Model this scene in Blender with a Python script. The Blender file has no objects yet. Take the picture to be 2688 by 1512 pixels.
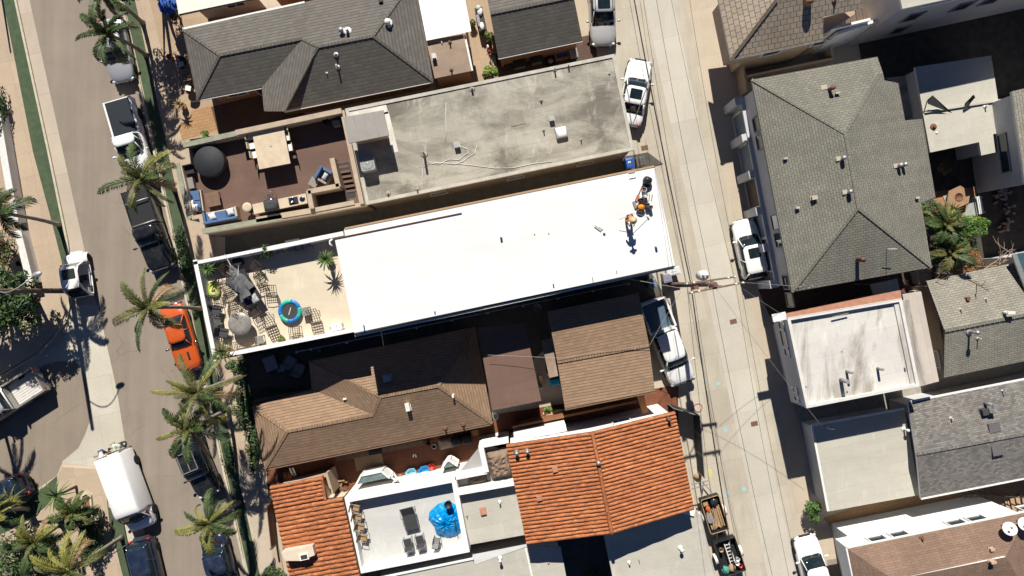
import bpy, bmesh, math, random
from mathutils import Vector, Matrix
R = math.radians
random.seed(7)
SC = bpy.context.scene
COL = SC.collection
CAMH = 50.0      # drone height, metres
PPM = 36.0       # photo pixels per metre on the ground
CU, CV = 1344.0, 756.0
ROW = R(12.1)    # the rows of houses run 12 degrees off the frame
E1 = Vector((math.cos(ROW), math.sin(ROW), 0))
E2 = Vector((math.sin(ROW), -math.cos(ROW), 0))
SUN_EL, SUN_DIR = 41.0, Vector((0.155, -0.988))   # elevation, ground direction of the light

def P(u, v, z=0.0):
    k = (1 - z / CAMH) / PPM
    return Vector(((u - CU) * k, (CV - v) * k, z))

def lin(c):
    if isinstance(c, str):
        c = c.lstrip('#')
        c = [int(c[i:i + 2], 16) / 255 for i in (0, 2, 4)]
        c = [x / 12.92 if x <= .04045 else ((x + .055) / 1.055) ** 2.4 for x in c]
    if isinstance(c, (int, float)):
        c = (c, c, c)
    return (c[0], c[1], c[2], 1.0)

# ------------------------------------------------------------------ materials
MATS = {}
class NT:
    def __init__(s, name):
        s.m = bpy.data.materials.new(name); s.m.use_nodes = True
        s.t = s.m.node_tree; s.n = s.t.nodes; s.l = s.t.links
        s.b = s.n['Principled BSDF']
    def node(s, typ, **kw):
        x = s.n.new(typ)
        for k, v in kw.items():
            if k in x.inputs: x.inputs[k].default_value = v
            else: setattr(x, k, v)
        return x
    def link(s, a, b): s.l.new(a, b)
    def coords(s, kind='Object', rot=0.0, scale=(1, 1, 1)):
        tc = s.node('ShaderNodeTexCoord'); mp = s.node('ShaderNodeMapping')
        mp.inputs['Rotation'].default_value = (0, 0, rot)
        mp.inputs['Scale'].default_value = scale
        s.link(tc.outputs[kind], mp.inputs['Vector']); return mp.outputs['Vector']
    def noise(s, vec, scale, detail=5, rough=.6, dist=0.0):
        x = s.node('ShaderNodeTexNoise'); x.inputs['Scale'].default_value = scale
        x.inputs['Detail'].default_value = detail; x.inputs['Roughness'].default_value = rough
        x.inputs['Distortion'].default_value = dist
        if vec: s.link(vec, x.inputs['Vector'])
        return x.outputs['Fac']
    def ramp(s, fac, stops):
        x = s.node('ShaderNodeValToRGB'); e = x.color_ramp.elements
        while len(e) < len(stops): e.new(.5)
        for i, (p, c) in enumerate(stops): e[i].position = p; e[i].color = lin(c)
        s.link(fac, x.inputs['Fac']); return x.outputs['Color']
    def mix(s, fac, a, b, blend='MIX'):
        x = s.node('ShaderNodeMix', data_type='RGBA', blend_type=blend)
        for sock, val in ((x.inputs[0], fac), (x.inputs[6], a), (x.inputs[7], b)):
            if hasattr(val, 'is_output'): s.link(val, sock)
            elif sock.type == 'VALUE': sock.default_value = val
            else: sock.default_value = lin(val)
        return x.outputs[2]
    def bump(s, h, strength, dist=.02, prev=None):
        x = s.node('ShaderNodeBump'); x.inputs['Strength'].default_value = strength
        x.inputs['Distance'].default_value = dist
        s.link(h, x.inputs['Height'])
        if prev: s.link(prev, x.inputs['Normal'])
        return x.outputs['Normal']
    def done(s, col=None, rough=.8, normal=None, metal=0.0, spec=.4, coat=0.0):
        if col is not None:
            if hasattr(col, 'is_output'): s.link(col, s.b.inputs['Base Color'])
            else: s.b.inputs['Base Color'].default_value = lin(col)
        if hasattr(rough, 'is_output'): s.link(rough, s.b.inputs['Roughness'])
        else: s.b.inputs['Roughness'].default_value = rough
        s.b.inputs['Metallic'].default_value = metal
        s.b.inputs['Specular IOR Level'].default_value = spec
        s.b.inputs['Coat Weight'].default_value = coat
        if normal: s.link(normal, s.b.inputs['Normal'])
        MATS[s.m.name] = s.m
        return s.m

def plain(name, c, c2=None, scale=4.0, rough=.75, bump=.15, bs=60.0, metal=0.0, spec=.4, coat=0.0, coord='Object'):
    if name in MATS: return MATS[name]
    t = NT(name); v = t.coords(coord)
    c2 = c2 or [x * .82 for x in lin(c)[:3]]
    col = t.ramp(t.noise(v, scale, 6), [(.32, c2), (.68, c)])
    nm = t.bump(t.noise(v, bs, 3), bump, .01) if bump else None
    return t.done(col, rough, nm, metal, spec, coat)

def paint(name, c, rough=.25, metal=0.0, dirt=.06):
    """car paint: clear coat, faint dust"""
    if name in MATS: return MATS[name]
    t = NT(name); v = t.coords('Object')
    n = t.noise(v, 2.2, 6)
    col = t.mix(t.ramp(n, [(.45, (0, 0, 0)), (.8, (dirt * 2,) * 3)]), c, (.32, .28, .22))
    r = t.ramp(t.noise(v, 9, 4), [(.3, (rough,) * 3), (.75, (rough + .12,) * 3)])
    return t.done(col, r, None, metal, .5, .5)

def glass(name, c=(.012, .018, .022), rough=.06):
    if name in MATS: return MATS[name]
    t = NT(name); v = t.coords('Object')
    col = t.ramp(t.noise(v, 1.7, 4), [(.35, c), (.7, [x * 1.8 for x in c])])
    return t.done(col, rough, None, 0, .5, .25)

def shingles(name, c, c2, dark, w=.30, h=.14, mortar=.018, bump=.5, rough=.9, big=.35, jit=.5):
    """roof courses laid in face UVs (metres): u along the eave, v up the slope"""
    t = NT(name); v = t.coords('UV')
    o = t.node('ShaderNodeTexBrick'); t.link(v, o.inputs['Vector'])
    o.inputs['Scale'].default_value = 1; o.inputs['Brick Width'].default_value = w; o.inputs['Row Height'].default_value = h
    o.inputs['Mortar Size'].default_value = mortar; o.inputs['Mortar Smooth'].default_value = .6; o.inputs['Bias'].default_value = 0
    o.inputs['Color1'].default_value = lin(c); o.inputs['Color2'].default_value = lin(c2); o.inputs['Mortar'].default_value = lin(dark)
    ob = t.coords('Object')
    n1 = t.ramp(t.noise(ob, big, 7, .65), [(.3, (1 - .28 * jit,) * 3), (.7, (1 + .12 * jit,) * 3)])
    n2 = t.ramp(t.noise(ob, 22, 3), [(.3, (.8,) * 3), (.7, (1.15,) * 3)])
    n1 = t.mix(1.0, n1, t.ramp(t.noise(t.coords('UV', 0, (1.6, .16, 1)), 1.0, 6, .7), [(.3, (.84,) * 3), (.7, (1.08,) * 3)]), 'MULTIPLY')
    col = t.mix(1.0, t.mix(1.0, o.outputs['Color'], n1, 'MULTIPLY'), n2, 'MULTIPLY')
    inv = t.node('ShaderNodeMath', operation='SUBTRACT'); inv.inputs[0].default_value = 1; t.link(o.outputs['Fac'], inv.inputs[1])
    return t.done(col, rough, t.bump(inv.outputs[0], bump, .03), 0, .25)

def courses(name, c, c2, dark, h=.17, wob=.006, bump=.8):
    """long tile courses (butt shadow painted as a dark line per course) in face UVs"""
    t = NT(name); v = t.coords('UV')
    sx = t.node('ShaderNodeSeparateXYZ'); t.link(v, sx.inputs[0])
    nz = t.noise(t.coords('UV', 0, (2.5, .6, 1)), 1.5, 3)
    a = t.node('ShaderNodeMath', operation='MULTIPLY_ADD'); t.link(nz, a.inputs[0]); a.inputs[1].default_value = wob * 4; t.link(sx.outputs['Y'], a.inputs[2])
    d = t.node('ShaderNodeMath', operation='DIVIDE'); t.link(a.outputs[0], d.inputs[0]); d.inputs[1].default_value = h
    f = t.node('ShaderNodeMath', operation='FRACT'); t.link(d.outputs[0], f.inputs[0])
    base = t.ramp(t.noise(t.coords('Object'), .45, 8, .7), [(.3, c2), (.7, c)])
    tiles = t.node('ShaderNodeTexBrick'); t.link(v, tiles.inputs['Vector'])
    tiles.inputs['Scale'].default_value = 1; tiles.inputs['Brick Width'].default_value = .34; tiles.inputs['Row Height'].default_value = h
    tiles.inputs['Mortar Size'].default_value = .004; tiles.inputs['Color1'].default_value = lin(.88); tiles.inputs['Color2'].default_value = lin(1.1); tiles.inputs['Mortar'].default_value = lin(.7)
    base = t.mix(1.0, base, tiles.outputs['Color'], 'MULTIPLY')
    line = t.ramp(f.outputs[0], [(.0, 1.0), (.16, .85), (.34, 0.0), (1.0, .0)])  # soft shadow at each butt edge, painted into the tile colour
    col = t.mix(t.mix(1.0, line, t.ramp(t.noise(t.coords('Object'), 3, 4), [(.3, .55), (.7, 1.0)]), 'MULTIPLY'), base, dark)
    return t.done(col, .9, t.bump(f.outputs[0], bump, .05), 0, .2)

def slabs(name, c, c2, joint, w, h, rot=ROW, mortar=.012, stain=(.20, .17, .13), samt=.35, nscale=.35, rough=.85, coord='Object', off=.5, bump=.25, tone=.08):
    """poured or paved slabs with joints, tyre-dark streaks and blotches"""
    t = NT(name); v = t.coords(coord, -rot if coord == 'Object' else 0)
    o = t.node('ShaderNodeTexBrick'); t.link(v, o.inputs['Vector']); o.offset = off
    o.inputs['Scale'].default_value = 1; o.inputs['Brick Width'].default_value = w; o.inputs['Row Height'].default_value = h
    o.inputs['Mortar Size'].default_value = mortar; o.inputs['Mortar Smooth'].default_value = .3
    o.inputs['Color1'].default_value = lin(1 - tone); o.inputs['Color2'].default_value = lin(1 + tone * .6); o.inputs['Mortar'].default_value = lin(joint)
    ob = t.coords('Object', -rot)
    base = t.ramp(t.noise(ob, nscale, 9, .66), [(.3, c2), (.7, c)])
    fine = t.ramp(t.noise(ob, 14, 4), [(.25, (.86,) * 3), (.75, (1.1,) * 3)])
    col = t.mix(1.0, t.mix(1.0, base, fine, 'MULTIPLY'), o.outputs['Color'], 'MULTIPLY')
    st = t.coords('Object', -rot, (.9, .12, 1))
    s = t.ramp(t.noise(st, 1.1, 7, .7, .4), [(.52, 0.0), (.78, samt)])
    sp = t.ramp(t.noise(ob, 2.3, 5, .7), [(.64, 0.0), (.76, samt * .9)])
    col = t.mix(sp, t.mix(s, col, stain), stain)
    return t.done(col, rough, t.bump(t.noise(ob, 55, 4), bump, .008), 0, .3)

def asphalt(name, c, c2, crack, cscale=.22):
    t = NT(name); ob = t.coords('Object'); rowv = t.coords('Object', -ROW, (1.6, .10, 1))
    base = t.ramp(t.noise(ob, .25, 9, .65), [(.3, c2), (.7, c)])
    fine = t.ramp(t.noise(ob, 26, 4, .7), [(.25, (.82,) * 3), (.75, (1.14,) * 3)])
    lane = t.ramp(t.noise(rowv, .8, 5), [(.3, (.9,) * 3), (.7, (1.07,) * 3)])
    col = t.mix(1.0, t.mix(1.0, base, fine, 'MULTIPLY'), lane, 'MULTIPLY')
    vo = t.node('ShaderNodeTexVoronoi', feature='DISTANCE_TO_EDGE'); vo.inputs['Scale'].default_value = cscale
    wv = t.node('ShaderNodeVectorMath', operation='MULTIPLY_ADD')
    nn = t.node('ShaderNodeTexNoise'); nn.inputs['Scale'].default_value = 1.1; nn.inputs['Detail'].default_value = 6; t.link(ob, nn.inputs['Vector'])
    t.link(nn.outputs['Color'], wv.inputs[0]); wv.inputs[1].default_value = (.9, .9, .9); t.link(ob, wv.inputs[2])
    t.link(wv.outputs[0], vo.inputs['Vector'])
    cr = t.ramp(vo.outputs['Distance'], [(.0, .5), (.004, .25), (.009, 0.0)])
    msk = t.ramp(t.noise(ob, .3, 2), [(.5, 0.0), (.62, .8)])
    col = t.mix(t.mix(1.0, cr, msk, 'MULTIPLY'), col, crack)
    oil = t.ramp(t.noise(ob, 1.6, 4, .6), [(.68, 0.0), (.76, .4)])
    col = t.mix(oil, col, crack)
    return t.done(col, .9, t.bump(t.noise(ob, 70, 4), .35, .008), 0, .25)

def flatroof(name, c, c2, stain, seam=.95, samt=.8, sscale=.35, seam_d=.75, stretch=(.45, 1.4, 1), th=(.44, .66), pl=.5):
    """rolled roofing laid in strips, with blotchy weathering"""
    t = NT(name); ob = t.coords('Object', -ROW); st = t.coords('Object', -ROW, stretch)
    base = t.ramp(t.noise(ob, .6, 9, .7), [(.3, c2), (.7, c)])
    s = t.ramp(t.noise(st, sscale, 8, .68, .5), [(th[0], 0.0), (th[1], samt)])
    col = t.mix(s, base, stain)
    pale = t.ramp(t.noise(t.coords('Object', -ROW, (1.3, .5, 1)), .8, 7, .7), [(.56, 0.0), (.74, pl)])
    col = t.mix(pale, col, [min(.85, x * 1.35) for x in lin(c)[:3]])
    o = t.node('ShaderNodeTexBrick'); t.link(ob, o.inputs['Vector'])
    o.inputs['Scale'].default_value = 1; o.inputs['Brick Width'].default_value = 6.5; o.inputs['Row Height'].default_value = seam
    o.inputs['Mortar Size'].default_value = .018; o.inputs['Mortar Smooth'].default_value = .8
    o.inputs['Color1'].default_value = lin(.96); o.inputs['Color2'].default_value = lin(1.04); o.inputs['Mortar'].default_value = lin(seam_d)
    col = t.mix(1.0, col, o.outputs['Color'], 'MULTIPLY')
    fine = t.ramp(t.noise(ob, 18, 4), [(.25, (.88,) * 3), (.75, (1.08,) * 3)])
    return t.done(t.mix(1.0, col, fine, 'MULTIPLY'), .85, t.bump(t.noise(ob, 30, 4), .3, .01), 0, .3)

def leafmat(name, cs, scale=1.6, rough=.55):
    t = NT(name); ob = t.coords('Object')
    n = len(cs)
    col = t.ramp(t.noise(ob, scale, 5, .75), [(.28 + .44 * i / max(1, n - 1), c) for i, c in enumerate(cs)])
    col2 = t.mix(1.0, col, t.ramp(t.noise(ob, 13, 2), [(.3, (.65,) * 3), (.7, (1.3,) * 3)]), 'MULTIPLY')
    t.b.inputs['Subsurface Weight'].default_value = 0
    return t.done(col2, rough, None, 0, .35)

# ------------------------------------------------------------------ mesh builder
class MB:
    def __init__(s): s.v = []; s.f = []; s.mi = []; s.sm = []
    def add(s, vs, fs, mi=0, smooth=False):
        o = len(s.v); s.v += [Vector(x) for x in vs]
        for f in fs: s.f.append([i + o for i in f]); s.mi.append(mi); s.sm.append(smooth)
        return s
    def box(s, c, size, rz=0.0, mi=0, M=None):
        x, y, z = [q / 2 for q in size]
        vs = [Vector(q) for q in ((-x, -y, -z), (x, -y, -z), (x, y, -z), (-x, y, -z), (-x, -y, z), (x, -y, z), (x, y, z), (-x, y, z))]
        m = M if M else Matrix.Rotation(rz, 3, 'Z')
        c = Vector(c)
        return s.add([c + m @ q for q in vs], [(3, 2, 1, 0), (4, 5, 6, 7), (0, 1, 5, 4), (1, 2, 6, 5), (2, 3, 7, 6), (3, 0, 4, 7)], mi)
    def bar(s, a, b, w, h, mi=0):
        a = Vector(a); b = Vector(b); d = b - a; L = d.length
        if L < 1e-6: return s
        d.normalize(); up = Vector((0, 0, 1)) if abs(d.z) < .95 else Vector((1, 0, 0))
        y = up.cross(d).normalized(); z = d.cross(y)
        return s.box((a + b) / 2, (L, w, h), M=Matrix((d, y, z)).transposed(), mi=mi)
    def prism(s, pts, z0, z1, mi=0, mtop=None, bottom=False, top=True):
        n = len(pts); vs = [Vector((p[0], p[1], z0)) for p in pts] + [Vector((p[0], p[1], z1)) for p in pts]
        s.add(vs, [(i, (i + 1) % n, n + (i + 1) % n, n + i) for i in range(n)], mi)
        if top: s.add(vs[n:], [list(range(n))], mi if mtop is None else mtop)
        if bottom: s.add(vs[:n], [list(range(n))[::-1]], mi)
        return s
    def tube(s, pts, r, n=8, mi=0, caps=True, smooth=True):
        pts = [Vector(p) for p in pts]; m = len(pts)
        rs = r if isinstance(r, (list, tuple)) else [r] * m
        vs = []; prev = None
        for i, p in enumerate(pts):
            d = (pts[min(i + 1, m - 1)] - pts[max(i - 1, 0)]).normalized()
            if prev is None:
                a = Vector((0, 0, 1)) if abs(d.z) < .9 else Vector((1, 0, 0)); x = a.cross(d).normalized()
            else:
                x = (prev - d * prev.dot(d)).normalized()
            prev = x; y = d.cross(x)
            for k in range(n):
                t = 2 * math.pi * k / n; vs.append(p + (x * math.cos(t) + y * math.sin(t)) * rs[i])
        fs = [(i * n + k, i * n + (k + 1) % n, (i + 1) * n + (k + 1) % n, (i + 1) * n + k) for i in range(m - 1) for k in range(n)]
        s.add(vs, fs, mi, smooth)
        if caps: s.add(vs[:n], [list(range(n))[::-1]], mi); s.add(vs[-n:], [list(range(n))], mi)
        return s
    def lathe(s, c, prof, n=16, mi=0, smooth=True, axis=None, arc=None):
        c = Vector(c); vs = []; M = axis or Matrix.Identity(3)
        for r, z in prof:
            for k in range(n):
                t = 2 * math.pi * k / n; vs.append(c + M @ Vector((r * math.cos(t), r * math.sin(t), z)))
        fs = [(i * n + k, i * n + (k + 1) % n, (i + 1) * n + (k + 1) % n, (i + 1) * n + k) for i in range(len(prof) - 1) for k in range(n)]
        s.add(vs, fs, mi, smooth)
        if prof[0][0] > 1e-4: s.add(vs[:n], [list(range(n))[::-1]], mi)
        if prof[-1][0] > 1e-4: s.add(vs[-n:], [list(range(n))], mi)
        return s
    def ell(s, c, r, nu=12, nv=8, mi=0, jit=0.0, rz=0.0):
        c = Vector(c); vs = []; rot = Matrix.Rotation(rz, 3, 'Z')
        for i in range(nv + 1):
            p = math.pi * i / nv
            for k in range(nu):
                t = 2 * math.pi * k / nu; j = 1 + random.uniform(-jit, jit)
                vs.append(c + rot @ Vector((r[0] * math.sin(p) * math.cos(t) * j, r[1] * math.sin(p) * math.sin(t) * j, r[2] * math.cos(p) * j)))
        fs = [(i * nu + k, (i + 1) * nu + k, (i + 1) * nu + (k + 1) % nu, i * nu + (k + 1) % nu) for i in range(nv) for k in range(nu)]
        return s.add(vs, fs, mi, True)
    def poly(s, pts, mi=0): return s.add(pts, [list(range(len(pts)))], mi)
    def loft(s, secs, mi=0, closed=False, caps=True, smooth=True):
        n = len(secs[0]); vs = [Vector(p) for sec in secs for p in sec]
        kk = n if closed else n - 1
        fs = [(i * n + k, i * n + (k + 1) % n, (i + 1) * n + (k + 1) % n, (i + 1) * n + k) for i in range(len(secs) - 1) for k in range(kk)]
        s.add(vs, fs, mi, smooth)
        if caps:
            s.add(secs[0], [list(range(n))[::-1]], mi); s.add(secs[-1], [list(range(n))], mi)
        return s
    def build(s, name, mats, parent=None, world=False, uv=True, bevel=0.0, fix=True, auto=False):
        me = bpy.data.meshes.new(name)
        off = Vector((0, 0, 0))
        if parent is not None and world:
            p = parent
            while p is not None: off = off + p.location; p = p.parent
        me.from_pydata([tuple(q - off) for q in s.v], [], s.f)
        if not isinstance(mats, (list, tuple)): mats = [mats]
        for m in mats: me.materials.append(m)
        me.polygons.foreach_set('material_index', s.mi)
        me.polygons.foreach_set('use_smooth', s.sm)
        if fix:
            bm = bmesh.new(); bm.from_mesh(me)
            bmesh.ops.remove_doubles(bm, verts=bm.verts, dist=1e-4)
            bmesh.ops.recalc_face_normals(bm, faces=bm.faces)
            bm.to_mesh(me); bm.free()
        if uv:
            ul = me.uv_layers.new(name='UVMap').data
            for p in me.polygons:
                n = p.normal
                if n.z < 0: n = -n
                if n.z > .9995: a, b = E1, -E2
                else:
                    a = Vector((0, 0, 1)).cross(n).normalized(); b = n.cross(a)
                for li in p.loop_indices:
                    q = me.vertices[me.loops[li].vertex_index].co + off
                    ul[li].uv = (q.dot(a), q.dot(b))
        o = bpy.data.objects.new(name, me); COL.objects.link(o)
        if parent is not None: o.parent = parent
        if bevel:
            bv = o.modifiers.new('bevel', 'BEVEL'); bv.width = bevel; bv.segments = 2; bv.limit_method = 'ANGLE'
        return o

def thing(name, label, cat, loc=(0, 0, 0), rz=0.0, group=None):
    o = bpy.data.objects.new(name, None); COL.objects.link(o)
    o.location = loc; o.rotation_euler = (0, 0, rz); o.empty_display_size = .3
    o['label'] = label; o['category'] = cat
    if group: o['group'] = group
    return o
def tag(o, label, cat, group=None):
    o['label'] = label; o['category'] = cat
    if group: o['group'] = group
    return o
def part(name, parent, loc=(0, 0, 0), rz=0.0):
    o = bpy.data.objects.new(name, None); COL.objects.link(o); o.parent = parent; o.location = loc; o.rotation_euler = (0, 0, rz); o.empty_display_size = .1
    return o
KIDS = {}
def dup(root, loc, rz, label=None, group=None, scale=None):
    def cp(o, par):
        c = o.copy(); COL.objects.link(c)
        if par is not None: c.parent = par
        for ch in o.children: cp(ch, c)
        return c
    r = cp(root, None); r.location = loc; r.rotation_euler = (0, 0, rz)
    if scale: r.scale = scale
    if label: r['label'] = label
    if group: r['group'] = group
    return r
def structure(name, mb, m, **k):
    o = mb.build(name, m, **k); o['kind'] = 'structure'; return o
def ang(u0, v0, u1, v1): return math.atan2(-(v1 - v0), u1 - u0)
def sheet(name, pts, z, m, th=.0, kind='structure'):
    mb = MB(); W = [P(u, v, 0) for u, v in pts]
    if th: mb.prism(W, z - th, z)
    else: mb.poly([Vector((p.x, p.y, z)) for p in W])
    o = mb.build(name, m)
    if kind: o['kind'] = kind
    return o
# ------------------------------------------------------------------ palette
CONC = slabs('alley_concrete', (.50, .45, .365), (.41, .365, .295), .8, 3.0, 2.6, samt=.32)
CONC2 = slabs('centre_slab_concrete', (.53, .495, .425), (.46, .425, .36), .78, 2.3, 3.1, samt=.2, off=0)
CONC3 = slabs('apron_concrete', (.52, .44, .34), (.44, .37, .285), .78, 2.6, 3.4, samt=.2)
WALK = slabs('sidewalk_concrete', (.48, .375, .272), (.41, .32, .235), .75, 1.7, 1.7, samt=.15, off=0)
GUT = slabs('gutter_concrete', (.50, .42, .34), (.42, .36, .28), .7, 9.0, 3.0, samt=.25)
PALE = slabs('pale_concrete', (.56, .52, .43), (.47, .43, .35), .7, 3.0, 2.8, samt=.15)
KERB = plain('kerb_concrete', (.56, .5, .38), (.42, .38, .29), 3, .85)
ASPH = asphalt('road_asphalt', (.285, .238, .192), (.235, .197, .16), (.09, .075, .06))
ASPH2 = asphalt('side_street_asphalt', (.275, .225, .175), (.23, .19, .15), (.09, .075, .06), .15)
TURF = plain('verge_turf', (.075, .105, .055), (.05, .075, .04), 2.5, .95, .6, 120)
SOIL = plain('yard_soil', (.085, .07, .055), (.045, .038, .03), 1.5, .95, .6, 40)
BRICKP = slabs('brick_paving', (.42, .25, .12), (.34, .20, .10), .72, .45, .22, mortar=.02, samt=.25)
PATIO = slabs('tan_patio', (.44, .325, .22), (.37, .27, .18), .8, 1.2, 1.2, mortar=.012, samt=.2, off=0)
TERRA = slabs('terracotta_patio', (.20, .075, .038), (.15, .055, .03), .7, .4, .4, mortar=.015, samt=.3, stain=(.07, .03, .02), off=0)
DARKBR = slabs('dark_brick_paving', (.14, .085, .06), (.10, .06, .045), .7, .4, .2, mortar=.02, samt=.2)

R_DGREY = courses('dark_grey_roof_tile', (.142, .131, .116), (.116, .107, .096), (.07, .065, .058), .235, .006, .6)
R_GREY = shingles('grey_green_shingle', (.235, .225, .185), (.195, .188, .155), (.115, .11, .095), .35, .17, .02, .5)
R_GREY2 = shingles('light_grey_shingle', (.33, .31, .255), (.27, .25, .205), (.15, .14, .12), .4, .16, .018, .5)
R_MOTT = shingles('mottled_grey_shingle', (.27, .255, .23), (.155, .145, .135), (.12, .11, .105), .26, .14, .012, .6)
R_BEIGE = shingles('beige_roof_tile', (.40, .33, .255), (.34, .28, .215), (.14, .11, .085), .42, .34, .022, .8)
R_BROWN = courses('brown_course_tile', (.30, .20, .13), (.25, .168, .11), (.15, .095, .06), .2)
R_TAUPE = shingles('brown_shingle', (.25, .165, .118), (.205, .135, .10), (.13, .085, .062), .5, .15, .012, .4)
R_FLATG = flatroof('weathered_grey_roofing', (.42, .40, .335), (.33, .305, .25), (.12, .108, .088), .95, .85, .4, .72, (.55, 1.0, 1), (.42, .60), .8)
R_WHITE = flatroof('bright_white_coating', (.76, .76, .75), (.71, .71, .70), (.62, .61, .585), 1.0, .5, .3, .95)
R_FLATW = flatroof('pale_roofing', (.62, .60, .56), (.54, .52, .485), (.24, .20, .165), 1.0, .95, .26, .86, (1.3, .2, 1), (.5, .62))
R_FLATC = flatroof('cream_roofing', (.50, .475, .41), (.44, .42, .36), (.36, .34, .29), .95, .5, .3, .85)
R_FLATB = flatroof('brown_roll_roofing', (.36, .27, .20), (.29, .215, .16), (.18, .13, .10), .95, .5, .4, .9)
R_COVER = flatroof('brown_metal_cover', (.17, .105, .08), (.15, .09, .07), (.11, .07, .055), .6, .4, .3, .8)
DECKB = flatroof('brown_deck_coating', (.165, .10, .078), (.14, .086, .067), (.105, .067, .053), 1.3, .5, .5, .93)
DECKT = flatroof('cream_deck_coating', (.66, .575, .44), (.60, .52, .40), (.52, .44, .34), 1.6, .5, .4, .97)
DECKW = flatroof('pale_grey_deck', (.56, .555, .53), (.50, .495, .475), (.40, .395, .38), 1.5, .4, .5, .9)

def barrel_mat():
    t = NT('orange_barrel_tile'); v = t.coords('UV'); ob = t.coords('Object')
    o = t.node('ShaderNodeTexBrick'); t.link(v, o.inputs['Vector']); o.offset = .5
    o.inputs['Scale'].default_value = 1; o.inputs['Brick Width'].default_value = .40; o.inputs['Row Height'].default_value = .92
    o.inputs['Mortar Size'].default_value = .018; o.inputs['Bias'].default_value = 0
    o.inputs['Color1'].default_value = lin((.50, .185, .075)); o.inputs['Color2'].default_value = lin((.33, .115, .05)); o.inputs['Mortar'].default_value = lin((.09, .03, .015))
    n = t.node('ShaderNodeTexWhiteNoise'); n.noise_dimensions = '2D'
    sn = t.node('ShaderNodeVectorMath', operation='SNAP'); t.link(v, sn.inputs[0]); sn.inputs[1].default_value = (.40, .40, 1)
    t.link(sn.outputs[0], n.inputs['Vector'])
    tint = t.ramp(n.outputs['Value'], [(0, (.22, .075, .036)), (.4, (.40, .135, .055)), (.75, (.50, .18, .065)), (1, (.58, .27, .11))])
    col = t.mix(.6, o.outputs['Color'], tint)
    d = t.mix(1.0, t.ramp(t.noise(ob, 3.0, 6, .7), [(.3, (.72,) * 3), (.7, (1.12,) * 3)]), t.ramp(t.noise(ob, .5, 6, .7), [(.3, (.8, .78, .78)), (.7, (1.06, 1.06, 1.08))]), 'MULTIPLY')
    return t.done(t.mix(1.0, col, d, 'MULTIPLY'), .8, t.bump(t.noise(ob, 25, 4), .3, .01), 0, .25)
R_BARREL = barrel_mat()

W_WHITE = plain('white_stucco', (.80, .79, .76), (.72, .71, .68), 1.2, .8, .3, 60)
W_CREAM = plain('cream_stucco', (.66, .56, .44), (.56, .47, .37), 1.2, .85, .3, 60)
W_BEIGE = plain('beige_stucco', (.45, .33, .23), (.37, .27, .19), 1.2, .85, .3, 60)
W_TAN = plain('tan_stucco', (.40, .22, .12), (.33, .18, .10), 1.2, .85, .3, 60)
W_GREY = plain('grey_stucco', (.52, .53, .54), (.44, .45, .46), 1.2, .85, .3, 60)
W_BROWN = plain('brown_siding', (.14, .085, .055), (.10, .06, .04), 2, .85, .3, 50)
TRIMW = plain('white_trim', (.78, .77, .74), (.66, .65, .62), 3, .6, .1)
TRIMD = plain('dark_trim', (.05, .045, .04), (.035, .03, .028), 3, .7, .1)
TRIMB = plain('brown_trim', (.20, .12, .075), (.15, .09, .06), 3, .7, .1)
TRIMT = plain('tan_parapet', (.46, .365, .27), (.37, .295, .22), 2, .85, .2)
TRIMG = plain('grey_trim', (.30, .29, .27), (.22, .21, .20), 2, .7, .1)
GREENP = plain('grey_green_cap', (.30, .32, .24), (.22, .22, .16), 2, .8, .2)  # grey-green tone for the terrace parapet caps
CONCG = plain('old_concrete', (.35, .32, .27), (.26, .235, .20), 3, .9, .3)
SHADECONC = plain('shade_darkened_concrete', (.10, .092, .08), (.07, .065, .056), 2, .9, .3)  # yard concrete with the shade of the gaps darkened into its colour
W_SHADE = plain('shade_darkened_stucco', (.17, .125, .09), (.13, .095, .07), 1.2, .85, .3, 60)  # wall stucco darkened in colour to stand for the shade on it
DOORB = plain('blue_grey_door', (.20, .25, .30), (.16, .20, .25), 2, .6, .1)
DOORD = plain('dark_door', (.085, .07, .06), (.06, .05, .045), 2, .6, .1)
WGLASS = glass('window_glass', (.02, .03, .04), .08)
WGLASS2 = glass('pale_window_glass', (.10, .13, .13), .12)
GALV = plain('galvanised_metal', (.48, .48, .47), (.36, .36, .35), 6, .45, .1, 40, .6)
PVC = plain('white_pipe', (.74, .73, .69), (.6, .59, .56), 5, .5, .1)
RUSTP = plain('rusty_metal', (.20, .09, .055), (.12, .055, .04), 6, .85, .3)
BLACKP = plain('black_plastic', (.022, .022, .024), (.014, .014, .016), 5, .55, .1)
DKGREY = plain('charcoal_fabric', (.06, .06, .065), (.042, .042, .046), 5, .85, .3)
DKBRN = plain('dark_wicker', (.05, .04, .035), (.03, .025, .022), 10, .8, .4, 90)
WOOD = plain('weathered_wood', (.22, .145, .095), (.14, .095, .065), 5, .85, .4)
WOODL = plain('light_wood', (.45, .30, .17), (.34, .22, .12), 5, .8, .4)
POLEW = plain('creosote_pole', (.17, .125, .095), (.10, .075, .06), 5, .9, .5)
STONE = plain('travertine', (.60, .50, .36), (.50, .40, .28), 2.2, .6, .2)
BLUEF = plain('blue_cushion', (.085, .155, .30), (.065, .12, .24), 4, .9, .4, 50)
WHITEF = plain('white_fabric', (.78, .77, .74), (.68, .67, .64), 4, .9, .3)
GREYF = plain('grey_fabric', (.25, .25, .25), (.18, .18, .18), 4, .9, .3)
TARPB = plain('blue_tarp', (.0, .27, .62), (.0, .20, .50), 3, .3, .5, 8)
TARPT = plain('taupe_tarp', (.25, .175, .12), (.18, .125, .09), 2, .85, .5, 6)
ORANGE = plain('orange_plastic', (.55, .10, .02), (.45, .08, .02), 4, .5)
YELLOW = plain('yellow_plastic', (.62, .42, .06), (.5, .34, .05), 4, .5)
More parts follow.
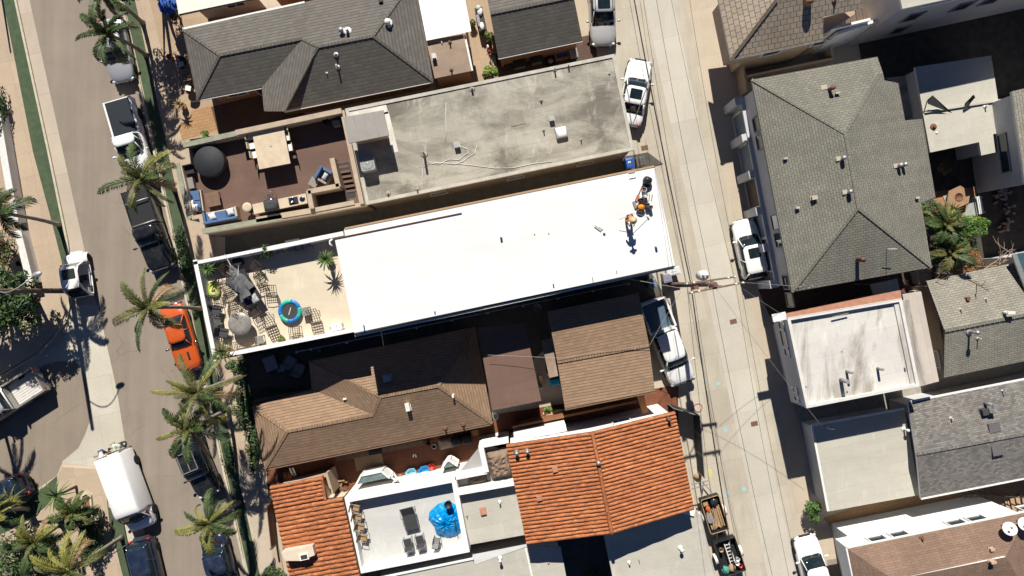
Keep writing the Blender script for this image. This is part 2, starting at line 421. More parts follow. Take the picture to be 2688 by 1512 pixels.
TEAL = plain('teal_vinyl', (.04, .44, .34), (.03, .36, .28), 4, .4)
BLUEV = plain('blue_vinyl', (.01, .20, .55), (.008, .15, .44), 4, .4)
BLUEB = plain('blue_bin_plastic', (.02, .09, .38), (.015, .07, .30), 4, .5)
CYANB = plain('cyan_bin_plastic', (.0, .36, .58), (.0, .28, .48), 4, .5)
TEALW = plain('pale_blue_plastic', (.22, .50, .66), (.17, .42, .56), 4, .5)
REDP = plain('red_plastic', (.45, .03, .02), (.36, .025, .02), 4, .5)
GREENPL = plain('green_fabric', (.05, .20, .15), (.035, .14, .11), 4, .8)
LIME = plain('lime_vinyl', (.50, .60, .10), (.40, .50, .08), 4, .4)
CARDB = plain('cardboard', (.38, .25, .14), (.30, .20, .11), 4, .9)
LAV = plain('lavender_grey_plastic', (.25, .25, .31), (.2, .2, .25), 4, .5)
SKIN = plain('skin', (.48, .27, .17), (.42, .23, .15), 8, .6, .05)
SKIND = plain('tanned_skin', (.42, .19, .10), (.36, .16, .09), 8, .6, .05)
HAIR = plain('dark_hair', (.03, .02, .015), (.02, .014, .01), 20, .6, .3)
TYRE = plain('tyre_rubber', (.018, .018, .018), (.012, .012, .012), 6, .85, .2)
RIM = plain('alloy_rim', (.42, .42, .42), (.32, .32, .32), 6, .3, .0, 40, .8)
CHROME = plain('chrome', (.6, .6, .6), (.5, .5, .5), 6, .15, 0, 40, 1.0)
CGLASS = glass('car_glass', (.008, .014, .018), .04)
LAMPW = plain('headlamp_lens', (.62, .64, .66), (.5, .5, .52), 6, .15, 0)
LAMPR = plain('tail_lamp_lens', (.38, .015, .012), (.28, .01, .01), 6, .2, 0)
WIRE = plain('wire_black', (.03, .026, .022), (.02, .018, .016), 6, .7, 0)
WIREG = plain('wire_grey', (.40, .38, .35), (.3, .28, .26), 6, .6, 0)
CERAM = plain('white_porcelain', (.76, .76, .74), (.66, .66, .64), 6, .3, 0)
DISH = plain('dish_white', (.70, .69, .66), (.58, .57, .55), 3, .4, .1)

LEAF_D = leafmat('dark_leaf', [(.012, .03, .012), (.03, .065, .022), (.06, .115, .035)])
LEAF_M = leafmat('mid_leaf', [(.03, .06, .018), (.07, .12, .03), (.12, .19, .045)])
LEAF_Y = leafmat('yellow_green_leaf', [(.10, .15, .02), (.20, .25, .04), (.30, .33, .07)])
LEAF_B = leafmat('bright_leaf', [(.07, .16, .025), (.13, .26, .04), (.2, .34, .06)])
PALM_G = leafmat('palm_green', [(.018, .036, .012), (.045, .075, .02), (.11, .14, .038)])
PALM_Y = leafmat('palm_yellow_green', [(.09, .105, .022), (.19, .185, .04), (.34, .30, .08)])
PALM_O = leafmat('palm_olive', [(.05, .06, .02), (.11, .115, .035), (.19, .175, .065)])
PALM_D = leafmat('palm_dry', [(.14, .09, .04), (.24, .155, .07), (.34, .23, .11)])
LEAF_R = leafmat('dry_orange_leaf', [(.14, .06, .025), (.24, .11, .045), (.32, .17, .07)])
BARK = plain('palm_bark', (.30, .26, .21), (.20, .17, .135), 6, .95, .6, 30)
BARKD = plain('tree_bark', (.14, .105, .075), (.08, .06, .045), 6, .95, .6, 30)
TWIG = plain('bare_branch', (.34, .26, .20), (.24, .18, .14), 6, .9, .3)

# ------------------------------------------------------------------ camera, sun, sky
cam = bpy.data.cameras.new('camera'); cob = bpy.data.objects.new('camera', cam); COL.objects.link(cob)
cob.location = (0, 0, CAMH); cob.rotation_euler = (0, 0, 0)
cam.sensor_width = 36; cam.lens = 36 * PPM * CAMH / 2688.0; cam.clip_end = 2000; cam.clip_start = .5
SC.camera = cob
sun = bpy.data.lights.new('sun', 'SUN'); sun.energy = SUN_E = 5.0; sun.angle = R(.5); sun.color = (1, .95, .86)
so = bpy.data.objects.new('sun', sun); COL.objects.link(so)
d3 = Vector((SUN_DIR.x * math.cos(R(SUN_EL)), SUN_DIR.y * math.cos(R(SUN_EL)), -math.sin(R(SUN_EL))))
so.rotation_euler = d3.to_track_quat('-Z', 'Y').to_euler(); so.location = -d3 * 40 + Vector((0, 0, 10))
wd = bpy.data.worlds.new('World'); SC.world = wd; wd.use_nodes = True
sky = wd.node_tree.nodes.new('ShaderNodeTexSky'); sky.sky_type = 'NISHITA'; sky.sun_disc = False
sky.sun_elevation = R(SUN_EL); sky.sun_rotation = math.atan2(-SUN_DIR.x, -SUN_DIR.y)
sky.air_density = .4; sky.dust_density = 0; sky.ozone_density = 8.0
bg = wd.node_tree.nodes['Background']; bg.inputs['Strength'].default_value = .058
wd.node_tree.links.new(sky.outputs[0], bg.inputs['Color'])
SC.view_settings.view_transform = 'Standard'; SC.view_settings.look = 'None'
SC.view_settings.exposure = .52; SC.view_settings.gamma = 1
SC.cycles.max_bounces = 6; SC.cycles.diffuse_bounces = 3; SC.cycles.use_denoising = True

# ------------------------------------------------------------------ ground, roads, pavements
g = MB(); g.poly([Vector((x, y, 0)) for x, y in ((-260, -260), (260, -260), (260, 260), (-260, 260))])
structure('ground', g, CONC3)
def strip(name, f0, f1, v0, v1, z, m, th=0.0):
    return sheet(name, [(f0(v0), v0), (f1(v0), v0), (f1(v1), v1), (f0(v1), v1)], z, m, th)
ke = lambda v: 320 + .2175 * v       # east kerb of the street
kw = lambda v: 43 + .2175 * v        # west kerb
off = lambda f, d: (lambda v: f(v) + d)
strip('road', off(kw, 32), off(ke, 2), -900, 2600, .004, ASPH)
sheet('gutter', [(43 - 195, -900), (75 - 195, -900), (257, 815), (215, 815), (215, 790)], .008, GUT)
strip('alley', lambda v: 1560 + .214 * v, lambda v: 1800 + .214 * v, -900, 2600, .004, CONC)
strip('alley_centre', lambda v: 1690 + .214 * v, lambda v: 1767 + .214 * v, -900, 2600, .008, CONC2)
# side street and its corner
sheet('side_street', [(-900, 1420), (-900, 1195), (0, 1005), (60, 985), (110, 962), (138, 950), (197, 947), (219, 976), (233, 1026), (240, 1094), (223, 1141), (206, 1176), (165, 1210), (149, 1247), (72, 1300), (-60, 1360)], .012, ASPH2)
sheet('cross_gutter', [(196, 800), (257, 800), (306, 1020), (327, 1150), (400, 1512), (330, 1512), (262, 1225), (160, 1215), (100, 1190), (60, 950), (165, 900)], .0085, PALE)
# west pavement and verge
sheet('sidewalk', [(-400, -900), (-155, -900), (20, 0), (110, 400), (152, 592), (165, 690), (186, 790), (150, 870), (100, 925), (0, 985), (-900, 1175), (-900, -900)], .11, WALK, .11)
sheet('verge', [(-178, -900), (41 - 196, -900), (41, 0), (126, 400), (176, 630), (180, 700), (166, 690), (133, 560), (90, 400), (11, 0)], .135, TURF, .03)
kb = MB()
def kerbline(mb, pts, w=.16, h=.14):
    W = [P(u, v, 0) for u, v in pts]
    for a, b in zip(W, W[1:]): mb.bar(Vector((a.x, a.y, h / 2)), Vector((b.x, b.y, h / 2)), w, h)
kerbline(kb, [(43 - 196, -900), (43, 0), (130, 400), (178, 632), (186, 700), (190, 770), (176, 840), (140, 890), (100, 932), (0, 992), (-900, 1185)])
structure('kerb_west', kb, KERB)
sheet('corner_pavement', [(-900, 1440), (-60, 1372), (72, 1312), (149, 1259), (165, 1225), (262, 1230), (280, 1290), (290, 1370), (325, 1512), (560, 2600), (-900, 2600)], .11, WALK, .11)
sheet('corner_verge', [(285, 1330), (320, 1340), (336, 1420), (357, 1512), (590, 2600), (565, 2600), (326, 1512), (300, 1400)], .137, TURF, .03)
sheet('corner_lawn', [(152, 1248), (153, 1290), (120, 1330), (60, 1375), (-40, 1420), (-40, 1375), (72, 1318)], .137, TURF, .03)
# east pavement and verge
strip('sidewalk_east', off(ke, 4), off(ke, 100), -900, 2600, .11, WALK, .11)
strip('verge_east', off(ke, 7), off(ke, 36), -900, 2600, .137, TURF, .03)
kb = MB(); kerbline(kb, [(ke(-900), -900), (ke(2600), 2600)]); structure('kerb_east', kb, KERB)
# yards between the houses
sheet('yard_paving', [(380, -60), (560, -60), (575, 60), (700, 300), (640, 345), (480, 370), (445, 220), (425, 130)], .125, PATIO)
sheet('brick_terrace', [(470, 330), (497, 322), (505, 290), (575, 275), (720, 250), (780, 290), (700, 310), (480, 368)], .13, BRICKP)
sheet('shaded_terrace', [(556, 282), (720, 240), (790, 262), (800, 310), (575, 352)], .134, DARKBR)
sheet('side_path', [(536, 625), (640, 600), (1700, 400), (1740, 430), (900, 620), (600, 700), (540, 690)], .06, SHADECONC)
sheet('west_path', [(545, 622), (592, 618), (592, 670), (552, 690)], .065, PATIO)
sheet('back_yard', [(1160, 10), (1330, -60), (1380, 190), (1250, 260), (1140, 250)], .02, PATIO)
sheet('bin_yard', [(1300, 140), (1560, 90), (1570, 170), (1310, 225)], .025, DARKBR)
sheet('garden_bed', [(600, 950), (700, 900), (850, 880), (870, 1060), (650, 1130), (640, 1230), (610, 1100)], .02, SOIL)
sheet('shaded_yard', [(640, 940), (900, 880), (1700, 700), (1760, 800), (1450, 900), (1300, 1030), (880, 1060), (690, 1110), (660, 1040)], .03, SHADECONC)
sheet('terracotta_patio', [(690, 1230), (900, 1190), (1270, 1110), (1290, 1090), (1780, 1010), (1780, 1110), (1300, 1190), (1260, 1230), (880, 1300), (700, 1300)], .05, TERRA)
sheet('front_yard', [(600, 1225), (700, 1215), (720, 1512), (650, 1512)], .12, CONC3)
sheet('shaded_passage', [(1190, 1400), (1700, 1310), (1700, 1700), (1190, 1700)], .02, SHADECONC)
sheet('garage_apron', [(1690, 1035), (1830, 1050), (1840, 1300), (1780, 1330), (1700, 1090)], .01, CONC)
sheet('east_yard', [(2300, 60), (2900, -60), (2900, 820), (2380, 800), (2250, 100)], .02, SOIL)
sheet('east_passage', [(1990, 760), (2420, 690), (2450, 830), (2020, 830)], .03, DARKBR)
sheet('lower_passage', [(2080, 1060), (2420, 1010), (2900, 900), (2900, 1050), (2120, 1180)], .03, CONCG)
sheet('south_passage', [(2160, 1360), (2300, 1310), (2560, 1270), (2900, 1210), (2900, 1330), (2240, 1440)], .03, BRICKP)
sheet('asphalt_patch', [(2170, 1470), (2210, 1464), (2300, 1700), (2200, 1700)], .012, ASPH)
# painted survey marks and drain covers in the alley
mk = plain('teal_spray_paint', (.26, .52, .56), (.36, .46, .44), 8, .8)
for u, v, w, h in ((1850, 1000, 15, 12), (1885, 1006, 16, 13), (1905, 1128, 14, 16), (1952, 1284, 14, 16), (1907, 1298, 12, 20)):
    q = MB(); c = P(u, v, 0)
    pts = [c + Vector((math.cos(t) * w / 72 * random.uniform(.5, 1.2), math.sin(t) * h / 72 * random.uniform(.5, 1.2), .012)) for t in [k * .785 for k in range(8)]]
    q.poly(pts); o = q.build('spray_mark', mk); o['kind'] = 'structure'
q = MB(); c = P(1862, 1240); q.poly([c + Vector((math.cos(t) * .22, math.sin(t) * .42 * random.uniform(.7, 1.1), .012)) for t in [k * .785 for k in range(8)]])
structure('paint_spill', q, plain('yellow_spill', (.56, .5, .2), (.5, .43, .25), 8, .8))
for i, (u, v, lb) in enumerate(((1925, 844, 'rusty rectangular drain cover in the alley below the utility pole'), (1980, 1112, 'rusty rectangular drain cover in the alley west of the pale cream flat roof'), (1692, 388, 'small brown drain cover beside the weathered grey roof corner'))):
    t = thing('drain_cover', lb, 'drain cover', P(u, v), ROW)
    MB().box((0, 0, .011), (.50, .34, .018)).build('frame', RUSTP, t)
    q = MB()
    for k in range(6): q.box((-.19 + k * .076, 0, .022), (.03, .28, .008))
    q.build('grate', TRIMB, t)
# ------------------------------------------------------------------ building helpers
CAMP = Vector((0, 0, CAMH))
def onplane(u, v, pl):
    p0, n = pl; d = P(u, v, 0) - CAMP
    return CAMP + d * ((p0 - CAMP).dot(n) / d.dot(n))
def inside(u, v, poly):
    r = False; n = len(poly)
    for i in range(n):
        (x0, y0), (x1, y1) = poly[i], poly[(i + 1) % n]
        if (y0 > v) != (y1 > v) and u < (x1 - x0) * (v - y0) / (y1 - y0) + x0: r = not r
    return r
class Roof:
    def __init__(s): s.faces = []
    def at(s, u, v):
        for uv, pl in s.faces:
            if inside(u, v, uv): return onplane(u, v, pl)
        return onplane(u, v, s.faces[0][1])
def roof(parent, faces, tile, trim, th=.16, name='roof'):
    """faces: lists of (u, v, z); entries without z lie on the plane of the first three that have one"""
    r = Roof(); mb = MB(); key = {}; pts = []
    def vid(p):
        k = (round(p.x, 2), round(p.y, 2), round(p.z, 2))
        if k not in key: key[k] = len(pts); pts.append(p)
        return key[k]
    F = []
    for f in faces:
        A = [P(*q) for q in f if len(q) == 3][:3]
        n = (A[1] - A[0]).cross(A[2] - A[0]).normalized(); pl = (A[0], n)
        W = [onplane(q[0], q[1], pl) for q in f]
        # share corners already placed by a neighbouring face
        W2 = []
        for q, w in zip(f, W):
            m = [p for p in pts if (p - w).length < .12]
            W2.append(m[0] if m else w)
        F.append([vid(w) for w in W2]); r.faces.append(([(q[0], q[1]) for q in f], pl))
    mb.add(pts, F, 0)
    ec = {}
    for f in F:
        for a, b in zip(f, f[1:] + f[:1]): ec.setdefault((min(a, b), max(a, b)), []).append((a, b))
    dn = Vector((0, 0, -th))
    for e, l in ec.items():
        if len(l) == 1:
            a, b = l[0]; mb.add([pts[a], pts[b], pts[b] + dn, pts[a] + dn], [(0, 1, 2, 3)], 1)
    mb.add([p + dn for p in pts], [f[::-1] for f in F], 1)
    r.ob = mb.build(name, [tile, trim], parent, world=True, fix=False)
    return r
def area(p): return sum(p[i][0] * p[(i + 1) % len(p)][1] - p[(i + 1) % len(p)][0] * p[i][1] for i in range(len(p))) / 2
def inset(p, d):
    s = 1 if area(p) > 0 else -1; n = len(p); out = []
    L = []
    for i in range(n):
        a = Vector((p[i][0], p[i][1])); b = Vector((p[(i + 1) % n][0], p[(i + 1) % n][1]))
        t = (b - a).normalized(); nn = Vector((-t.y, t.x)) * s; L.append((a + nn * d, t))
    for i in range(n):
        (a, t), (b, q) = L[i - 1], L[i]
        c = t.x * q.y - t.y * q.x
        if abs(c) < 1e-4: out.append(b); continue
        k = ((b - a).x * q.y - (b - a).y * q.x) / c; out.append(a + t * k)
    return out
def world(pts, z): return [P(u, v, z) for u, v in pts]
def walls(parent, pts, z, d, m, z0=0.0, ztop=None, name='wall'):
    W = inset([(p.x, p.y) for p in world(pts, z)], d) if d else [Vector((p.x, p.y)) for p in world(pts, z)]
    mb = MB(); mb.prism(W, z0, (ztop if ztop is not None else z - .17), top=(ztop is None))
    o = mb.build(name, m, parent, world=True)
    o_w = W
    return o, o_w
def ring(mb, W, w, z0, z1, mi=0):
    I = inset(W, w); n = len(W)
    for i in range(n):
        j = (i + 1) % n
        a, b, c, d = W[i], W[j], I[j], I[i]
        q = lambda p, z: Vector((p[0], p[1], z))
        mb.add([q(a, z1), q(b, z1), q(c, z1), q(d, z1)], [(0, 1, 2, 3)], mi)
        mb.add([q(a, z0), q(b, z0), q(b, z1), q(a, z1)], [(0, 1, 2, 3)], mi)
        mb.add([q(d, z0), q(c, z0), q(c, z1), q(d, z1)], [(3, 2, 1, 0)], mi)
    return I
def facade(parent, W, i, t, z0, w, h, name='window', frame=None, fill=None, proud=.06, bars=1):
    """an opening on wall segment i, its centre t metres from the segment's start"""
    frame = frame or TRIMW; fill = fill or WGLASS
    a = Vector((W[i][0], W[i][1], 0)); b = Vector((W[(i + 1) % len(W)][0], W[(i + 1) % len(W)][1], 0))
    d = (b - a).normalized(); cen = sum((Vector((p[0], p[1], 0)) for p in W), Vector()) / len(W)
    n = Vector((d.y, -d.x, 0))
    s = 1 if area(W) > 0 else -1
    n = n * s
    c = a + d * t + Vector((0, 0, z0 + h / 2)); M = Matrix((d, n, Vector((0, 0, 1)))).transposed()
    fb = MB(); e = .07
    for dx in (-w / 2, w / 2): fb.box(c + d * dx + n * proud / 2, (e, proud + .04, h + e), M=M)
    for dz in (-h / 2, h / 2): fb.box(c + Vector((0, 0, dz)) + n * proud / 2, (w + e, proud + .036, e), M=M)
    for k in range(1, bars): fb.box(c + d * (-w / 2 + w * k / bars) + n * proud / 2, (.045, proud + .02, h), M=M)
    o = fb.build(name, frame, parent, world=True)
    MB().box(c + n * .012, (w, .03, h), M=M).build('pane' if 'door' not in name else 'door_panel', fill, o, world=True)
    return o
def pipe(rf, u, v, r=.06, h=.35, m=None, name='vent_pipe', cap=False, flash=True, z=None):
    p = rf.at(u, v); k = CAMH - p.z
    mb = MB()
    if flash: mb.lathe(p, [(r * 3.0, .012), (r * 2.2, .03), (r * 1.15, .07)], 10)
    mb.lathe(p, [(r, -.05), (r, h)], 10)
    if cap: mb.lathe(p + Vector((0, 0, h)), [(r * 1.2, -.05), (r * 1.9, 0), (r * 1.9, .09), (r * .6, .17), (.001, .18)], 12)
    return mb.build(name, m or GALV, rf.ob, world=True)
def hood(rf, u, v, w=.32, d=.32, h=.25, m=None, name='roof_vent', flash=True):
    p = rf.at(u, v); mb = MB()
    if flash: mb.box(p + Vector((0, 0, .01)), (w * 1.3, d * 1.3, .04), ROW)
    W = [p + (E1 * x + E2 * y) for x, y in ((-w / 2, -d / 2), (w / 2, -d / 2), (w / 2, d / 2), (-w / 2, d / 2))]
    mb.prism(W, p.z - .08, p.z + h); mb.box(p + Vector((0, 0, h + .02)), (w * 1.12, d * 1.12, .04), ROW)
    return mb.build(name, m or GALV, rf.ob, world=True)
def gutter(parent, a, b, m=None):
    return MB().bar(P(*a), P(*b), .12, .11).build('gutter', m or TRIMW, parent, world=True)
def ridgecap(rf, pts, m, w=.22, name='ridge_cap'):
    mb = MB()
    for a, b in zip(pts, pts[1:]):
        A = P(*a) if len(a) == 3 else rf.at(*a); B = P(*b) if len(b) == 3 else rf.at(*b)
        d = B - A; n = max(1, int(d.length / .34))
        for k in range(n):
            p, q = A + d * (k / n), A + d * ((k + .96) / n)
            mb.bar(p + Vector((0, 0, .012)), q + Vector((0, 0, .03)), w * .8, .045)
    return mb.build(name, m, rf.ob, world=True)

# ================================================================== west row, from the top
# --- house with the pale flat roof, top left
h = thing('house', 'house with a cream flat roof cut off by the top left edge of the photo', 'house', P(640, -80))
r = roof(h, [[(451, -60, 3.3), (469, 37, 3.3), (664, -4, 3.3), (760, -60)]], plain('cream_membrane', (.74, .70, .62), (.68, .64, .56), .8, .7), TRIMD, .22)
o, W = walls(h, [(451, -60), (469, 37), (664, -4), (760, -60)], 3.3, .75, W_CREAM)
facade(o, W, 1, 2.6, 1.2, 1.3, 1.1, frame=TRIMW, bars=2)
gutter(h, (469, 39, 3.14), (664, -2, 3.14), TRIMG)
h = thing('house', 'sliver of a brown stucco house beyond the long dark grey hip roof', 'house', P(830, -60))
r = roof(h, [[(700, -60, 3.0), (705, -8, 3.0), (905, -48, 3.0), (905, -60)]], R_FLATB, TRIMB)
walls(h, [(700, -60), (705, -8), (905, -48), (905, -60)], 3.0, .2, W_TAN)

# --- large dark grey hip-roofed house
EV, RG, RG2 = 3.2, 3.95, 4.35
h = thing('house', 'long house with a dark grey tiled hip roof, north of the brown roof terrace', 'house', P(820, 150))
r = roof(h, [
    [(480, 78, EV), (517, 262, EV), (577, 145, RG)],
    [(517, 262, EV), (687, 229, EV), (793, 102, RG), (577, 145, RG)],
    [(687, 229, EV), (793, 102, RG), (835, 123, RG2), (747, 291), (693, 291)],
    [(747, 291, EV), (1137, 213, EV), (979, 95, RG2), (835, 123, RG2)],
    [(1137, 213, EV), (979, 95, RG2), (1090, -60, EV)],
    [(480, 78, EV), (577, 145, RG), (793, 102, RG), (835, 123, RG2), (979, 95, RG2), (1090, -60, EV)],
], R_DGREY, TRIMT, .18)
fp = [(480, 78), (517, 262), (687, 229), (693, 291), (747, 291), (1137, 213), (1090, -60)]
o, W = walls(h, fp, EV, .55, W_TAN)
facade(o, W, 1, 1.6, 1.0, 1.4, 1.2, bars=2); facade(o, W, 1, 3.4, .1, .95, 2.0, 'door', TRIMW, DOORD)
for a, b in (((517, 264), (687, 231)), ((747, 293), (1137, 215)), ((480, 76), (800, 6))):
    gutter(h, (*a, EV - .1), (*b, EV - .1), TRIMW)
ridgecap(r, [(480, 78, EV), (577, 145, RG), (793, 102, RG), (835, 123, RG2), (979, 95, RG2), (1137, 213, EV)], R_DGREY)
ridgecap(r, [(517, 262, EV), (577, 145, RG)], R_DGREY); ridgecap(r, [(747, 291, EV), (835, 123, RG2)], R_DGREY)
ridgecap(r, [(979, 95, RG2), (1088, -58, EV)], R_DGREY)
pipe(r, 913, 82, .10, .5, PVC, cap=False); pipe(r, 898, 83, .10, .3, GALV, cap=True); pipe(r, 1019, 61, .11, .25, PVC, cap=True)
pipe(r, 882, 143, .07, .25, GALV); pipe(r, 887, 176, .06, .5, GALV); hood(r, 1000, 2, .25, .3, .2, TRIMD); pipe(r, 858, 192, .03, .15, PVC)
bx = roof(h, [[(1119, 106, 3.0), (1216, 90, 3.0), (1238, 186, 3.0), (1141, 206, 3.0)]], R_FLATB, TRIMB, .2, name='flat_roof')
walls(h, [(1119, 106), (1216, 90), (1238, 186), (1141, 206)], 3.0, .12, W_TAN)
hood(bx, 1140, 151, .25, .3, .35, GALV); pipe(bx, 1181, 112, .05, .35, TRIMB); pipe(bx, 1185, 184, .05, .3, TRIMB); hood(bx, 1160, 112, .06, .06, .1, PVC)
gutter(h, (1220, 92, 2.9), (1240, 186, 2.9), TRIMW)
cov = MB(); cp = world([(1097, -10), (1120, 107), (1237, 82), (1219, -10)], 3.25)
for k in range(46):
    f = k / 46; A = cp[0].lerp(cp[1], f); B = cp[3].lerp(cp[2], f); A2 = cp[0].lerp(cp[1], f + .0105); B2 = cp[3].lerp(cp[2], f + .0105); A3 = cp[0].lerp(cp[1], f + .0217); B3 = cp[3].lerp(cp[2], f + .0217)
    up = Vector((0, 0, .006)); cov.add([A, B, B2 + up, A2 + up], [(0, 1, 2, 3)]); cov.add([A2 + up, B2 + up, B3, A3], [(0, 1, 2, 3)])
cov.build('patio_cover', plain('white_corrugated', (.80, .80, .79), (.74, .74, .73), 1, .4, 0), h, world=True)
post = MB(); q = P(1226, 80, 3.2); post.box((q.x, q.y, 1.6), (.1, .1, 3.2), ROW); q = P(1209, -5, 3.2); post.box((q.x, q.y, 1.6), (.1, .1, 3.2), ROW); post.build('post', TRIMW, h, world=True)

# --- dark grey gabled garage above the alley bins
h = thing('garage', 'garage with a dark grey tiled gable roof beside the alley at the top edge', 'garage', P(1400, 60))
GE, GR = 3.0, 3.85
r = roof(h, [[(1287, 36, GR), (1308, 152, GE), (1529, 106, GE), (1506, -9)], [(1287, 36, GR), (1506, -9, GR), (1487, -115, GE), (1266, -70)]], R_DGREY, TRIMT, .16)
o, W = walls(h, [(1308, 152), (1529, 106), (1487, -115), (1266, -70)], GE, .25, W_TAN)
ridgecap(r, [(1287, 36, GR), (1506, -9, GR)], R_DGREY); gutter(h, (1308, 154, GE - .1), (1529, 108, GE - .1), TRIMW)

# --- weathered grey flat roof with the brown terrace
ZD, ZR = 2.7, 3.8
h = thing('house', 'house with a stained grey flat roof and a brown roof terrace on its street end', 'house', P(1000, 420))
gp = [(906, 286), (1613, 142), (1664, 394), (962, 538)]
r = roof(h, [[(906, 286, ZR), (1613, 142, ZR), (1664, 394, ZR), (962, 538)]], R_FLATG, CONCG, .25, 'flat_roof')
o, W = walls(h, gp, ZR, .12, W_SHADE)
for t in (3.0, 8.0, 13.5): facade(o, W, 2, t, 1.3, 1.2, 1.0, frame=TRIMG)
edge = MB(); Wg = [(p.x, p.y) for p in world(gp, ZR)]; ring(edge, Wg, .22, ZR, ZR + .07); edge.build('edge_trim', plain('pale_edge', (.50, .48, .42), (.36, .34, .29), 2, .8), h, world=True)
for u, v, rr, hh in ((1239, 234, .07, .35), (1420, 264, .05, .2), (1456, 184, .05, .45), (1492, 174, .05, .35), (1427, 343, .04, .3), (1525, 368, .035, .25), (1114, 406, .08, 1.15), (1096, 497, .05, .3), (1019, 508, .06, .25), (1599, 194, .03, .1)):
    pipe(r, u, v, rr, hh, CONCG)
hood(r, 1448, 313, .3, .3, .28, GALV); hood(r, 1200, 382, .34, .34, .3, GALV)
sk = MB(); p = r.at(1473, 349); sk.box(p + Vector((0, 0, .1)), (.78, .78, .2), ROW, 1)
sk.loft([[p + E1 * x * s_ + E2 * y * s_ + Vector((0, 0, z)) for x, y in ((-.36, -.36), (.36, -.36), (.36, .36), (-.36, .36))] for s_, z in ((1, .2), (.92, .3), (.6, .37), (.2, .4))], 0, closed=True)
sk.build('skylight', [plain('skylight_dome', (.80, .80, .82), (.75, .75, .77), 3, .25, 0), TRIMG], r.ob, world=True)
pt = MB(); p = r.at(1357, 310); pt.box(p + Vector((0, 0, .012)), (1.0, .95, .03), ROW); pt.build('roof_patch', plain('roof_patch_grey', (.30, .27, .22), (.24, .215, .175), 2, .9), r.ob, world=True)
cb = MB(); cb.tube([r.at(u, v) + Vector((0, 0, .03)) for u, v in ((1208, 384), (1228, 392), (1229, 402), (1218, 408), (1205, 420), (1180, 418), (1150, 432), (1125, 428), (1110, 440), (1108, 480), (1112, 500))], .02, 5)
cb.tube([r.at(u, v) + Vector((0, 0, .03)) for u, v in ((1251, 384), (1247, 402), (1228, 414), (1216, 424), (1190, 431), (1160, 428), (1116, 424))], .018, 5)
cb.tube([r.at(u, v) + Vector((0, 0, .03)) for u, v in ((1116, 428), (1180, 428), (1240, 434), (1300, 442), (1345, 441), (1400, 430), (1450, 424))], .018, 5)
cb.tube([r.at(u, v) + Vector((0, 0, .03)) for u, v in ((1171, 270), (1170, 320), (1173, 345), (1168, 372))], .014, 5)
cb.build('roof_cable', PVC, r.ob, world=True)
q = MB(); q.poly([r.at(*c) + Vector((0, 0, .015)) for c in ((909, 290), (1012, 269), (1020, 298), (914, 318))]); q.poly([r.at(*c) + Vector((0, 0, .015)) for c in ((1006, 296), (1020, 292), (1046, 398), (1030, 402))]); q.build('roof_patch', plain('whitish_coating', (.66, .64, .58), (.5, .48, .43), 1.2, .8), r.ob, world=True)
# stair head shed
s2 = roof(h, [[(901, 308, 5.6), (1006, 289, 5.6), (1021, 355, 5.6), (915, 376, 5.6)]], plain('grey_sheet_metal', (.30, .28, .255), (.26, .245, .225), 1.5, .6, .1), TRIMG, .14, 'shed_roof')
q = MB(); A, B = P(901, 308, 5.6), P(1006, 289, 5.6); C_, D_ = P(915, 376, 5.6), P(1021, 355, 5.6)
for k in range(1, 4): q.bar(A.lerp(B, k / 4) + Vector((0, 0, .015)), C_.lerp(D_, k / 4) + Vector((0, 0, .015)), .03, .03)
q.build('roof_seam', TRIMG, s2.ob, world=True)
walls(h, [(901, 308), (1006, 289), (1021, 355), (915, 376)], 5.6, .25, W_BEIGE, ZR, name='shed_wall')
# terrace
tp = [(478, 376), (892, 286), (908, 300), (958, 538), (526, 612), (517, 572), (494, 577), (459, 425), (484, 419)]
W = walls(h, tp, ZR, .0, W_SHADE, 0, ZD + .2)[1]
fl = MB(); fl.poly([Vector((p[0], p[1], ZD)) for p in inset(W, .1)]); fl.build('terrace_floor', DECKB, h, world=True)
pr = MB(); ring(pr, W, .26, ZD + .1, ZD + .8); pr.build('parapet', TRIMT, h, world=True)
cap = MB()
def seg(mb, a, b, z, w, hgt):
    A, B = P(*a, z), P(*b, z); mb.bar(Vector((A.x, A.y, z - hgt / 2)), Vector((B.x, B.y, z - hgt / 2)), w, hgt)
seg(cap, (480, 381), (620, 350), ZD + .87, .34, .1); seg(cap, (464, 428), (497, 575), ZD + .87, .30, .1); seg(cap, (530, 607), (740, 570), ZD + .87, .34, .1); cap.build('parapet_cap', GREENP, h, world=True)
nw = MB(); seg(nw, (618, 348), (896, 290), ZD + 1.3, .34, .55); nw.build('screen_wall', TRIMT, h, world=True)
ew = MB(); seg(ew, (898, 290), (950, 535), ZD + 1.12, .3, 1.2); ew.build('dividing_wall', TRIMT, h, world=True)
bw = MB(); seg(bw, (672, 577), (815, 553), ZD + .87, .36, .14); seg(bw, (815, 553), (930, 531), ZD + .87, .3, .14); bw.build('parapet_top', TRIMT, h, world=True)
lw = MB()
for a, b in (((871, 415), (888, 490)), ((890, 487), (808, 503)), ((809, 500), (818, 547))): seg(lw, a, b, ZD + 1.15, .32, 1.15)
lw.build('stair_wall', TRIMT, h, world=True)
st = MB()
for k in range(7):
    a, b = P(892 + k * 3.0, 431 + k * 12, ZD), P(917 + k * 3.0, 427 + k * 12, ZD); st.bar(Vector((a.x, a.y, ZD + .62 - k * .1)), Vector((b.x, b.y, ZD + .62 - k * .1)), .17, .05)
st.build('stair_tread', DECKB, h, world=True)
q = MB(); seg(q, (835, 528), (913, 513), ZD + .012, .85, .02); seg(q, (902, 428), (921, 520), ZD + .008, .75, .01); q.build('stair_shaft_shade', TRIMD, h, world=True)  # flat dark plates on the floor stand for the shadow in the shaft
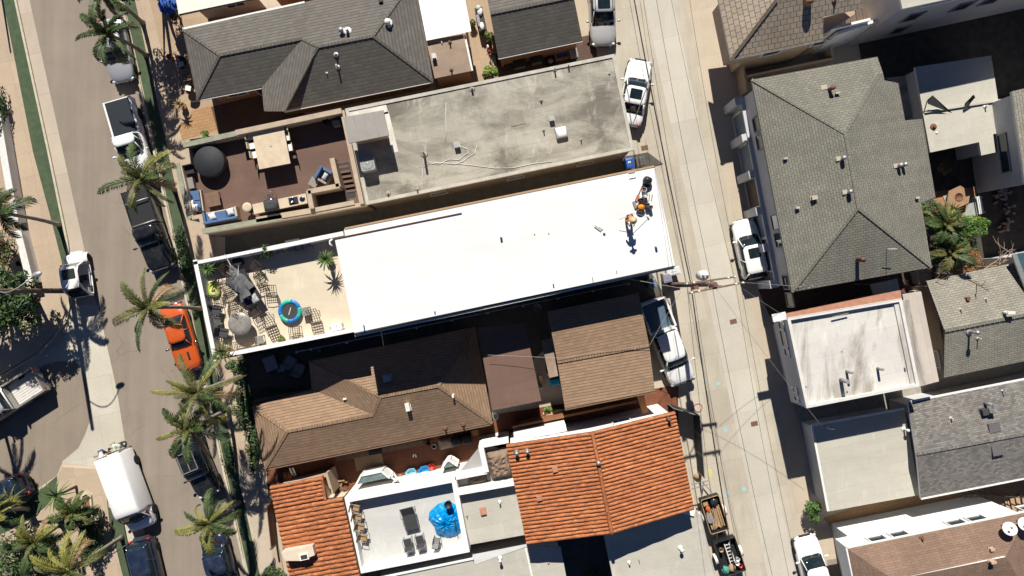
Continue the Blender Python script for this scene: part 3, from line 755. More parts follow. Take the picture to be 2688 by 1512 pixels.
rl = MB(); seg(rl, (545, 366), (628, 351), ZD + .7, .04, .04); seg(rl, (750, 322), (890, 296), ZD + 1.15, .05, .05); rl.build('rail', GALV, h, world=True)
dw = MB(); seg(dw, (556, 612), (850, 562), 2.55, .05, .3); dw.build('eave_moulding', TRIMD, h, world=True)

# --- white roof with the cream deck
ZR, ZD = 7.0, 4.5
h = thing('house', 'house with a bright white flat roof and a cream deck full of garden chairs', 'house', P(1150, 690))
wp = [(903, 602), (1719, 437), (1772, 697), (930, 874), (879, 629), (906, 622)]
r = roof(h, [[(903, 602, ZR), (1719, 437, ZR), (1772, 697, ZR), (930, 874), (879, 629), (906, 622)]], R_WHITE, WOODL, .12, 'flat_roof')
WHROOF = r
o, W = walls(h, [(903, 602), (1719, 437), (1772, 697), (930, 874)], ZR, .3, W_CREAM)
facade(o, W, 2, 3, 4.4, 1.4, 1.0, frame=TRIMG); facade(o, W, 2, 9, 4.4, 1.4, 1.0, frame=TRIMG); facade(o, W, 2, 16, .9, 1.2, 1.2, frame=TRIMG)
q = MB(); seg(q, (873, 627), (1212, 559), ZR + .07, .05, .05); q.build('roof_flashing', RUSTP, r.ob, world=True)
q = MB(); seg(q, (1232, 808), (1772, 699), ZR - .02, .09, .12); seg(q, (930, 876), (1266, 803), ZR - .02, .09, .12); q.build('gutter', TRIMD, h, world=True)
q = MB(); seg(q, (932, 882), (1770, 703), ZR - .18, .12, .1); q.build('fascia', TRIMW, h, world=True)
q = MB(); seg(q, (905, 600), (1719, 436), ZR + .03, .12, .14); q.build('drip_edge', WOODL, h, world=True)
q = MB(); A = [P(u, v, ZR) for u, v in ((873, 628), (866, 633), (866, 640), (872, 646))]; q.tube(A, .07, 6); q.build('downpipe', TRIMW, h, world=True)
for u, v, rr, hh in ((1315, 621, .07, .3), (1403, 613, .03, .1), (1440, 611, .03, .1), (1721, 646, .08, .3), (1452, 744, .04, .25), (1555, 728, .02, .3), (1618, 710, .02, .2), (955, 853, .04, .4), (1141, 816, .04, .2), (1752, 586, .04, .15)):
    pipe(r, u, v, rr, hh, PVC, flash=False)
q = MB(); p = r.at(1659, 460); ring(q, [(p + E1 * x + E2 * y)[:2] for x, y in ((-.22, -.18), (.22, -.18), (.22, .18), (-.22, .18))], .02, ZR, ZR + .06); q.build('roof_hatch', TRIMW, r.ob, world=True)
tp = [(506, 683), (900, 603), (905, 628), (956, 869), (559, 948)]
W = walls(h, tp, ZD + 1, 0, W_WHITE, 0, ZD + .3)[1]
fl = MB(); fl.poly([Vector((p[0], p[1], ZD)) for p in inset(W, .05)]); fl.build('deck_floor', DECKT, h, world=True)
pr = MB(); q = lambda u, v: P(u, v, ZD + 1)
for a, b, zt in (((506, 683), (560, 948), 1.0), ((560, 944), (932, 871), 1.0), ((690, 650), (900, 607), 1.0), ((508, 687), (700, 648), .78)):
    A, B = P(*a, ZD + 1), P(*b, ZD + 1); mid = sum(W, Vector((0, 0))) / len(W); d = (B - A).normalized(); n = Vector((-d.y, d.x, 0))
    if n.dot(Vector((mid.x, mid.y, 0)) - A) < 0: n = -n
    A += n * .14; B += n * .14
    pr.bar(Vector((A.x, A.y, ZD + zt / 2)), Vector((B.x, B.y, ZD + zt / 2)), .27, zt)
pr.build('parapet', W_WHITE, h, world=True)
pr = MB(); A, B = P(508, 687, ZD + 1), P(700, 648, ZD + 1)
pr.bar(Vector((A.x, A.y - .1, ZD + .97)), Vector((B.x, B.y - .1, ZD + .97)), .2, .06)
for k in range(44):
    p = A.lerp(B, k / 43); pr.box((p.x, p.y - .1, ZD + .87), (.05, .07, .18), ROW)
pr.build('balustrade', W_WHITE, h, world=True)
rl = MB(); seg(rl, (519, 690), (567, 925), ZD + .95, .04, .04); seg(rl, (523, 690), (571, 925), ZD + .8, .03, .03); rl.build('rail', TRIMD, h, world=True)

# --- long pipe rail along the shaded side yard
t = thing('pipe_rail', 'thin grey pipe rail with square posts along the shaded yard south of the white roof', 'railing', P(1300, 830))
pr = MB(); pr.bar(P(779, 924, 2.1), P(1650, 744, 2.1), .05, .05); pr.build('rail', GALV, t, world=True)
for u, v in ((779, 924), (817, 917), (910, 899), (1002, 879), (1094, 861), (1187, 841), (1280, 822), (1373, 803), (1465, 784), (1557, 764), (1650, 745)):
    p = P(u, v, 2.1); q = MB(); q.box((p.x, p.y, 1.06), (.06, .06, 2.1), ROW); q.box((p.x, p.y, 2.13), (.16, .16, .1), ROW); q.build('post', GALV, t, world=True)

# --- brown hip-roofed bungalow
EV, R1, R2 = 2.3, 2.75, 3.0
h = thing('house', 'bungalow with a ribbed brown hip roof half in the shade of the white-roofed house', 'house', P(1000, 1040))
SW, SE, NE, NM, IC, NW = (695, 1231, EV), (1293, 1111, EV), (1247, 858, EV), (811, 949, EV), (818, 1022, EV), (662, 1068, EV)
A1, A2, V1, B1, B2 = (755, 1132, R1), (980, 1089, R1), (980, 1089), (999, 1041, R2), (1150, 1013, R2)
r = roof(h, [[NW, SW, A1], [SW, SE, B2, B1, A2, A1], [NW, A1, A2, IC], [IC, A2, B1, NM], [NM, B1, B2, NE], [NE, B2, SE]], R_BROWN, TRIMB, .16)
o, W = walls(h, [q[:2] for q in (NW, SW, SE, NE, NM, IC)], EV, .5, W_BROWN)
ridgecap(r, [NW, A1, A2, B1, B2, SE], R_BROWN, .26); ridgecap(r, [SW, A1], R_BROWN, .26); ridgecap(r, [B1, NM], R_BROWN, .26); ridgecap(r, [B2, NE], R_BROWN, .26)
gutter(h, (695, 1233, EV - .1), (1293, 1113, EV - .1), TRIMB)
hood(r, 1072, 1066, .26, .5, .42, PVC, 'chimney'); hood(r, 1190, 1038, .12, .2, .35, PVC); pipe(r, 1169, 1124, .06, .3, RUSTP); pipe(r, 1216, 1114, .06, .3, RUSTP); hood(r, 1018, 992, .5, .4, .3, GALV); hood(r, 905, 1047, .2, .1, .06, PVC)
c2 = roof(h, [[(1254, 862, 4.0), (1377, 846, 4.0), (1421, 1052, 4.0), (1292, 1078, 4.0)]], R_COVER, TRIMB, .12, 'patio_cover')
q = MB()
for u, v in ((1372, 852), (1412, 1045), (1300, 1070)):
    p = P(u, v, 3.9); q.box((p.x, p.y, 1.95), (.1, .1, 3.9), ROW)
q.build('post', TRIMB, h, world=True)
# lattice strip north of the front roof
h2 = thing('pergola', 'dark slatted trellis strip along the shaded north eave of the ribbed brown roof', 'trellis', P(740, 1050))
q = MB(); A, B = P(665, 1058, 2.0), P(805, 1030, 2.0)
for d in (-.16, .16): q.bar(A + E2 * d, B + E2 * d, .06, .08)
for k in range(27): p = A.lerp(B, k / 26); q.bar(p - E2 * .2, p + E2 * .2, .06, .05)
q.build('slat_panel', TRIMB, h2, world=True)
q = MB()
for f in (.03, .5, .97): p = A.lerp(B, f); q.box((p.x, p.y, 1.0), (.08, .08, 2.0), ROW)
q.build('post', TRIMB, h2, world=True)
# garage of the brown house
h = thing('garage', 'garage with a ribbed brown gable roof beside the white pickup in the alley', 'garage', P(1580, 920))
GE, GR = 4.5, 4.9
r = roof(h, [[(1437, 818, GE), (1676, 770, GE), (1704, 906, GR), (1463, 950, GR)], [(1463, 950, GR), (1704, 906, GR), (1719, 1026, GE), (1483, 1073, GE)]], R_BROWN, TRIMB, .16)
walls(h, [(1437, 818), (1676, 770), (1719, 1026), (1483, 1073)], GE, .3, W_BROWN)
ridgecap(r, [(1463, 950, GR), (1704, 906, GR)], R_BROWN, .28); gutter(h, (1483, 1075, GE - .1), (1719, 1028, GE - .1), TRIMB)
l2 = roof(h, [[(1421, 894, 3.4), (1450, 887, 3.4), (1473, 985, 3.4), (1442, 992, 3.4)]], R_FLATB, TRIMB, .1, 'lean_to_roof')
q = MB(); p = P(1440, 985, 3.3); q.box((p.x, p.y, 1.65), (.09, .09, 3.3), ROW); p = P(1424, 898, 3.3); q.box((p.x, p.y, 1.65), (.09, .09, 3.3), ROW); q.build('post', TRIMB, h, world=True)

# --- orange tiled house at the bottom
def barrel(parent, A, B, C, D, rows, name='tiled_roof', th=.2):
    """A-B lower edge, D-C upper edge (A below D); barrel rows run from the lower edge to the upper one"""
    mb = MB(); m = 6; n = rows * m; k2 = 10
    amp = .055
    nrm = (B - A).cross(D - A).normalized()
    if nrm.z < 0: nrm = -nrm
    secs = []
    for j in range(k2 + 1):
        row = []
        for i in range(n + 1):
            f = i / n; a = A.lerp(B, f); d = D.lerp(C, f)
            ph = (i % m) / m
            hgt = amp * (math.sin(math.pi * ph) ** .7 * 2 - 1) if i % m else -amp
            row.append(a.lerp(d, j / k2) + nrm * (hgt + amp + .025 * math.sin(j * 2.1 + (i // m) * 1.7)))
        secs.append(row)
    mb.loft(secs, 0, caps=False, smooth=True)
    dn = Vector((0, 0, -th))
    for a, b in ((A, B), (B, C), (C, D), (D, A)): mb.add([a, b, b + dn, a + dn], [(0, 1, 2, 3)], 1)
    mb.add([A + dn, B + dn, C + dn, D + dn], [(3, 2, 1, 0)], 1)
    return mb.build(name, [R_BARREL, TRIMB], parent, world=True, fix=False)
h = thing('house', 'house with orange barrel tile roofs around a pale walled deck at the bottom', 'house', P(1200, 1330))
ORH = h
e1, e2, e3, e4, r1, r2 = P(1329, 1167, 4.6), P(1383, 1430, 4.6), P(1822, 1338, 4.6), P(1771, 1080, 4.6), P(1554, 1134, 5.4), P(1606, 1402, 5.4)
tw = barrel(h, e1, e2, r2, r1, 27); te = barrel(h, e4, e3, r2, r1, 27)
q = MB(); q.tube([r1.lerp(r2, k / 30) + Vector((0, 0, .1 + .02 * (k % 2))) for k in range(31)], .13, 8); q.build('ridge_cap', R_BARREL, h, world=True)
o, W = walls(h, [(1329, 1167), (1554, 1129), (1771, 1080), (1822, 1338), (1606, 1396), (1383, 1430)], 4.6, .22, W_WHITE, 0, 4.55)
facade(o, W, 0, 2.2, 2.6, 1.2, .9, frame=TRIMW); facade(o, W, 1, 2.2, 2.6, 1.2, .9)
q = MB(); seg(q, (1350, 1150), (1486, 1122), 3.0, .5, 3.0); q.build('chimney_breast', W_WHITE, h, world=True)
class _R: pass
rp = _R(); rp.ob = tw
def pip(ob, u, v, z, r=.08, hh=.3, m=None):
    p = P(u, v, z); mb = MB(); mb.lathe(p, [(r * 2.2, -.02), (r * 1.2, .06), (r, .08), (r, hh)], 10); mb.lathe(p + Vector((0, 0, hh)), [(r * 1.5, -.03), (r * 1.5, .06), (r * .3, .12)], 10); mb.build('vent_pipe', m or GALV, ob, world=True)
pip(tw, 1356, 1187, 4.8, .09, .35); pip(tw, 1384, 1183, 4.85, .09, .35); pip(te, 1570, 1213, 5.45, .1, .3); pip(te, 1755, 1100, 4.8, .08, .3, RUSTP)
for u, v, z in ((1457, 1232, 5.1), (1416, 1307, 4.9)):
    q = MB(); q.box(P(u, v, z), (.34, .3, .3), ROW); q.build('terracotta_vent', plain('pink_clay', (.46, .22, .15), (.36, .17, .11), 4, .9), tw, world=True)
# west wing
a, b, c, d = P(709, 1276, 2.85), P(800, 1700, 2.85), P(990, 1700, 3.6), P(899, 1306, 3.6)
w1, w2 = P(853, 1311, 3.4), P(843, 1252, 3.37)
t1 = barrel(h, P(709, 1276, 2.85), P(722, 1337, 2.85), P(856, 1311, 3.4), P(843, 1252, 3.4), 6)
t2 = barrel(h, P(722, 1338, 2.852), P(815, 1760, 2.85), P(993, 1730, 3.6), P(900, 1305, 3.6), 36)
walls(h, [(709, 1276), (843, 1252), (856, 1311), (899, 1306), (985, 1700), (800, 1740)], 2.85, .3, W_CREAM, 0, 2.8)
q = MB(); seg(q, (843, 1250), (854, 1312), 3.5, .16, .3); q.build('gable_tile', R_BARREL, h, world=True)
q = MB(); W = [P(u, v, 3.6) for u, v in ((741, 1448), (822, 1430), (828, 1455), (790, 1470), (750, 1470))]; q.prism(W, 2.6, 3.75)
q.build('chimney', W_CREAM, h, world=True)
q = MB(); p = P(799, 1461, 3.76); q.box(p, (.62, .42, .16), ROW, 0); q.box(p + Vector((0, 0, .086)), (.44, .28, .02), ROW, 1); q.build('flue', [W_WHITE, TRIMD], h, world=True)
# walled deck
ZD, ZP = 2.45, 3.25
dp = [(903, 1308), (1272, 1239), (1346, 1268), (1204, 1292), (1233, 1449), (940, 1507)]
dp = [(903, 1308), (1196, 1252), (1233, 1449), (940, 1507)]
W = walls(h, dp, ZP, 0, W_WHITE, 0, ZD + .1)[1]
q = MB(); q.poly([Vector((p[0], p[1], ZD)) for p in inset(W, .05)]); q.build('deck_floor', DECKW, h, world=True)
q = MB(); I = ring(q, W, .33, ZD, ZP); q.build('parapet', W_WHITE, h, world=True)
q = MB(); A, B = P(1190, 1470, ZD), P(930, 1490, ZD)
# passage north of the grey roof, with its own walls
q = MB(); q.poly([P(*p, 2.4) for p in ((1190, 1258), (1262, 1168), (1335, 1180), (1350, 1275), (1200, 1302))]); q.build('landing_floor', plain('grey_landing', (.33, .32, .31), (.27, .265, .26), 2, .85), h, world=True)
q = MB(); seg(q, (1262, 1172), (1277, 1240), 3.3, .34, 3.3); seg(q, (1194, 1254), (1277, 1238), 3.25, .34, 3.2); seg(q, (1203, 1294), (1350, 1268), 3.3, .34, 3.2); seg(q, (1262, 1172), (1335, 1158), 3.0, .24, 3.0); q.build('landing_wall', W_WHITE, h, world=True)
rg = roof(h, [[(1206, 1302, 2.6), (1352, 1276, 2.6), (1378, 1404, 2.6), (1234, 1430, 2.6)]], R_FLATC, CONCG, .3, 'flat_roof')
walls(h, [(1206, 1302), (1352, 1276), (1378, 1404), (1234, 1430)], 2.6, .05, W_BEIGE)
pipe(rg, 1312, 1317, .05, .35, PVC); hood(rg, 1268, 1341, .35, .42, .12, plain('clay_patch', (.5, .26, .17), (.4, .2, .13), 4, .9), 'roof_box'); pipe(rg, 1226, 1356, .02, .2, TRIMD)
# bay windows of the north wall
for u0, v0, u1, v1, dep in ((935, 1272, 1022, 1254, .55), (1160, 1230, 1200, 1222, .45)):
    A, B = P(u0, v0, 2.0), P(u1, v1, 2.0); d = (B - A).normalized(); n = Vector((-d.y, d.x, 0))
    C2, D2 = B - d * .45 + n * dep, A + d * .45 + n * dep
    q = MB(); q.prism([A, B, C2, D2], .6, 2.0, 0, 1)
    for X, Y in ((A, D2), (D2, C2), (C2, B)): q.bar(Vector((X.x, X.y, 2.03)), Vector((Y.x, Y.y, 2.03)), .12, .1); q.bar(Vector((X.x, X.y, .6)), Vector((Y.x, Y.y, .6)), .12, .1)
    for X in (A, B, C2, D2): q.box((X.x, X.y, 1.3), (.1, .1, 1.5), ROW)
    q.build('bay_window', [TRIMW, WGLASS2], h, world=True)
q = MB(); A, B = P(1028, 1253, 2.0), P(1046, 1262, 2.0); C2 = P(1034, 1240, 2.0)
q.poly([A + Vector((0, 0, .05)), B + Vector((0, 0, .05)), C2 + Vector((0, 0, .05))], 1)
for X, Y in ((A, B), (B, C2), (C2, A)): q.bar(X + Vector((0, 0, .06)), Y + Vector((0, 0, .06)), .1, .1)
q.build('open_casement', [TRIMW, WGLASS2], h, world=True)
# tan garden gate wall by the west wing
t = thing('garden_wall', 'weathered tan garden wall ending beside the firewood pile on the terracotta patio', 'wall', P(852, 1265))
q = MB(); A, B = P(856, 1242, 2.1), P(872, 1296, 2.1); q.bar(Vector((A.x, A.y, 1.05)), Vector((B.x, B.y, 1.05)), .18, 2.1); A, B = P(785, 1268, 1.9), P(858, 1248, 1.9); q.bar(Vector((A.x, A.y, .95)), Vector((B.x, B.y, .95)), .16, 1.9)
q.build('wall', W_BEIGE, t, world=True)

# --- pale flat roofs below the orange tiles
h = thing('house', 'house with a pale grey flat roof at the bottom, just below the walled deck', 'house', P(1250, 1560))
r = roof(h, [[(985, 1521, 3.0), (1242, 1468, 3.0), (1244, 1484, 3.0), (1380, 1438), (1472, 1437), (1510, 1640), (1010, 1700)]], R_FLATC, TRIMG, .2, 'flat_roof')
walls(h, [(985, 1521), (1242, 1468), (1380, 1440), (1472, 1437), (1510, 1640), (1010, 1700)], 3.0, .15, W_GREY)
pipe(r, 1313, 1465, .06, .5, PVC, cap=True); pipe(r, 1440, 1478, .03, .1, TRIMG)
q = MB(); seg(q, (1380, 1440), (1412, 1580), 3.12, .1, .14); q.build('edge_trim', TRIMW, r.ob, world=True); q = MB(); seg(q, (990, 1519), (1242, 1467), 3.1, .12, .12); q.build('edge_trim', TRIMW, r.ob, world=True)
h = thing('garage', 'garage with a pale flat roof half shaded by the orange tiles, beside the loaded trailers', 'garage', P(1730, 1440))
r = roof(h, [[(1582, 1385, 3.1), (1812, 1330, 3.1), (1840, 1352, 3.1), (1873, 1490), (1890, 1560), (1625, 1600)]], R_FLATC, TRIMW, .2, 'flat_roof')
walls(h, [(1582, 1385), (1812, 1330), (1840, 1352), (1873, 1490), (1890, 1560), (1625, 1600)], 3.1, .15, W_GREY)
pipe(r, 1786, 1438, .07, .45, PVC, cap=True); pipe(r, 1651, 1476, .05, .3, PVC); pipe(r, 1677, 1470, .02, .25, TRIMG)
q = MB(); seg(q, (1790, 1338), (1824, 1346), 3.25, .5, .3); q.build('corner_parapet', W_WHITE, h, world=True)
# ================================================================== east row, from the top
h = thing('house', 'house with a beige tiled hip roof at the top, right of the alley', 'house', P(2090, 40))
EV = 5.2
r = roof(h, [[(1882, -20, EV), (1919, 157, EV), (2038, 0, 6.5), (2026, -45)],
             [(1919, 157, EV), (2161, 107, EV), (2161, 42), (2264, 21), (2240, -70), (2026, -45), (2038, 0, 6.5)][:5] + [(2038, 0, 6.5)]], R_BEIGE, TRIMW, .2)
uw = [(1882, -20), (1919, 157), (2161, 107), (2264, 40), (2240, -70)]; o, W = walls(h, uw, EV, .35, W_BEIGE, 2.7, name='upper_wall'); W2 = inset([(p.x, p.y) for p in world(uw, EV)], .36)
W2[0] += Vector((E1.x, E1.y)) * 1.35; W2[1] += Vector((E1.x, E1.y)) * 1.35; q = MB(); q.prism(W2, 0, 2.72); q.build('wall', W_BEIGE, h, world=True); q = MB(); q.poly([Vector((p[0], p[1], 2.69)) for p in W]); q.build('soffit', W_BEIGE, h, world=True)
facade(o, W, 1, 3.0, 3.2, 1.3, 1.0, frame=TRIMW); facade(o, W, 1, 6.3, 3.2, 1.0, .8, frame=TRIMW)
ridgecap(r, [(1919, 157, EV), (2038, 0, 6.5)], plain('dark_hip_tile', (.16, .125, .095), (.11, .085, .065), 5, .9), .26)
q = MB(); p = r.at(2119, 4); q.lathe(p, [(.3, -.1), (.26, .3), (.3, .32), (.3, .45), (.001, .5)], 14); q.build('chimney_pot', plain('clay_pot', (.42, .22, .12), (.32, .16, .09), 4, .9), r.ob, world=True); pipe(r, 2190, 3, .05, .3, RUSTP)
st = MB()
for k in range(8):
    a, b = P(2170 + k * 13, 84 - k * 3, 3.6), P(2164 + k * 13, 52 - k * 3, 3.6); st.bar(Vector((a.x, a.y, 3.0 + k * .17)), Vector((b.x, b.y, 3.0 + k * .17)), .3, .06)
st.build('stair_tread', plain('brown_stair', (.15, .10, .075), (.11, .075, .055), 3, .85), h, world=True)
q = MB(); seg(q, (2150, 82), (2285, 50), 4.4, .16, 2.2); seg(q, (2197, 88), (2328, 44), 4.0, .2, 4.0); q.build('stair_wall', W_WHITE, h, world=True)

h = thing('house', 'tall pale house cut by the top right corner, its south wall in shade', 'house', P(2520, -20))
r = roof(h, [[(2369, 23, 7.0), (3150, -144, 7.0), (3150, -320, 7.0), (2330, -160)]], R_FLATC, TRIMW, .2, 'flat_roof')
o, W = walls(h, [(2369, 23), (3150, -144), (3150, -320), (2330, -160)], 7.0, .12, plain('pale_grey_stucco', (.50, .46, .43), (.42, .39, .37), 1.2, .85, .3, 60))
for t, z in ((2.2, 3.6), (5.6, 3.6), (2.8, .9), (7.6, 3.6)): facade(o, W, 0, t, z, 1.1, 1.3, frame=TRIMG)
q = MB(); seg(q, (2420, 12), (2560, -19), 6.3, .3, .25); q.build('ledge', TRIMW, h, world=True)

# low wall in the gap
t = thing('garden_wall', 'low grey wall along the shaded gap north of the big grey hip roof', 'wall', P(2070, 178))
q = MB()
for a, b in (((1955, 201), (2188, 153)), ((2188, 153), (2182, 122)), ((1951, 170), (1962, 240))): seg(q, a, b, 1.6, .14, 1.6)
q.build('wall', W_BEIGE, t, world=True)

# --- big grey hip roof with the garage front
TANV = plain('cream_vent', (.46, .42, .34), (.38, .35, .28), 4, .7)
h = thing('apartment_house', 'two storey house under a big grey hip roof with a row of alley garage doors', 'house', P(2200, 450))
EV, RG = 5.6, 6.95
NW, SW, SE = (1973, 209, EV), (2079, 767, EV), (2446, 702, EV)
RN, RS = (2217, 350, RG), (2252, 547, RG)
r = roof(h, [[NW, SW, RS, RN], [SW, SE, RS], [NW, RN, (2317, 189), (2303, 149, EV)],
             [RN, RS, SE, (2418, 532), (2456, 518), (2421, 312), (2376, 316), (2358, 218), (2322, 211), (2317, 189)]], R_GREY, TRIMG, .2)
EVW = 5.6
o, W = walls(h, [(1973, 209), (2079, 767), (2446, 702), (2400, 520), (2340, 230), (2303, 149)], EV, .42, W_GREY)
L = (Vector(W[1]) - Vector(W[0])).length
# W[0]->W[1] is the alley front
seglen = L / 6
wl = MB()
for k, wd_ in enumerate((2.3, 2.3, 2.2, 2.3, 2.4)):
    t = 1.9 + k * (L - 3.2) / 4.4
    facade(o, W, 0, t, .05, wd_, 2.15, 'garage_door', TRIMW, DOORB if k != 2 else DOORD, .12)
for t in (2.2, 3.4, 8.9, 10.1, 13.0, 14.2): facade(o, W, 0, t, 3.5, .95, 1.1, frame=TRIMG)
for k in range(6):
    f = .01 + k * .196; c = Vector((*W[0], 0)).lerp(Vector((*W[1], 0)), f); q = MB(); q.box(c - E1 * .28 + Vector((0, 0, 1.25)), (.62, .55, 2.5), ROW); q.build('pier', W_GREY, o, world=True)
hd = MB(); a, b = Vector((*W[0], 2.55)), Vector((*W[1], 2.55)); hd.bar(a, b, .5, .16); hd.build('ledge', W_GREY, o, world=True)
lt = MB()
for k in range(6):
    p = a.lerp(b, .06 + k * .176) + Vector((-.16, 0, -.25)); lt.box(p, (.12, .12, .22), ROW)
lt.build('wall_lamp', TRIMD, o, world=True)
for a, b in ((NW, RN), (RN, (2309, 192)), (SW, RS), (RS, SE), (RN, RS)):
    ridgecap(r, [a, b], R_GREY, .22)
for u, v, w, d, hh in ((2060, 417, .3, .12, .2), (2134, 520, .42, .3, .3), (2091, 546, .3, .16, .25), (2405, 520, .3, .14, .2)): hood(r, u, v, w * .75, d * .75, hh * .8, TANV)
for u, v, dx in ((2200, 417, 9), (2217, 505, 9), (2350, 436, 7), (2364, 434, 5)):
    hood(r, u, v, .26, .22, .04, TANV); p = r.at(u + dx, v); q = MB(); q.lathe(p + Vector((0, 0, .0)), [(.08, -.05), (.08, .16), (.13, .18), (.13, .42), (.11, .47), (.001, .49)], 12); q.build('turbine_vent', GALV, r.ob, world=True)
q = MB(); p = r.at(2166, 236); q.lathe(p + Vector((.25, 0, 0)), [(.12, -.1), (.12, .5), (.16, .52), (.16, .6), (.001, .62)], 12); q.build('flue_pipe', RUSTP, r.ob, world=True); hood(r, 2162, 230, .34, .24, .04, TANV); hood(r, 2195, 246, .26, .1, .2, TANV)
q = MB(); p = r.at(2250, 683); q.lathe(p, [(.13, -.1), (.13, .75), (.17, .77), (.001, .86)], 12); q.build('flue_pipe', RUSTP, r.ob, world=True)
q = MB(); p = r.at(2327, 655); q.tube([p, p + Vector((0, 0, .9))], .02, 6); q.bar(p + Vector((-.3, 0, .7)), p + Vector((.3, 0, .7)), .03, .03); q.build('antenna', PVC, r.ob, world=True)
for u, v in ((2096, 752), (2118, 755)):
    q = MB(); p = r.at(u, v); q.tube([p, p + Vector((0, 0, .55))], .03, 6); q.bar(p + E1 * -.2 + Vector((0, 0, .45)), p + E1 * .2 + Vector((0, 0, .45)), .04, .04); q.box(p + Vector((.1, .1, .55)), (.1, .1, .1)); q.build('service_mast', GALV, r.ob, world=True)

# --- pale flat roofs at the right edge
h = thing('house', 'low house with a half-shaded pale flat roof, right of the big grey hip roof', 'house', P(2520, 260))
pp = [(2402, 176), (2602, 146), (2633, 346), (2607, 353), (2613, 400), (2576, 408), (2570, 373), (2443, 400), (2424, 300)]
r = roof(h, [[(2402, 176, 2.8), (2602, 146, 2.8), (2633, 346, 2.8)] + pp[3:]], R_FLATC, TRIMW, .2, 'flat_roof')
walls(h, pp, 2.8, .15, W_GREY)
q = MB(); seg(q, (2426, 294), (2632, 262), 2.92, .14, .14); seg(q, (2424, 296), (2443, 399), 2.9, .08, .12); q.build('roof_curb', R_FLATC, r.ob, world=True)
pipe(r, 2450, 333, .08, .18, RUSTP); pipe(r, 2585, 280, .05, .3, PVC); pipe(r, 2459, 349, .03, .06, PVC)
q = MB(); p = P(2480, 275, 2.85)
q.poly([P(*c) for c in ((2434, 262, 3.5), (2448, 250, 3.5), (2500, 297, 2.9), (2490, 294, 2.9), (2436, 273, 3.3))]); q.poly([P(*c) for c in ((2532, 272, 3.1), (2556, 248, 3.5), (2560, 256, 3.3), (2530, 292, 2.9))])
q.bar(P(2434, 265, 2.8), P(2434, 265, 3.5), .05, .05); q.bar(P(2552, 252, 2.8), P(2552, 252, 3.5), .05, .05)
t = thing('roof_flaps', 'two dark grey folded awning flaps standing on the pale flat roof at the right', 'awning', P(2490, 270)); q.build('cloth', DKGREY, t, world=True)  # dark grey folded pieces raised above the flat roof
h = thing('shed', 'small dark-roofed lean-to between the big grey hip roof and a pale flat roof', 'shed', P(2380, 250))
roof(h, [[(2322, 205, 1.3), (2398, 196, 1.3), (2424, 296, 1.3), (2376, 316), (2358, 222)]], R_FLATG, TRIMD, .15); walls(h, [(2322, 205), (2398, 196), (2424, 296), (2376, 316)], 1.3, .1, W_GREY)
h = thing('house', 'pale two storey house at the right edge with one long dark window', 'house', P(2720, 360))
r = roof(h, [[(2656, 240, 5.0), (2690, 480, 5.0), (2860, 300, 6.2), (2860, 190)]], R_GREY2, TRIMW, .2)
o, W = walls(h, [(2656, 240), (2692, 490), (2900, 450), (2860, 190)], 5.0, .2, W_GREY)
facade(o, W, 0, 3.6, 2.9, 2.6, .8, frame=TRIMG)
h = thing('wall_unit', 'orange red water drum between the pale flat roof and the right edge house', 'drum', P(2634, 266))
MB().lathe(P(2640, 266, 0), [(.28, 0), (.3, .3), (.28, .85), (.24, .9), (.001, .9)], 14).build('body', ORANGE, h, world=True)
h.name = 'water_drum'

# --- white flat-roofed house with the stained roof
h = thing('house', 'white house with a dirty white flat roof and a rusty red north edge', 'house', P(2240, 920))
ZR = 5.15
op = [(2066, 834), (2367, 783), (2414, 1014), (2117, 1072)]
r = roof(h, [[(2070, 842, ZR), (2364, 792, ZR), (2412, 1013, ZR), (2117, 1070)]], R_FLATW, TRIMW, .2, 'flat_roof')
W = [Vector((p.x, p.y)) for p in world(op, ZR + .25)]
q = MB(); q.prism(inset(W, .02), 2.85, ZR - .05, top=False, bottom=True); wl = q.build('upper_wall', W_GREY, h, world=True)
q = MB(); I = inset(W, .9); q.prism(I, 0, 2.9, top=False); q.build('wall', W_GREY, h, world=True)
q = MB(); ring(q, W, .2, ZR - .1, ZR + .25); q.build('parapet', plain('dull_white_parapet', (.66, .65, .62), (.56, .55, .52), 2, .8), h, world=True)
q = MB(); seg(q, (2366, 790), (2412, 1013), ZR + .12, 1.0, .3); q.build('east_curb', R_FLATW, h, world=True)
q = MB(); A, B, C2, D2 = P(2060, 824, ZR - .2), P(2364, 762, ZR - .2), P(2367, 785, ZR + .26), P(2066, 836, ZR + .26); q.add([A, B, C2, D2], [(0, 1, 2, 3)]); dn = Vector((0, 0, -.25)); q.add([A, B, B + dn, A + dn], [(0, 1, 2, 3)]); q.add([A + dn, B + dn, C2 + dn, D2 + dn], [(0, 1, 2, 3)])
q.build('mansard_strip', plain('rusty_red_shingle', (.32, .155, .10), (.24, .115, .075), 3, .9, .4, 30), h, world=True)
W4 = inset(W, .02)
for t, z, w, hh in ((.55, 3.8, .5, .75), (1.45, 3.7, 1.15, .85), (2.4, 3.8, .5, .75), (5.0, 3.8, .35, .7), (5.55, 3.8, .35, .7)):
    n_i = [i for i in range(4)]
    facade(wl, W4, 3, (Vector(W4[3]) - Vector(W4[0])).length - t, z, w, hh, frame=TRIMW)
q = MB(); p = P(2045, 832, ZR + .1); q.box(p, (.9, .5, .12), ROW); q.build('eave_stub', TRIMW, h, world=True)
for u, v, rr, hh in ((2222, 975, .09, .8), (2207, 997, .13, .95), (2303, 967, .09, .7), (2374, 966, .05, .2), (2112, 1014, .04, .4), (2223, 1027, .05, .08), (2209, 922, .03, .05)):
    pipe(r, u, v, rr, hh, TRIMG, flash=False)
q = MB(); seg(q, (2185, 832), (2228, 822), ZR + .3, .06, .06); q.build('conduit', GALV, r.ob, world=True)
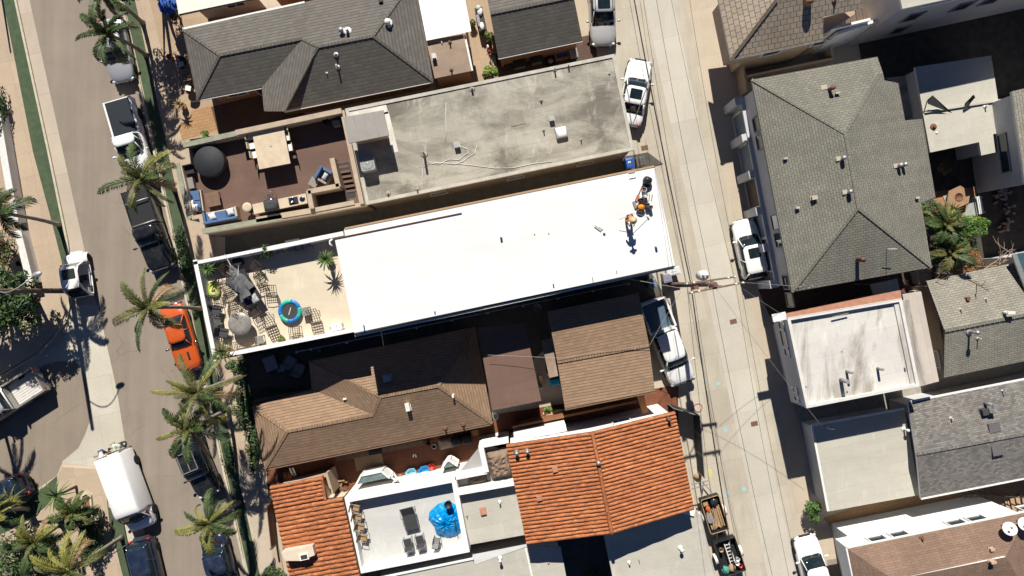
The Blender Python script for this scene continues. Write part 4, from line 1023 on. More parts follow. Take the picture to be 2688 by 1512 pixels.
e = roof(h, [[(2369, 773, 4.5), (2418, 765, 4.5), (2465, 1001, 4.5), (2416, 1014, 4.5)]], slabs('streaked_wood_deck', (.56, .50, .44), (.46, .40, .35), .8, 3.5, .45, ROW + math.pi / 2, samt=.3), TRIMW, .14, 'side_roof')
q = MB(); W = inset([(p.x, p.y) for p in world([(2369, 773), (2418, 765), (2465, 1001), (2416, 1014)], 4.5)], .1); q.prism(W, 0, 4.36, top=False); q.build('side_wall', W_GREY, h, world=True)
cv = MB(); A = world([(2280, 746), (2352, 731), (2359, 764), (2290, 778)], 2.2)
for k in range(6):
    t0, t1 = k / 6, (k + 1) / 6; z = lambda t: Vector((0, 0, .35 * math.sin(math.pi * (.15 + .7 * t))))
    cv.add([A[0].lerp(A[1], t0) + z(t0), A[0].lerp(A[1], t1) + z(t1), A[3].lerp(A[2], t1) + z(t1), A[3].lerp(A[2], t0) + z(t0)], [(0, 1, 2, 3)], 0, True)
t = thing('awning', 'small curved cream awning in the gap north of the rusty red roof edge', 'awning', P(2318, 756)); cv.build('canopy', plain('cream_fibreglass', (.52, .49, .40), (.44, .41, .33), 3, .5), t, world=True)
q = MB()
for p in A: q.box((p.x, p.y, 1.1), (.06, .06, 2.2), ROW)
q.build('post', GALV, t, world=True)

# --- grey gabled bungalow
h = thing('house', 'bungalow with a grey-green gable roof at the right edge, below the bare branches', 'house', P(2600, 850))
EV, RG = 2.9, 3.9
r = roof(h, [[(2432, 738, EV), (2480, 869, RG), (2900, 786, RG), (2860, 650)], [(2480, 869, RG), (2478, 991, EV), (2900, 905, EV), (2900, 786, RG)]], R_GREY2, TRIMG, .16)
o, W = walls(h, [(2432, 738), (2478, 991), (2900, 905), (2860, 650)], EV, .45, W_BEIGE)
facade(o, W, 0, 5.2, .9, 1.2, 1.2)
ridgecap(r, [(2480, 869, RG), (2900, 786, RG)], R_GREY, .24)
q = MB(); p = r.at(2634, 820); q.lathe(p, [(.12, -.1), (.12, .5)], 10); q.bar(p + Vector((-.1, 0, .5)), p + Vector((.4, 0, .5)), .2, .14); q.build('flue_cap', PVC, r.ob, world=True)
pipe(r, 2520, 812, .04, .3, TANV); pipe(r, 2586, 785, .04, .3, TANV); pipe(r, 2544, 871, .08, .8, GALV, cap=True); pipe(r, 2566, 888, .04, .4, TANV); hood(r, 2538, 784, .22, .2, .16, RUSTP)
h = thing('house', 'dark teal roof corner with a metal edge at the right edge, behind the bare branches', 'house', P(2720, 720))
roof(h, [[(2663, 668, 3.6), (2700, 765, 3.6), (2800, 745, 3.6), (2800, 640)]], plain('dark_teal_roofing', (.045, .10, .13), (.03, .07, .09), 2, .6), GALV, .2); walls(h, [(2663, 668), (2700, 765), (2800, 745), (2800, 640)], 3.6, .2, W_GREY)
q = MB(); seg(q, (2663, 668), (2701, 766), 3.68, .3, .12); q.build('edge_flashing', GALV, h, world=True)

# --- cream flat roof + mottled gable
h = thing('house', 'house with a cream flat roof over the alley and a mottled grey gable behind', 'house', P(2350, 1180))
ZR = 2.6
fp = [(2131, 1117), (2374, 1072), (2414, 1299), (2173, 1343)]
r = roof(h, [[(2131, 1117, ZR), (2374, 1072, ZR), (2414, 1299, ZR), (2173, 1343)]], R_FLATC, TRIMW, .16, 'flat_roof')
W = [Vector((p.x, p.y)) for p in world(fp, ZR)]
q = MB(); q.prism(inset(W, .3), 0, ZR - .1, top=False); q.build('wall', W_GREY, h, world=True)
q = MB(); seg(q, (2132, 1118), (2174, 1342), ZR + .06, .14, .1); q.build('roof_curb', TRIMW, r.ob, world=True); q = MB(); seg(q, (2131, 1118), (2374, 1073), ZR + .05, .14, .1); q.build('roof_curb', TRIMW, r.ob, world=True)
pipe(r, 2382 - 10, 1126, .06, .5, PVC, cap=True); q = MB(); p = r.at(2167, 1119); q.tube([p, p + Vector((0, 0, .5)), p + Vector((.35, -.05, .5))], .1, 8); q.build('gooseneck_vent', GALV, r.ob, world=True)
EV, RG = 3.2, 3.9
r = roof(h, [[(2384, 1058, EV), (2406, 1192, RG), (2800, 1118, RG), (2800, 975)], [(2406, 1192, RG), (2417, 1307, EV), (2800, 1232, EV), (2800, 1118, RG)]], R_MOTT, TRIMW, .16)
walls(h, [(2384, 1058), (2417, 1307), (2800, 1232), (2800, 975)], EV, .35, W_GREY)
ridgecap(r, [(2406, 1192, RG), (2800, 1118, RG)], R_MOTT, .24)
gutter(h, (2384, 1055, EV - .05), (2800, 973, EV - .05), TRIMW); gutter(h, (2417, 1309, EV - .05), (2800, 1234, EV - .05), TRIMW)
for u, v in ((2608, 1121), (2617, 1182)): hood(r, u, v, .68, .58, .08, plain('dull_skylight', (.15, .135, .14), (.12, .11, .115), 3, .45), 'skylight', False)
q = MB(); p = r.at(2584, 1058); q.tube([p, p + Vector((0, 0, .8))], .1, 8); q.box(p + Vector((.15, -.1, .85)), (.4, .3, .16)); q.build('flue_pipe', GALV, r.ob, world=True); hood(r, 2580, 1080, .4, .36, .3, DKGREY); pipe(r, 2495, 1098, .05, .3, TANV); pipe(r, 2630, 1026, .03, .4, GALV)
# --- white house with brown roof, bottom right
h = thing('house', 'white house with a plain brown hip roof carrying two satellite dishes', 'house', P(2450, 1470))
EV = 4.9
NW = (2224, 1440, EV)
NE, SE, SW, RW, RE = (2700, 1343, EV), (2760, 1660, EV), (2280, 1720, EV), (2346, 1522, 6.0), (2640, 1462, 6.0)
r = roof(h, [[NW, NE, RE[:2], RW], [SW, NW, RW], [NE, SE, RE], [SE, SW, RW, RE[:2]]], R_TAUPE, TRIMW, .2)
W = [Vector((p.x, p.y)) for p in world([(2224, 1440), (2700, 1343), (2760, 1660), (2280, 1720)], EV)]
W = inset(W, .25)
q = MB(); q.prism(W, 2.6, EV - .15, top=False, bottom=True); wl = q.build('upper_wall', W_WHITE, h, world=True)
I = inset(W, .02); I[0] = I[0] + Vector((E1.x, E1.y)) * .9; I[3] = I[3] + Vector((E1.x, E1.y)) * .9
q = MB(); q.prism(I, 0, 2.62, top=False); q.build('wall', W_WHITE, h, world=True)
for t in (2.2, 3.7, 7.6, 9.0, 12.6): facade(wl, W, 0, t, 3.5, 1.1, .9, frame=TRIMW, proud=.1)
gutter(h, (2224, 1438, EV - .05), (2700, 1341, EV - .05), TRIMW); gutter(h, (2222, 1441, EV - .05), (2282, 1720, EV - .05), TRIMW)
pipe(r, 2418, 1412, .06, .3, RUSTP); hood(r, 2600, 1440, .24, .16, .2, plain('tan_vent', (.52, .38, .27), (.42, .3, .21), 4, .8)); hood(r, 2600, 1472, .3, .14, .3, MATS['tan_vent'])
BRH = r
# outside stair in the passage
t = thing('outside_stair', 'tan outdoor staircase in the passage beside the white house, bottom right', 'stairs', P(2620, 1330))
for k in range(13):
    q = MB(); a = P(2556 + k * 14, 1312 - k * 1, 1.2); d = E1 * (k * .0)
    A = P(2553 + k * 14.0, 1308, 1.0 + k * .12); B = A + E2 * 1.5 + E1 * .0
    q.bar(Vector((A.x, A.y, .25 + k * .17)), Vector((B.x, B.y, .25 + k * .17)), .30, .07); q.build('step', plain('tan_step', (.46, .32, .20), (.38, .26, .165), 3, .85), t, world=True)
q = MB(); A, B = P(2549, 1306, 2), P(2735, 1300, 2); q.bar(Vector((A.x, A.y, .9)), Vector((B.x, B.y, 3.1)), .05, .05)
for k in range(8): p = A.lerp(B, k / 7); q.box((p.x, p.y, .45 + k * .31), (.04, .04, 1.0))
q.build('handrail', TRIMD, t, world=True)
# ================================================================== vehicles
def rrect(xr, xf, w, n=4, rr=.3, rf=.3, z=0.0, crown=0):
    """rounded plan loop, anticlockwise; rr / rf corner radii at rear and front"""
    pts = []
    for cx, cy, r, a0 in ((xf, w, rf, 0), (xr, w, rr, 90), (xr, -w, rr, 180), (xf, -w, rf, 270)):
        sx = 1 if a0 in (0, 270) else -1; sy = 1 if a0 in (0, 90) else -1
        for k in range(n + 1):
            a = R(a0 + 90 * k / n); pts.append(Vector((cx - sx * r + r * math.cos(a), cy - sy * r + r * math.sin(a), z)))
    return pts
def body_loft(mb, st, mi=0):
    """st: (x, half width, bottom z, top z)"""
    secs = []
    for x, w, zb, zt in st:
        h = zt - zb
        half = [(-w * .93, zb), (-w, zb + h * .25), (-w, zb + h * .6), (-w * .97, zb + h * .85), (-w * .88, zt - h * .03), (-w * .5, zt + .02), (0, zt + .035)]
        secs.append([Vector((x, y, z)) for y, z in half] + [Vector((x, -y, z)) for y, z in half[-2::-1]])
    mb.loft(secs, mi)
def wheel(parent, x, y, r=.34, w=.24):
    o = part('wheel', parent, (x, y, r)); M = Matrix.Rotation(R(90), 3, 'X')
    MB().lathe((0, 0, 0), [(r * .62, -w / 2), (r * .95, -w / 2), (r, -w * .35), (r, w * .35), (r * .95, w / 2), (r * .62, w / 2)], 20, axis=M).build('tyre', TYRE, o)
    q = MB(); q.lathe((0, 0, 0), [(.001, -w * .40), (r * .25, -w * .44), (r * .64, -w * .36), (r * .64, w * .36), (r * .25, w * .44), (.001, w * .40)], 16, axis=M)
    q.build('rim', RIM, o)
def lights(t, xr, xf, w, zr, zf, m2=None, lw=.32):
    for s in (-1, 1):
        MB().ell((xf, s * w, zf), (.12, lw * .42, .07), 10, 6).build('headlight', LAMPW, t)
        MB().ell((xr, s * w, zr), (.08, lw * .45, .12), 10, 6).build('taillight', m2 or LAMPR, t)
def mirror(t, x, w, z, m):
    for s in (-1, 1):
        q = MB(); q.ell((x, s * (w + .16), z), (.09, .14, .09), 8, 6); q.bar((x, s * (w - .05), z - .03), (x, s * (w + .12), z - .02), .06, .04); q.build('mirror', m, t)
def cabin(t, xr, xf, w, zb, zr, rxr, rxf, rw, pm, glassm=None, rcol=None, trim=None, rr=.25):
    """greenhouse: glass all round, a roof panel, painted pillars"""
    g = MB(); L0 = rrect(xr, xf, w, 4, .3, .5, zb); L1 = rrect(rxr, rxf, rw, 4, rr, rr * 1.3, zr - .05)
    L05 = [a.lerp(b, .5) + Vector((0, math.copysign(.03, a.y), 0)) for a, b in zip(L0, L1)]
    g.loft([L0, L05, L1], 0, closed=True, smooth=True); g.build('windows', glassm or CGLASS, t)
    r = MB(); secs = []
    for s, z in ((1.0, zr - .07), (1.015, zr - .03), (.97, zr + .01), (.75, zr + .045), (.3, zr + .055)):
        c = Vector(((rxr + rxf) / 2, 0, 0)); secs.append([Vector((c.x + (p.x - c.x) * s, p.y * s, z)) for p in rrect(rxr, rxf, rw, 4, rr, rr * 1.3, 0)])
    r.loft(secs, 0, closed=True); r.build('roof', rcol or pm, t)
    for s in (-1, 1):
        q = MB(); q.tube([(xf - .12, s * (w - .10), zb), (rxf - .03, s * (rw - .05), zr - .03)], .035, 6); q.build('pillar', trim or pm, t); q = MB()
        q.tube([(xr + .10, s * (w - .08), zb), (rxr + .03, s * (rw - .05), zr - .03)], .05, 6); q.build('pillar', trim or pm, t); q = MB()
        m = (xr + xf) / 2 - .1; q.tube([(m, s * w * 1.0, zb), ((rxr + rxf) / 2 - .1, s * (rw - .0), zr - .04)], .04, 6); q.build('pillar', trim or pm, t)
def place(name, label, cat, rear, front, L, z=.8, group=None):
    A, B = P(*rear, z), P(*front, z); c = (A + B) / 2; a = math.atan2(B.y - A.y, B.x - A.x)
    return thing(name, label, cat, (c.x, c.y, 0.006), a, group)
def under(t, x0, x1, w):
    MB().box(((x0 + x1) / 2, 0, .32), (x1 - x0, w * 1.9, .25)).build('underbody', TRIMD, t)
def suv(label, rear, front, pm, L=4.6, W=1.86, H=1.66, sunroof=True, rails=None, name='parked_car', cat='car', group=None, wag=True, cowl=.265, tail=.10):
    t = place(name, label, cat, rear, front, L, group=group); x0, x1, w = -L / 2, L / 2, W / 2
    hz = .98 if wag else .86; dz = hz + .02 if wag else .88; bz = hz + .04
    b = MB(); body_loft(b, [(x0, w * .55, .45, dz - .26), (x0 + .07, w * .76, .34, dz - .12), (x0 + .2, w * .90, .3, dz - .04), (x0 + .5, w * .98, .28, dz), (x0 + L * .22, w, .26, bz), (x0 + L * .45, w, .26, bz), (x0 + L * .64, w, .26, bz), (x0 + L * .72, w * .995, .26, hz + .02), (x1 - .75, w * .97, .27, hz - .05), (x1 - .42, w * .90, .3, hz - .12), (x1 - .2, w * .78, .34, hz - .20), (x1 - .07, w * .62, .38, hz - .29), (x1, w * .42, .45, hz - .42)])
    b.build('body', pm, t); under(t, x0 + .2, x1 - .2, w)
    xf = x1 - L * cowl; xr = x0 + (.10 if wag else L * .17)
    rx0, rx1 = xr + (.34 if wag else .58), xf - .80
    cabin(t, xr, xf, w * .93, bz - .03, H, rx0, rx1, w * .80, pm)
    if sunroof:
        q = MB(); c = rx1 - .55; q.prism(rrect(c - .38, c + .34, w * .46, 3, .08, .08), H - .02, H + .064); q.build('sunroof', CGLASS, t)
    if rails:
        for s in (-1, 1): q = MB(); q.tube([(rx0 + .1, s * w * .64, H + .02), (rx0 + .3, s * w * .64, H + .08), (rx1 - .3, s * w * .64, H + .08), (rx1 - .1, s * w * .64, H + .02)], .025, 6); q.build('roof_rail', rails, t)
    for x in (x0 + L * .2, x1 - L * .2):
        for s in (-1, 1): wheel(t, x, s * (w - .12))
    lights(t, x0 + .10, x1 - .16, w * .74, dz - .12, hz - .27); mirror(t, xf - .35, w, bz + .08, pm)
    q = MB(); q.box((x1 - .03, 0, .55), (.1, w * .9, .16)); q.build('grille', TRIMD, t)
    q = MB(); q.box((x0 + .0, 0, .5), (.1, w * 1.3, .14)); q.build('bumper', TRIMD, t)
    q = MB(); q.bar((xf - .05, -.55, bz + .0), (xf - .16, .1, bz + .05), .03, .03); q.bar((xf - .05, .05, bz + .0), (xf - .16, .62, bz + .05), .03, .03); q.build('wiper', TRIMD, t)
    return t
def pickup(label, rear, front, pm, L=5.8, W=1.98, H=1.85, cab=(.36, .60), bed=None, bedm=None, cover=None, name='pickup_truck', bars=(), long_cab=True, roofm=None):
    t = place(name, label, 'pickup truck', rear, front, L); x0, x1, w = -L / 2, L / 2, W / 2
    xc0, xc1 = x0 + L * cab[0], x0 + L * cab[1]      # cab back, cowl
    hz, bz = 1.12, 1.18
    b = MB(); body_loft(b, [(xc0, w * .98, .4, bz), (xc0 + .2, w, .38, bz), (xc1, w, .38, bz), (xc1 + .25, w * .99, .38, hz + .02), (x1 - .55, w * .96, .4, hz - .05), (x1 - .2, w * .90, .42, hz - .13), (x1 - .05, w * .80, .46, hz - .22), (x1, w * .66, .5, hz - .36)])
    b.build('body', pm, t); under(t, x0 + .3, x1 - .3, w * .9)
    q = MB(); th = .09
    q.box(((x0 + xc0) / 2 - .02, 0, .62), (xc0 - x0 - .1, W * .93, .06))
    for s in (-1, 1):
        q.box(((x0 + xc0) / 2 - .02, s * (w - th / 2 - .01), .82), (xc0 - x0 - .05, th, .70)); q.box(((x0 + xc0) / 2 - .02, s * (w - th * .7), 1.175), (xc0 - x0 - .05, th * 1.5, .05))
    q.box((x0 + .05, 0, .84), (.1, W * .97, .66)); q.box((xc0 - .06, 0, .9), (.07, W * .95, .58))
    q.build('bed', pm, t)
    q = MB(); q.box(((x0 + xc0) / 2, 0, .675), (xc0 - x0 - .3, W * .84, .04))
    for k in range(9): q.box(((x0 + xc0) / 2, -W * .36 + k * W * .09, .70), (xc0 - x0 - .34, .05, .025))
    q.build('bed_liner', bedm or BLACKP, t)
    if cover:
        q = MB(); q.box(((x0 + xc0) / 2, 0, 1.21), (xc0 - x0 - .18, W * .86, .04))
        q.build('bed_cover', cover, t)
    for k in bars:
        q = MB(); x = x0 + (xc0 - x0) * k; q.tube([(x, -w * .88, 1.2), (x, -w * .80, 1.42), (x, w * .80, 1.42), (x, w * .88, 1.2)], .04, 6); q.build('rack_bar', GALV, t)
    cabin(t, xc0 + .03, xc1 + .05, w * .93, bz - .02, H, xc0 + .14, xc1 - .66, w * .78, pm, rcol=roofm)
    for x in (x0 + L * .2, x1 - L * .17):
        for s in (-1, 1): wheel(t, x, s * (w - .13), .39, .27)
    lights(t, x0 + .04, x1 - .14, w * .80, .95, hz - .26); mirror(t, xc1 - .2, w + .06, bz + .12, pm)
    q = MB(); q.box((x1 + .02, 0, .55), (.14, W * .92, .2)); q.build('bumper', CHROME, t)
    q = MB(); q.box((x0 - .06, 0, .5), (.14, W * .85, .18)); q.build('bumper', CHROME, t)
    q = MB(); q.box((x1 - .02, 0, .82), (.08, W * .5, .26)); q.build('grille', TRIMD, t)
    q = MB(); q.bar((xc1 + .0, -.6, bz + .02), (xc1 - .12, .0, bz + .1), .03, .03); q.bar((xc1 + .0, .0, bz + .02), (xc1 - .12, .6, bz + .1), .03, .03); q.build('wiper', TRIMD, t)
    return t

P_WHITE = paint('white_paint', (.78, .78, .77)); P_SILV = paint('silver_paint', (.50, .50, .50), .3, .3); P_SILV2 = paint('pale_silver_paint', (.46, .47, .50), .3, .4)
P_BLACK = paint('black_paint', (.012, .014, .017), .15); P_NAVY = paint('dark_blue_paint', (.012, .022, .05), .15); P_ORNG = paint('orange_paint', (.52, .085, .012), .25); P_TAUP = paint('taupe_silver_paint', (.33, .315, .29), .3, .4)
P_GLAC = paint('glacier_grey_paint', (.045, .055, .06), .15)

# alley
suv('silver estate car with a dark sunroof at the top edge, beside the dark grey garage', (1577, -75), (1585, 135), P_SILV, 4.95, 1.9, 1.7, rails=TRIMD)
t = suv('white saloon with a small sunroof, parked askew beside the stained grey roof', (1651, 330), (1684, 153), P_WHITE, 4.9, 1.86, 1.46, wag=False, cowl=.29)
suv('white hatchback with a small sunroof, parked by the garage doors of the grey hip roof', (1985, 734), (1950, 573), P_WHITE, 4.4, 1.82, 1.58)
t = suv('white car at the bottom edge with the sun glinting off its windscreen', (2160, 1590), (2112, 1398), P_WHITE, 4.9, 1.86, 1.5, sunroof=False, wag=False)
t = pickup('white crew cab pickup with a blue-grey bed, beside the brown garage roof', (1708, 788), (1795, 1008), P_WHITE, 6.3, 2.0, 1.85, cab=(.36, .80), bedm=plain('blue_bed_liner', (.10, .15, .20), (.08, .12, .165), 4, .35))
q = MB(); q.tube([(-3.1, -.98, 1.2), (-3.15, -.98, 1.27), (-.9, -.98, 1.27)], .035, 6); q.build('bed_rail', CHROME, t)
# street
suv('pale silver coupe half hidden under the topmost street palm, nose down', (285, 42), (322, 218), P_SILV2, 4.7, 1.84, 1.42, sunroof=False, wag=False)
pickup('white pickup with a black bed cover, parked behind the silver coupe', (312, 262), (375, 478), P_WHITE, 6.0, 2.0, 1.86, cab=(.44, .70), cover=plain('black_bed_cover', (.012, .018, .026), (.009, .013, .02), 3, .55))
t = pickup('black pickup with two pale rack bars over its bed, parked below the second palm', (358, 497), (428, 708), P_BLACK, 6.0, 1.96, 1.85, cab=(.46, .72), cover=BLACKP, bars=(.35, .95))
t = suv('dark four-wheel drive with a white metal roof rack, parked between two street palms', (483, 1138), (552, 1305), P_BLACK, 4.8, 1.86, 1.75, sunroof=False)
q = MB()
for y in (-.55, 0, .55): q.bar((-1.2, y, 1.9), (.15, y, 1.9), .05, .05)
for x in (-1.2, .15): q.bar((x, -.57, 1.9), (x, .57, 1.9), .05, .05)
for x in (-1.0, 0): q.bar((x, -.55, 1.8), (x, -.55, 1.9), .04, .04); q.bar((x, .55, 1.8), (x, .55, 1.9), .04, .04)
q.build('roof_rack', GALV, t)
suv('dark blue car at the bottom edge under the lowest street palm', (553, 1402), (600, 1575), P_NAVY, 4.8, 1.86, 1.5, sunroof=False, wag=False)
suv('dark navy hatchback with a red tail light at the bottom edge, behind the white van', (365, 1412), (405, 1580), P_NAVY, 4.6, 1.84, 1.55, sunroof=False)
suv('dark blue car with its rear by the kerb of the side street, left edge', (72, 1268), (-85, 1335), P_NAVY, 4.7, 1.84, 1.6, sunroof=False)
t = pickup('taupe pickup with a ribbed white bed floor, parked in the side street', (112, 990), (-82, 1115), P_TAUP, 6.0, 2.0, 1.88, cab=(.42, .70), bedm=plain('white_bed_liner', (.62, .60, .56), (.54, .52, .49), 4, .6), roofm=P_SILV2)
q = MB(); q.tube([(-.60, -.92, 1.2), (-.60, -.9, 1.5), (-.60, .9, 1.5), (-.60, .92, 1.2)], .06, 6); q.build('headboard_rack', PVC, t)

# orange classic coupe
t = place('parked_car', 'orange classic coupe with a black windscreen, parked beside the turf verge', 'car', (446, 800), (500, 975), 4.8); L = 4.85; x0, x1, w = -L / 2, L / 2, .9
b = MB(); body_loft(b, [(x0, w * .8, .4, .78), (x0 + .08, w * .93, .35, .88), (x0 + .9, w, .3, .92), (x0 + 1.5, w, .28, .94), (x0 + 2.9, w, .28, .93), (x0 + 3.2, w, .28, .92), (x1 - .5, w * .97, .3, .87), (x1 - .12, w * .86, .36, .80), (x1, w * .70, .42, .70)]); b.build('body', P_ORNG, t); under(t, x0 + .2, x1 - .2, w)
cabin(t, x0 + .75, x1 - 1.55, w * .92, .90, 1.34, x0 + 1.45, x1 - 2.15, w * .70, P_ORNG)
for x in (x0 + .95, x1 - .95):
    for s in (-1, 1): wheel(t, x, s * .78, .33, .22)
lights(t, x0 + .04, x1 - .1, .62, .72, .66); mirror(t, x1 - 1.85, w, .98, CHROME)
for s in (-1, 1): q = MB(); q.box((x1 - 1.05, s * .28, .955), (.55, .14, .03)); q.build('bonnet_scoop', BLACKP, t)
q = MB(); q.tube([(x0 - .04, -.8, .55), (x0 - .08, 0, .56), (x0 - .04, .8, .55)], .07, 6); q.build('bumper', CHROME, t)
q = MB(); q.tube([(x1 + .02, -.7, .5), (x1 + .06, 0, .5), (x1 + .02, .7, .5)], .06, 6); q.build('bumper', CHROME, t)
for s in (-1, 1):
    q = MB(); q.lathe((x0 + 2.05, s * .22, 1.37), [(.13, -.04), (.15, .015), (.001, .02)], 12); q.build('roof_vent', BLACKP, t)

# white panel van
t = place('van', 'long white panel van with one rear door open, parked at the side street corner', 'van', (298, 1200), (366, 1384), 5.7, 1.2); L = 5.75; x0, x1, w = -L / 2, L / 2, 1.0
b = MB()
def vsec(x, wf, zt, zb=.32):
    W2 = w * wf
    half = [(-W2 * .96, zb), (-W2, zb + .25), (-W2, zt * .56), (-W2 * .95, zt * .84), (-W2 * .915, zt * .94), (-W2 * .87, zt * .98), (-W2 * .80, zt), (-W2 * .4, zt + .025), (0, zt + .03)]
    return [Vector((x, y, z)) for y, z in half] + [Vector((x, -y, z)) for y, z in half[-2::-1]]
b.loft([vsec(x0, .95, 2.05), vsec(x0 + .08, 1, 2.12), vsec(x1 - 1.75, 1, 2.14), vsec(x1 - 1.45, 1, 2.08), vsec(x1 - 1.25, .99, 1.95)], 0)
b.loft([vsec(x1 - 1.26, .99, 1.22), vsec(x1 - .75, .98, 1.18), vsec(x1 - .3, .92, 1.06), vsec(x1 - .05, .80, .9), vsec(x1, .68, .75, .42)], 0)
b.build('body', P_WHITE, t); under(t, x0 + .2, x1 - .3, w)
q = MB(); a, c = (x1 - 1.30, 2.03), (x1 - .62, 1.20)
q.loft([[Vector((a[0], -.74, a[1])), Vector((a[0] + .06, 0, a[1] + .05)), Vector((a[0], .74, a[1]))], [Vector((a[0] + .3, -.86, 1.68)), Vector((a[0] + .42, 0, 1.72)), Vector((a[0] + .3, .86, 1.68))], [Vector((c[0] - .12, -.92, c[1])), Vector((c[0] + .05, 0, c[1] + .04)), Vector((c[0] - .12, .92, c[1]))]], 0, caps=False); q.build('windscreen', CGLASS, t)
q = MB()
for s in (-1, 1): q.add([(x1 - 2.05, s * .985, 1.18), (x1 - .85, s * .975, 1.18), (x1 - 1.25, s * .90, 1.78), (x1 - 2.05, s * .92, 1.80)], [(0, 1, 2, 3)])
q.build('side_window', CGLASS, t)
q = MB(); q.add([(x1 - 1.25, -.9, 1.9), (x1 - .72, -.95, 1.15), (x1 - 1.25, -.98, 1.15)], [(0, 1, 2)]); q.add([(x1 - 1.25, .9, 1.9), (x1 - .72, .95, 1.15), (x1 - 1.25, .98, 1.15)], [(0, 1, 2)]); q.build('pillar', P_WHITE, t)
for x in (x0 + 1.0, x1 - 1.0):
    for s in (-1, 1): wheel(t, x, s * .90, .37, .26)
lights(t, x0 + .02, x1 - .15, .74, 1.0, .72); mirror(t, x1 - 1.45, w + .06, 1.3, TRIMD)
q = MB(); q.box((x0 - .02, 0, 1.15), (.05, 1.7, 1.5)); q.build('cargo_shade_panel', TRIMD, t)  # dark panel on the closed rear stands for the unlit cargo space
q = MB(); q.bar((x0 - .04, .05, 1.15), (x0 - .06, .94, 1.15), .05, 1.55); q.build('rear_door', P_WHITE, t)
q = MB(); q.box((x0 - .05, 0, .42), (.14, 1.9, .16)); q.build('bumper', TRIMD, t); q = MB(); q.box((x1 - .02, 0, .48), (.1, 1.4, .2)); q.build('bumper', TRIMD, t)
q = MB()
for s in (-1, 1): q.box((x0 + .6, s * .25, 1.3), (.9, .4, .9))
q.build('shelving', WOODL, t)

# small white electric runabout, doorless
t = place('electric_runabout', 'small white doorless electric runabout with exposed front wheels, at the west kerb', 'electric car', (214, 782), (192, 658), 3.4); L = 3.4; x0, x1 = -1.7, 1.7
q = MB(); q.loft([[Vector((x, s * y, z)) for s, y, z in ((-1, y0, .35), (-1, y0, zt - .1), (-1, y0 * .8, zt), (1, y0 * .8, zt), (1, y0, zt - .1), (1, y0, .35))] for x, y0, zt in ((.72, .62, .92), (1.0, .50, .86), (1.45, .46, .74), (1.66, .40, .58))], 0); q.build('bonnet', P_WHITE, t)
q = MB(); q.box((-.35, 0, .32), (2.3, 1.3, .12)); q.box((-1.35, 0, .62), (.6, 1.30, .5)); q.box((.72, 0, .62), (.1, 1.24, .6)); q.build('body', P_WHITE, t)
q = MB(); q.add([(-1.62, -.6, .9), (-1.62, .6, .9), (-1.02, .56, 1.72), (-1.02, -.56, 1.72)], [(0, 1, 2, 3)]); q.build('rear_window', CGLASS, t)
q = MB(); q.add([(.78, -.6, .92), (.78, .6, .92), (.42, .55, 1.74), (.42, -.55, 1.74)], [(0, 1, 2, 3)]); q.build('windscreen', CGLASS, t)
q = MB(); q.prism(rrect(-1.05, .5, .58, 3, .15, .15), 1.72, 1.79); q.build('roof', P_WHITE, t)
q = MB(); q.prism(rrect(-.38, .34, .46, 2, .05, .05), 1.79, 1.80); q.build('solar_panel', plain('dark_solar_glass', (.035, .045, .04), (.025, .033, .03), 3, .25), t)
q = MB()
for s in (-1, 1): q.tube([(.80, s * .66, .5), (.80, s * .70, 1.0), (.5, s * .64, 1.62), (.1, s * .60, 1.76), (-.7, s * .60, 1.76), (-1.15, s * .68, 1.5), (-1.5, s * .72, .95), (-1.5, s * .7, .45), (-.4, s * .72, .36), (.7, s * .68, .36)], .055, 8)
q.build('door_frame', P_WHITE, t)
for s in (-1, 1):
    q = MB(); q.box((-.35, s * .3, .52), (.5, .46, .18)); q.box((-.62, s * .3, .85), (.14, .46, .55)); q.build('seat', DKGREY, t)
M = Matrix.Rotation(R(60), 3, 'Y'); q = MB(); q.lathe((.35, .3, .95), [(.15, -.015), (.18, -.015), (.18, .015), (.15, .015), (.15, -.015)], 16, axis=M); q.build('steering_wheel', BLACKP, t)
for x, y, r in ((1.12, .66, .30), (-1.18, .64, .30)):
    for s in (-1, 1):
        wheel(t, x, s * y, r, .2)
for s in (-1, 1):
    q = MB(); q.loft([[Vector((1.12 + .42 * math.cos(a), s * (.52 + .30 * k), .30 + .40 * math.sin(a))) for k in (0, .5, 1)] for a in [R(5 + 17 * j) for j in range(11)]], 0, caps=False); q.build('front_fender', P_WHITE, t)
    MB().ell((1.60, s * .28, .58), (.1, .1, .1)).build('headlight', LAMPW, t); MB().ell((-1.66, s * .5, .75), (.05, .08, .1)).build('taillight', LAMPR, t)
mirror(t, .72, .66, 1.1, TRIMD)

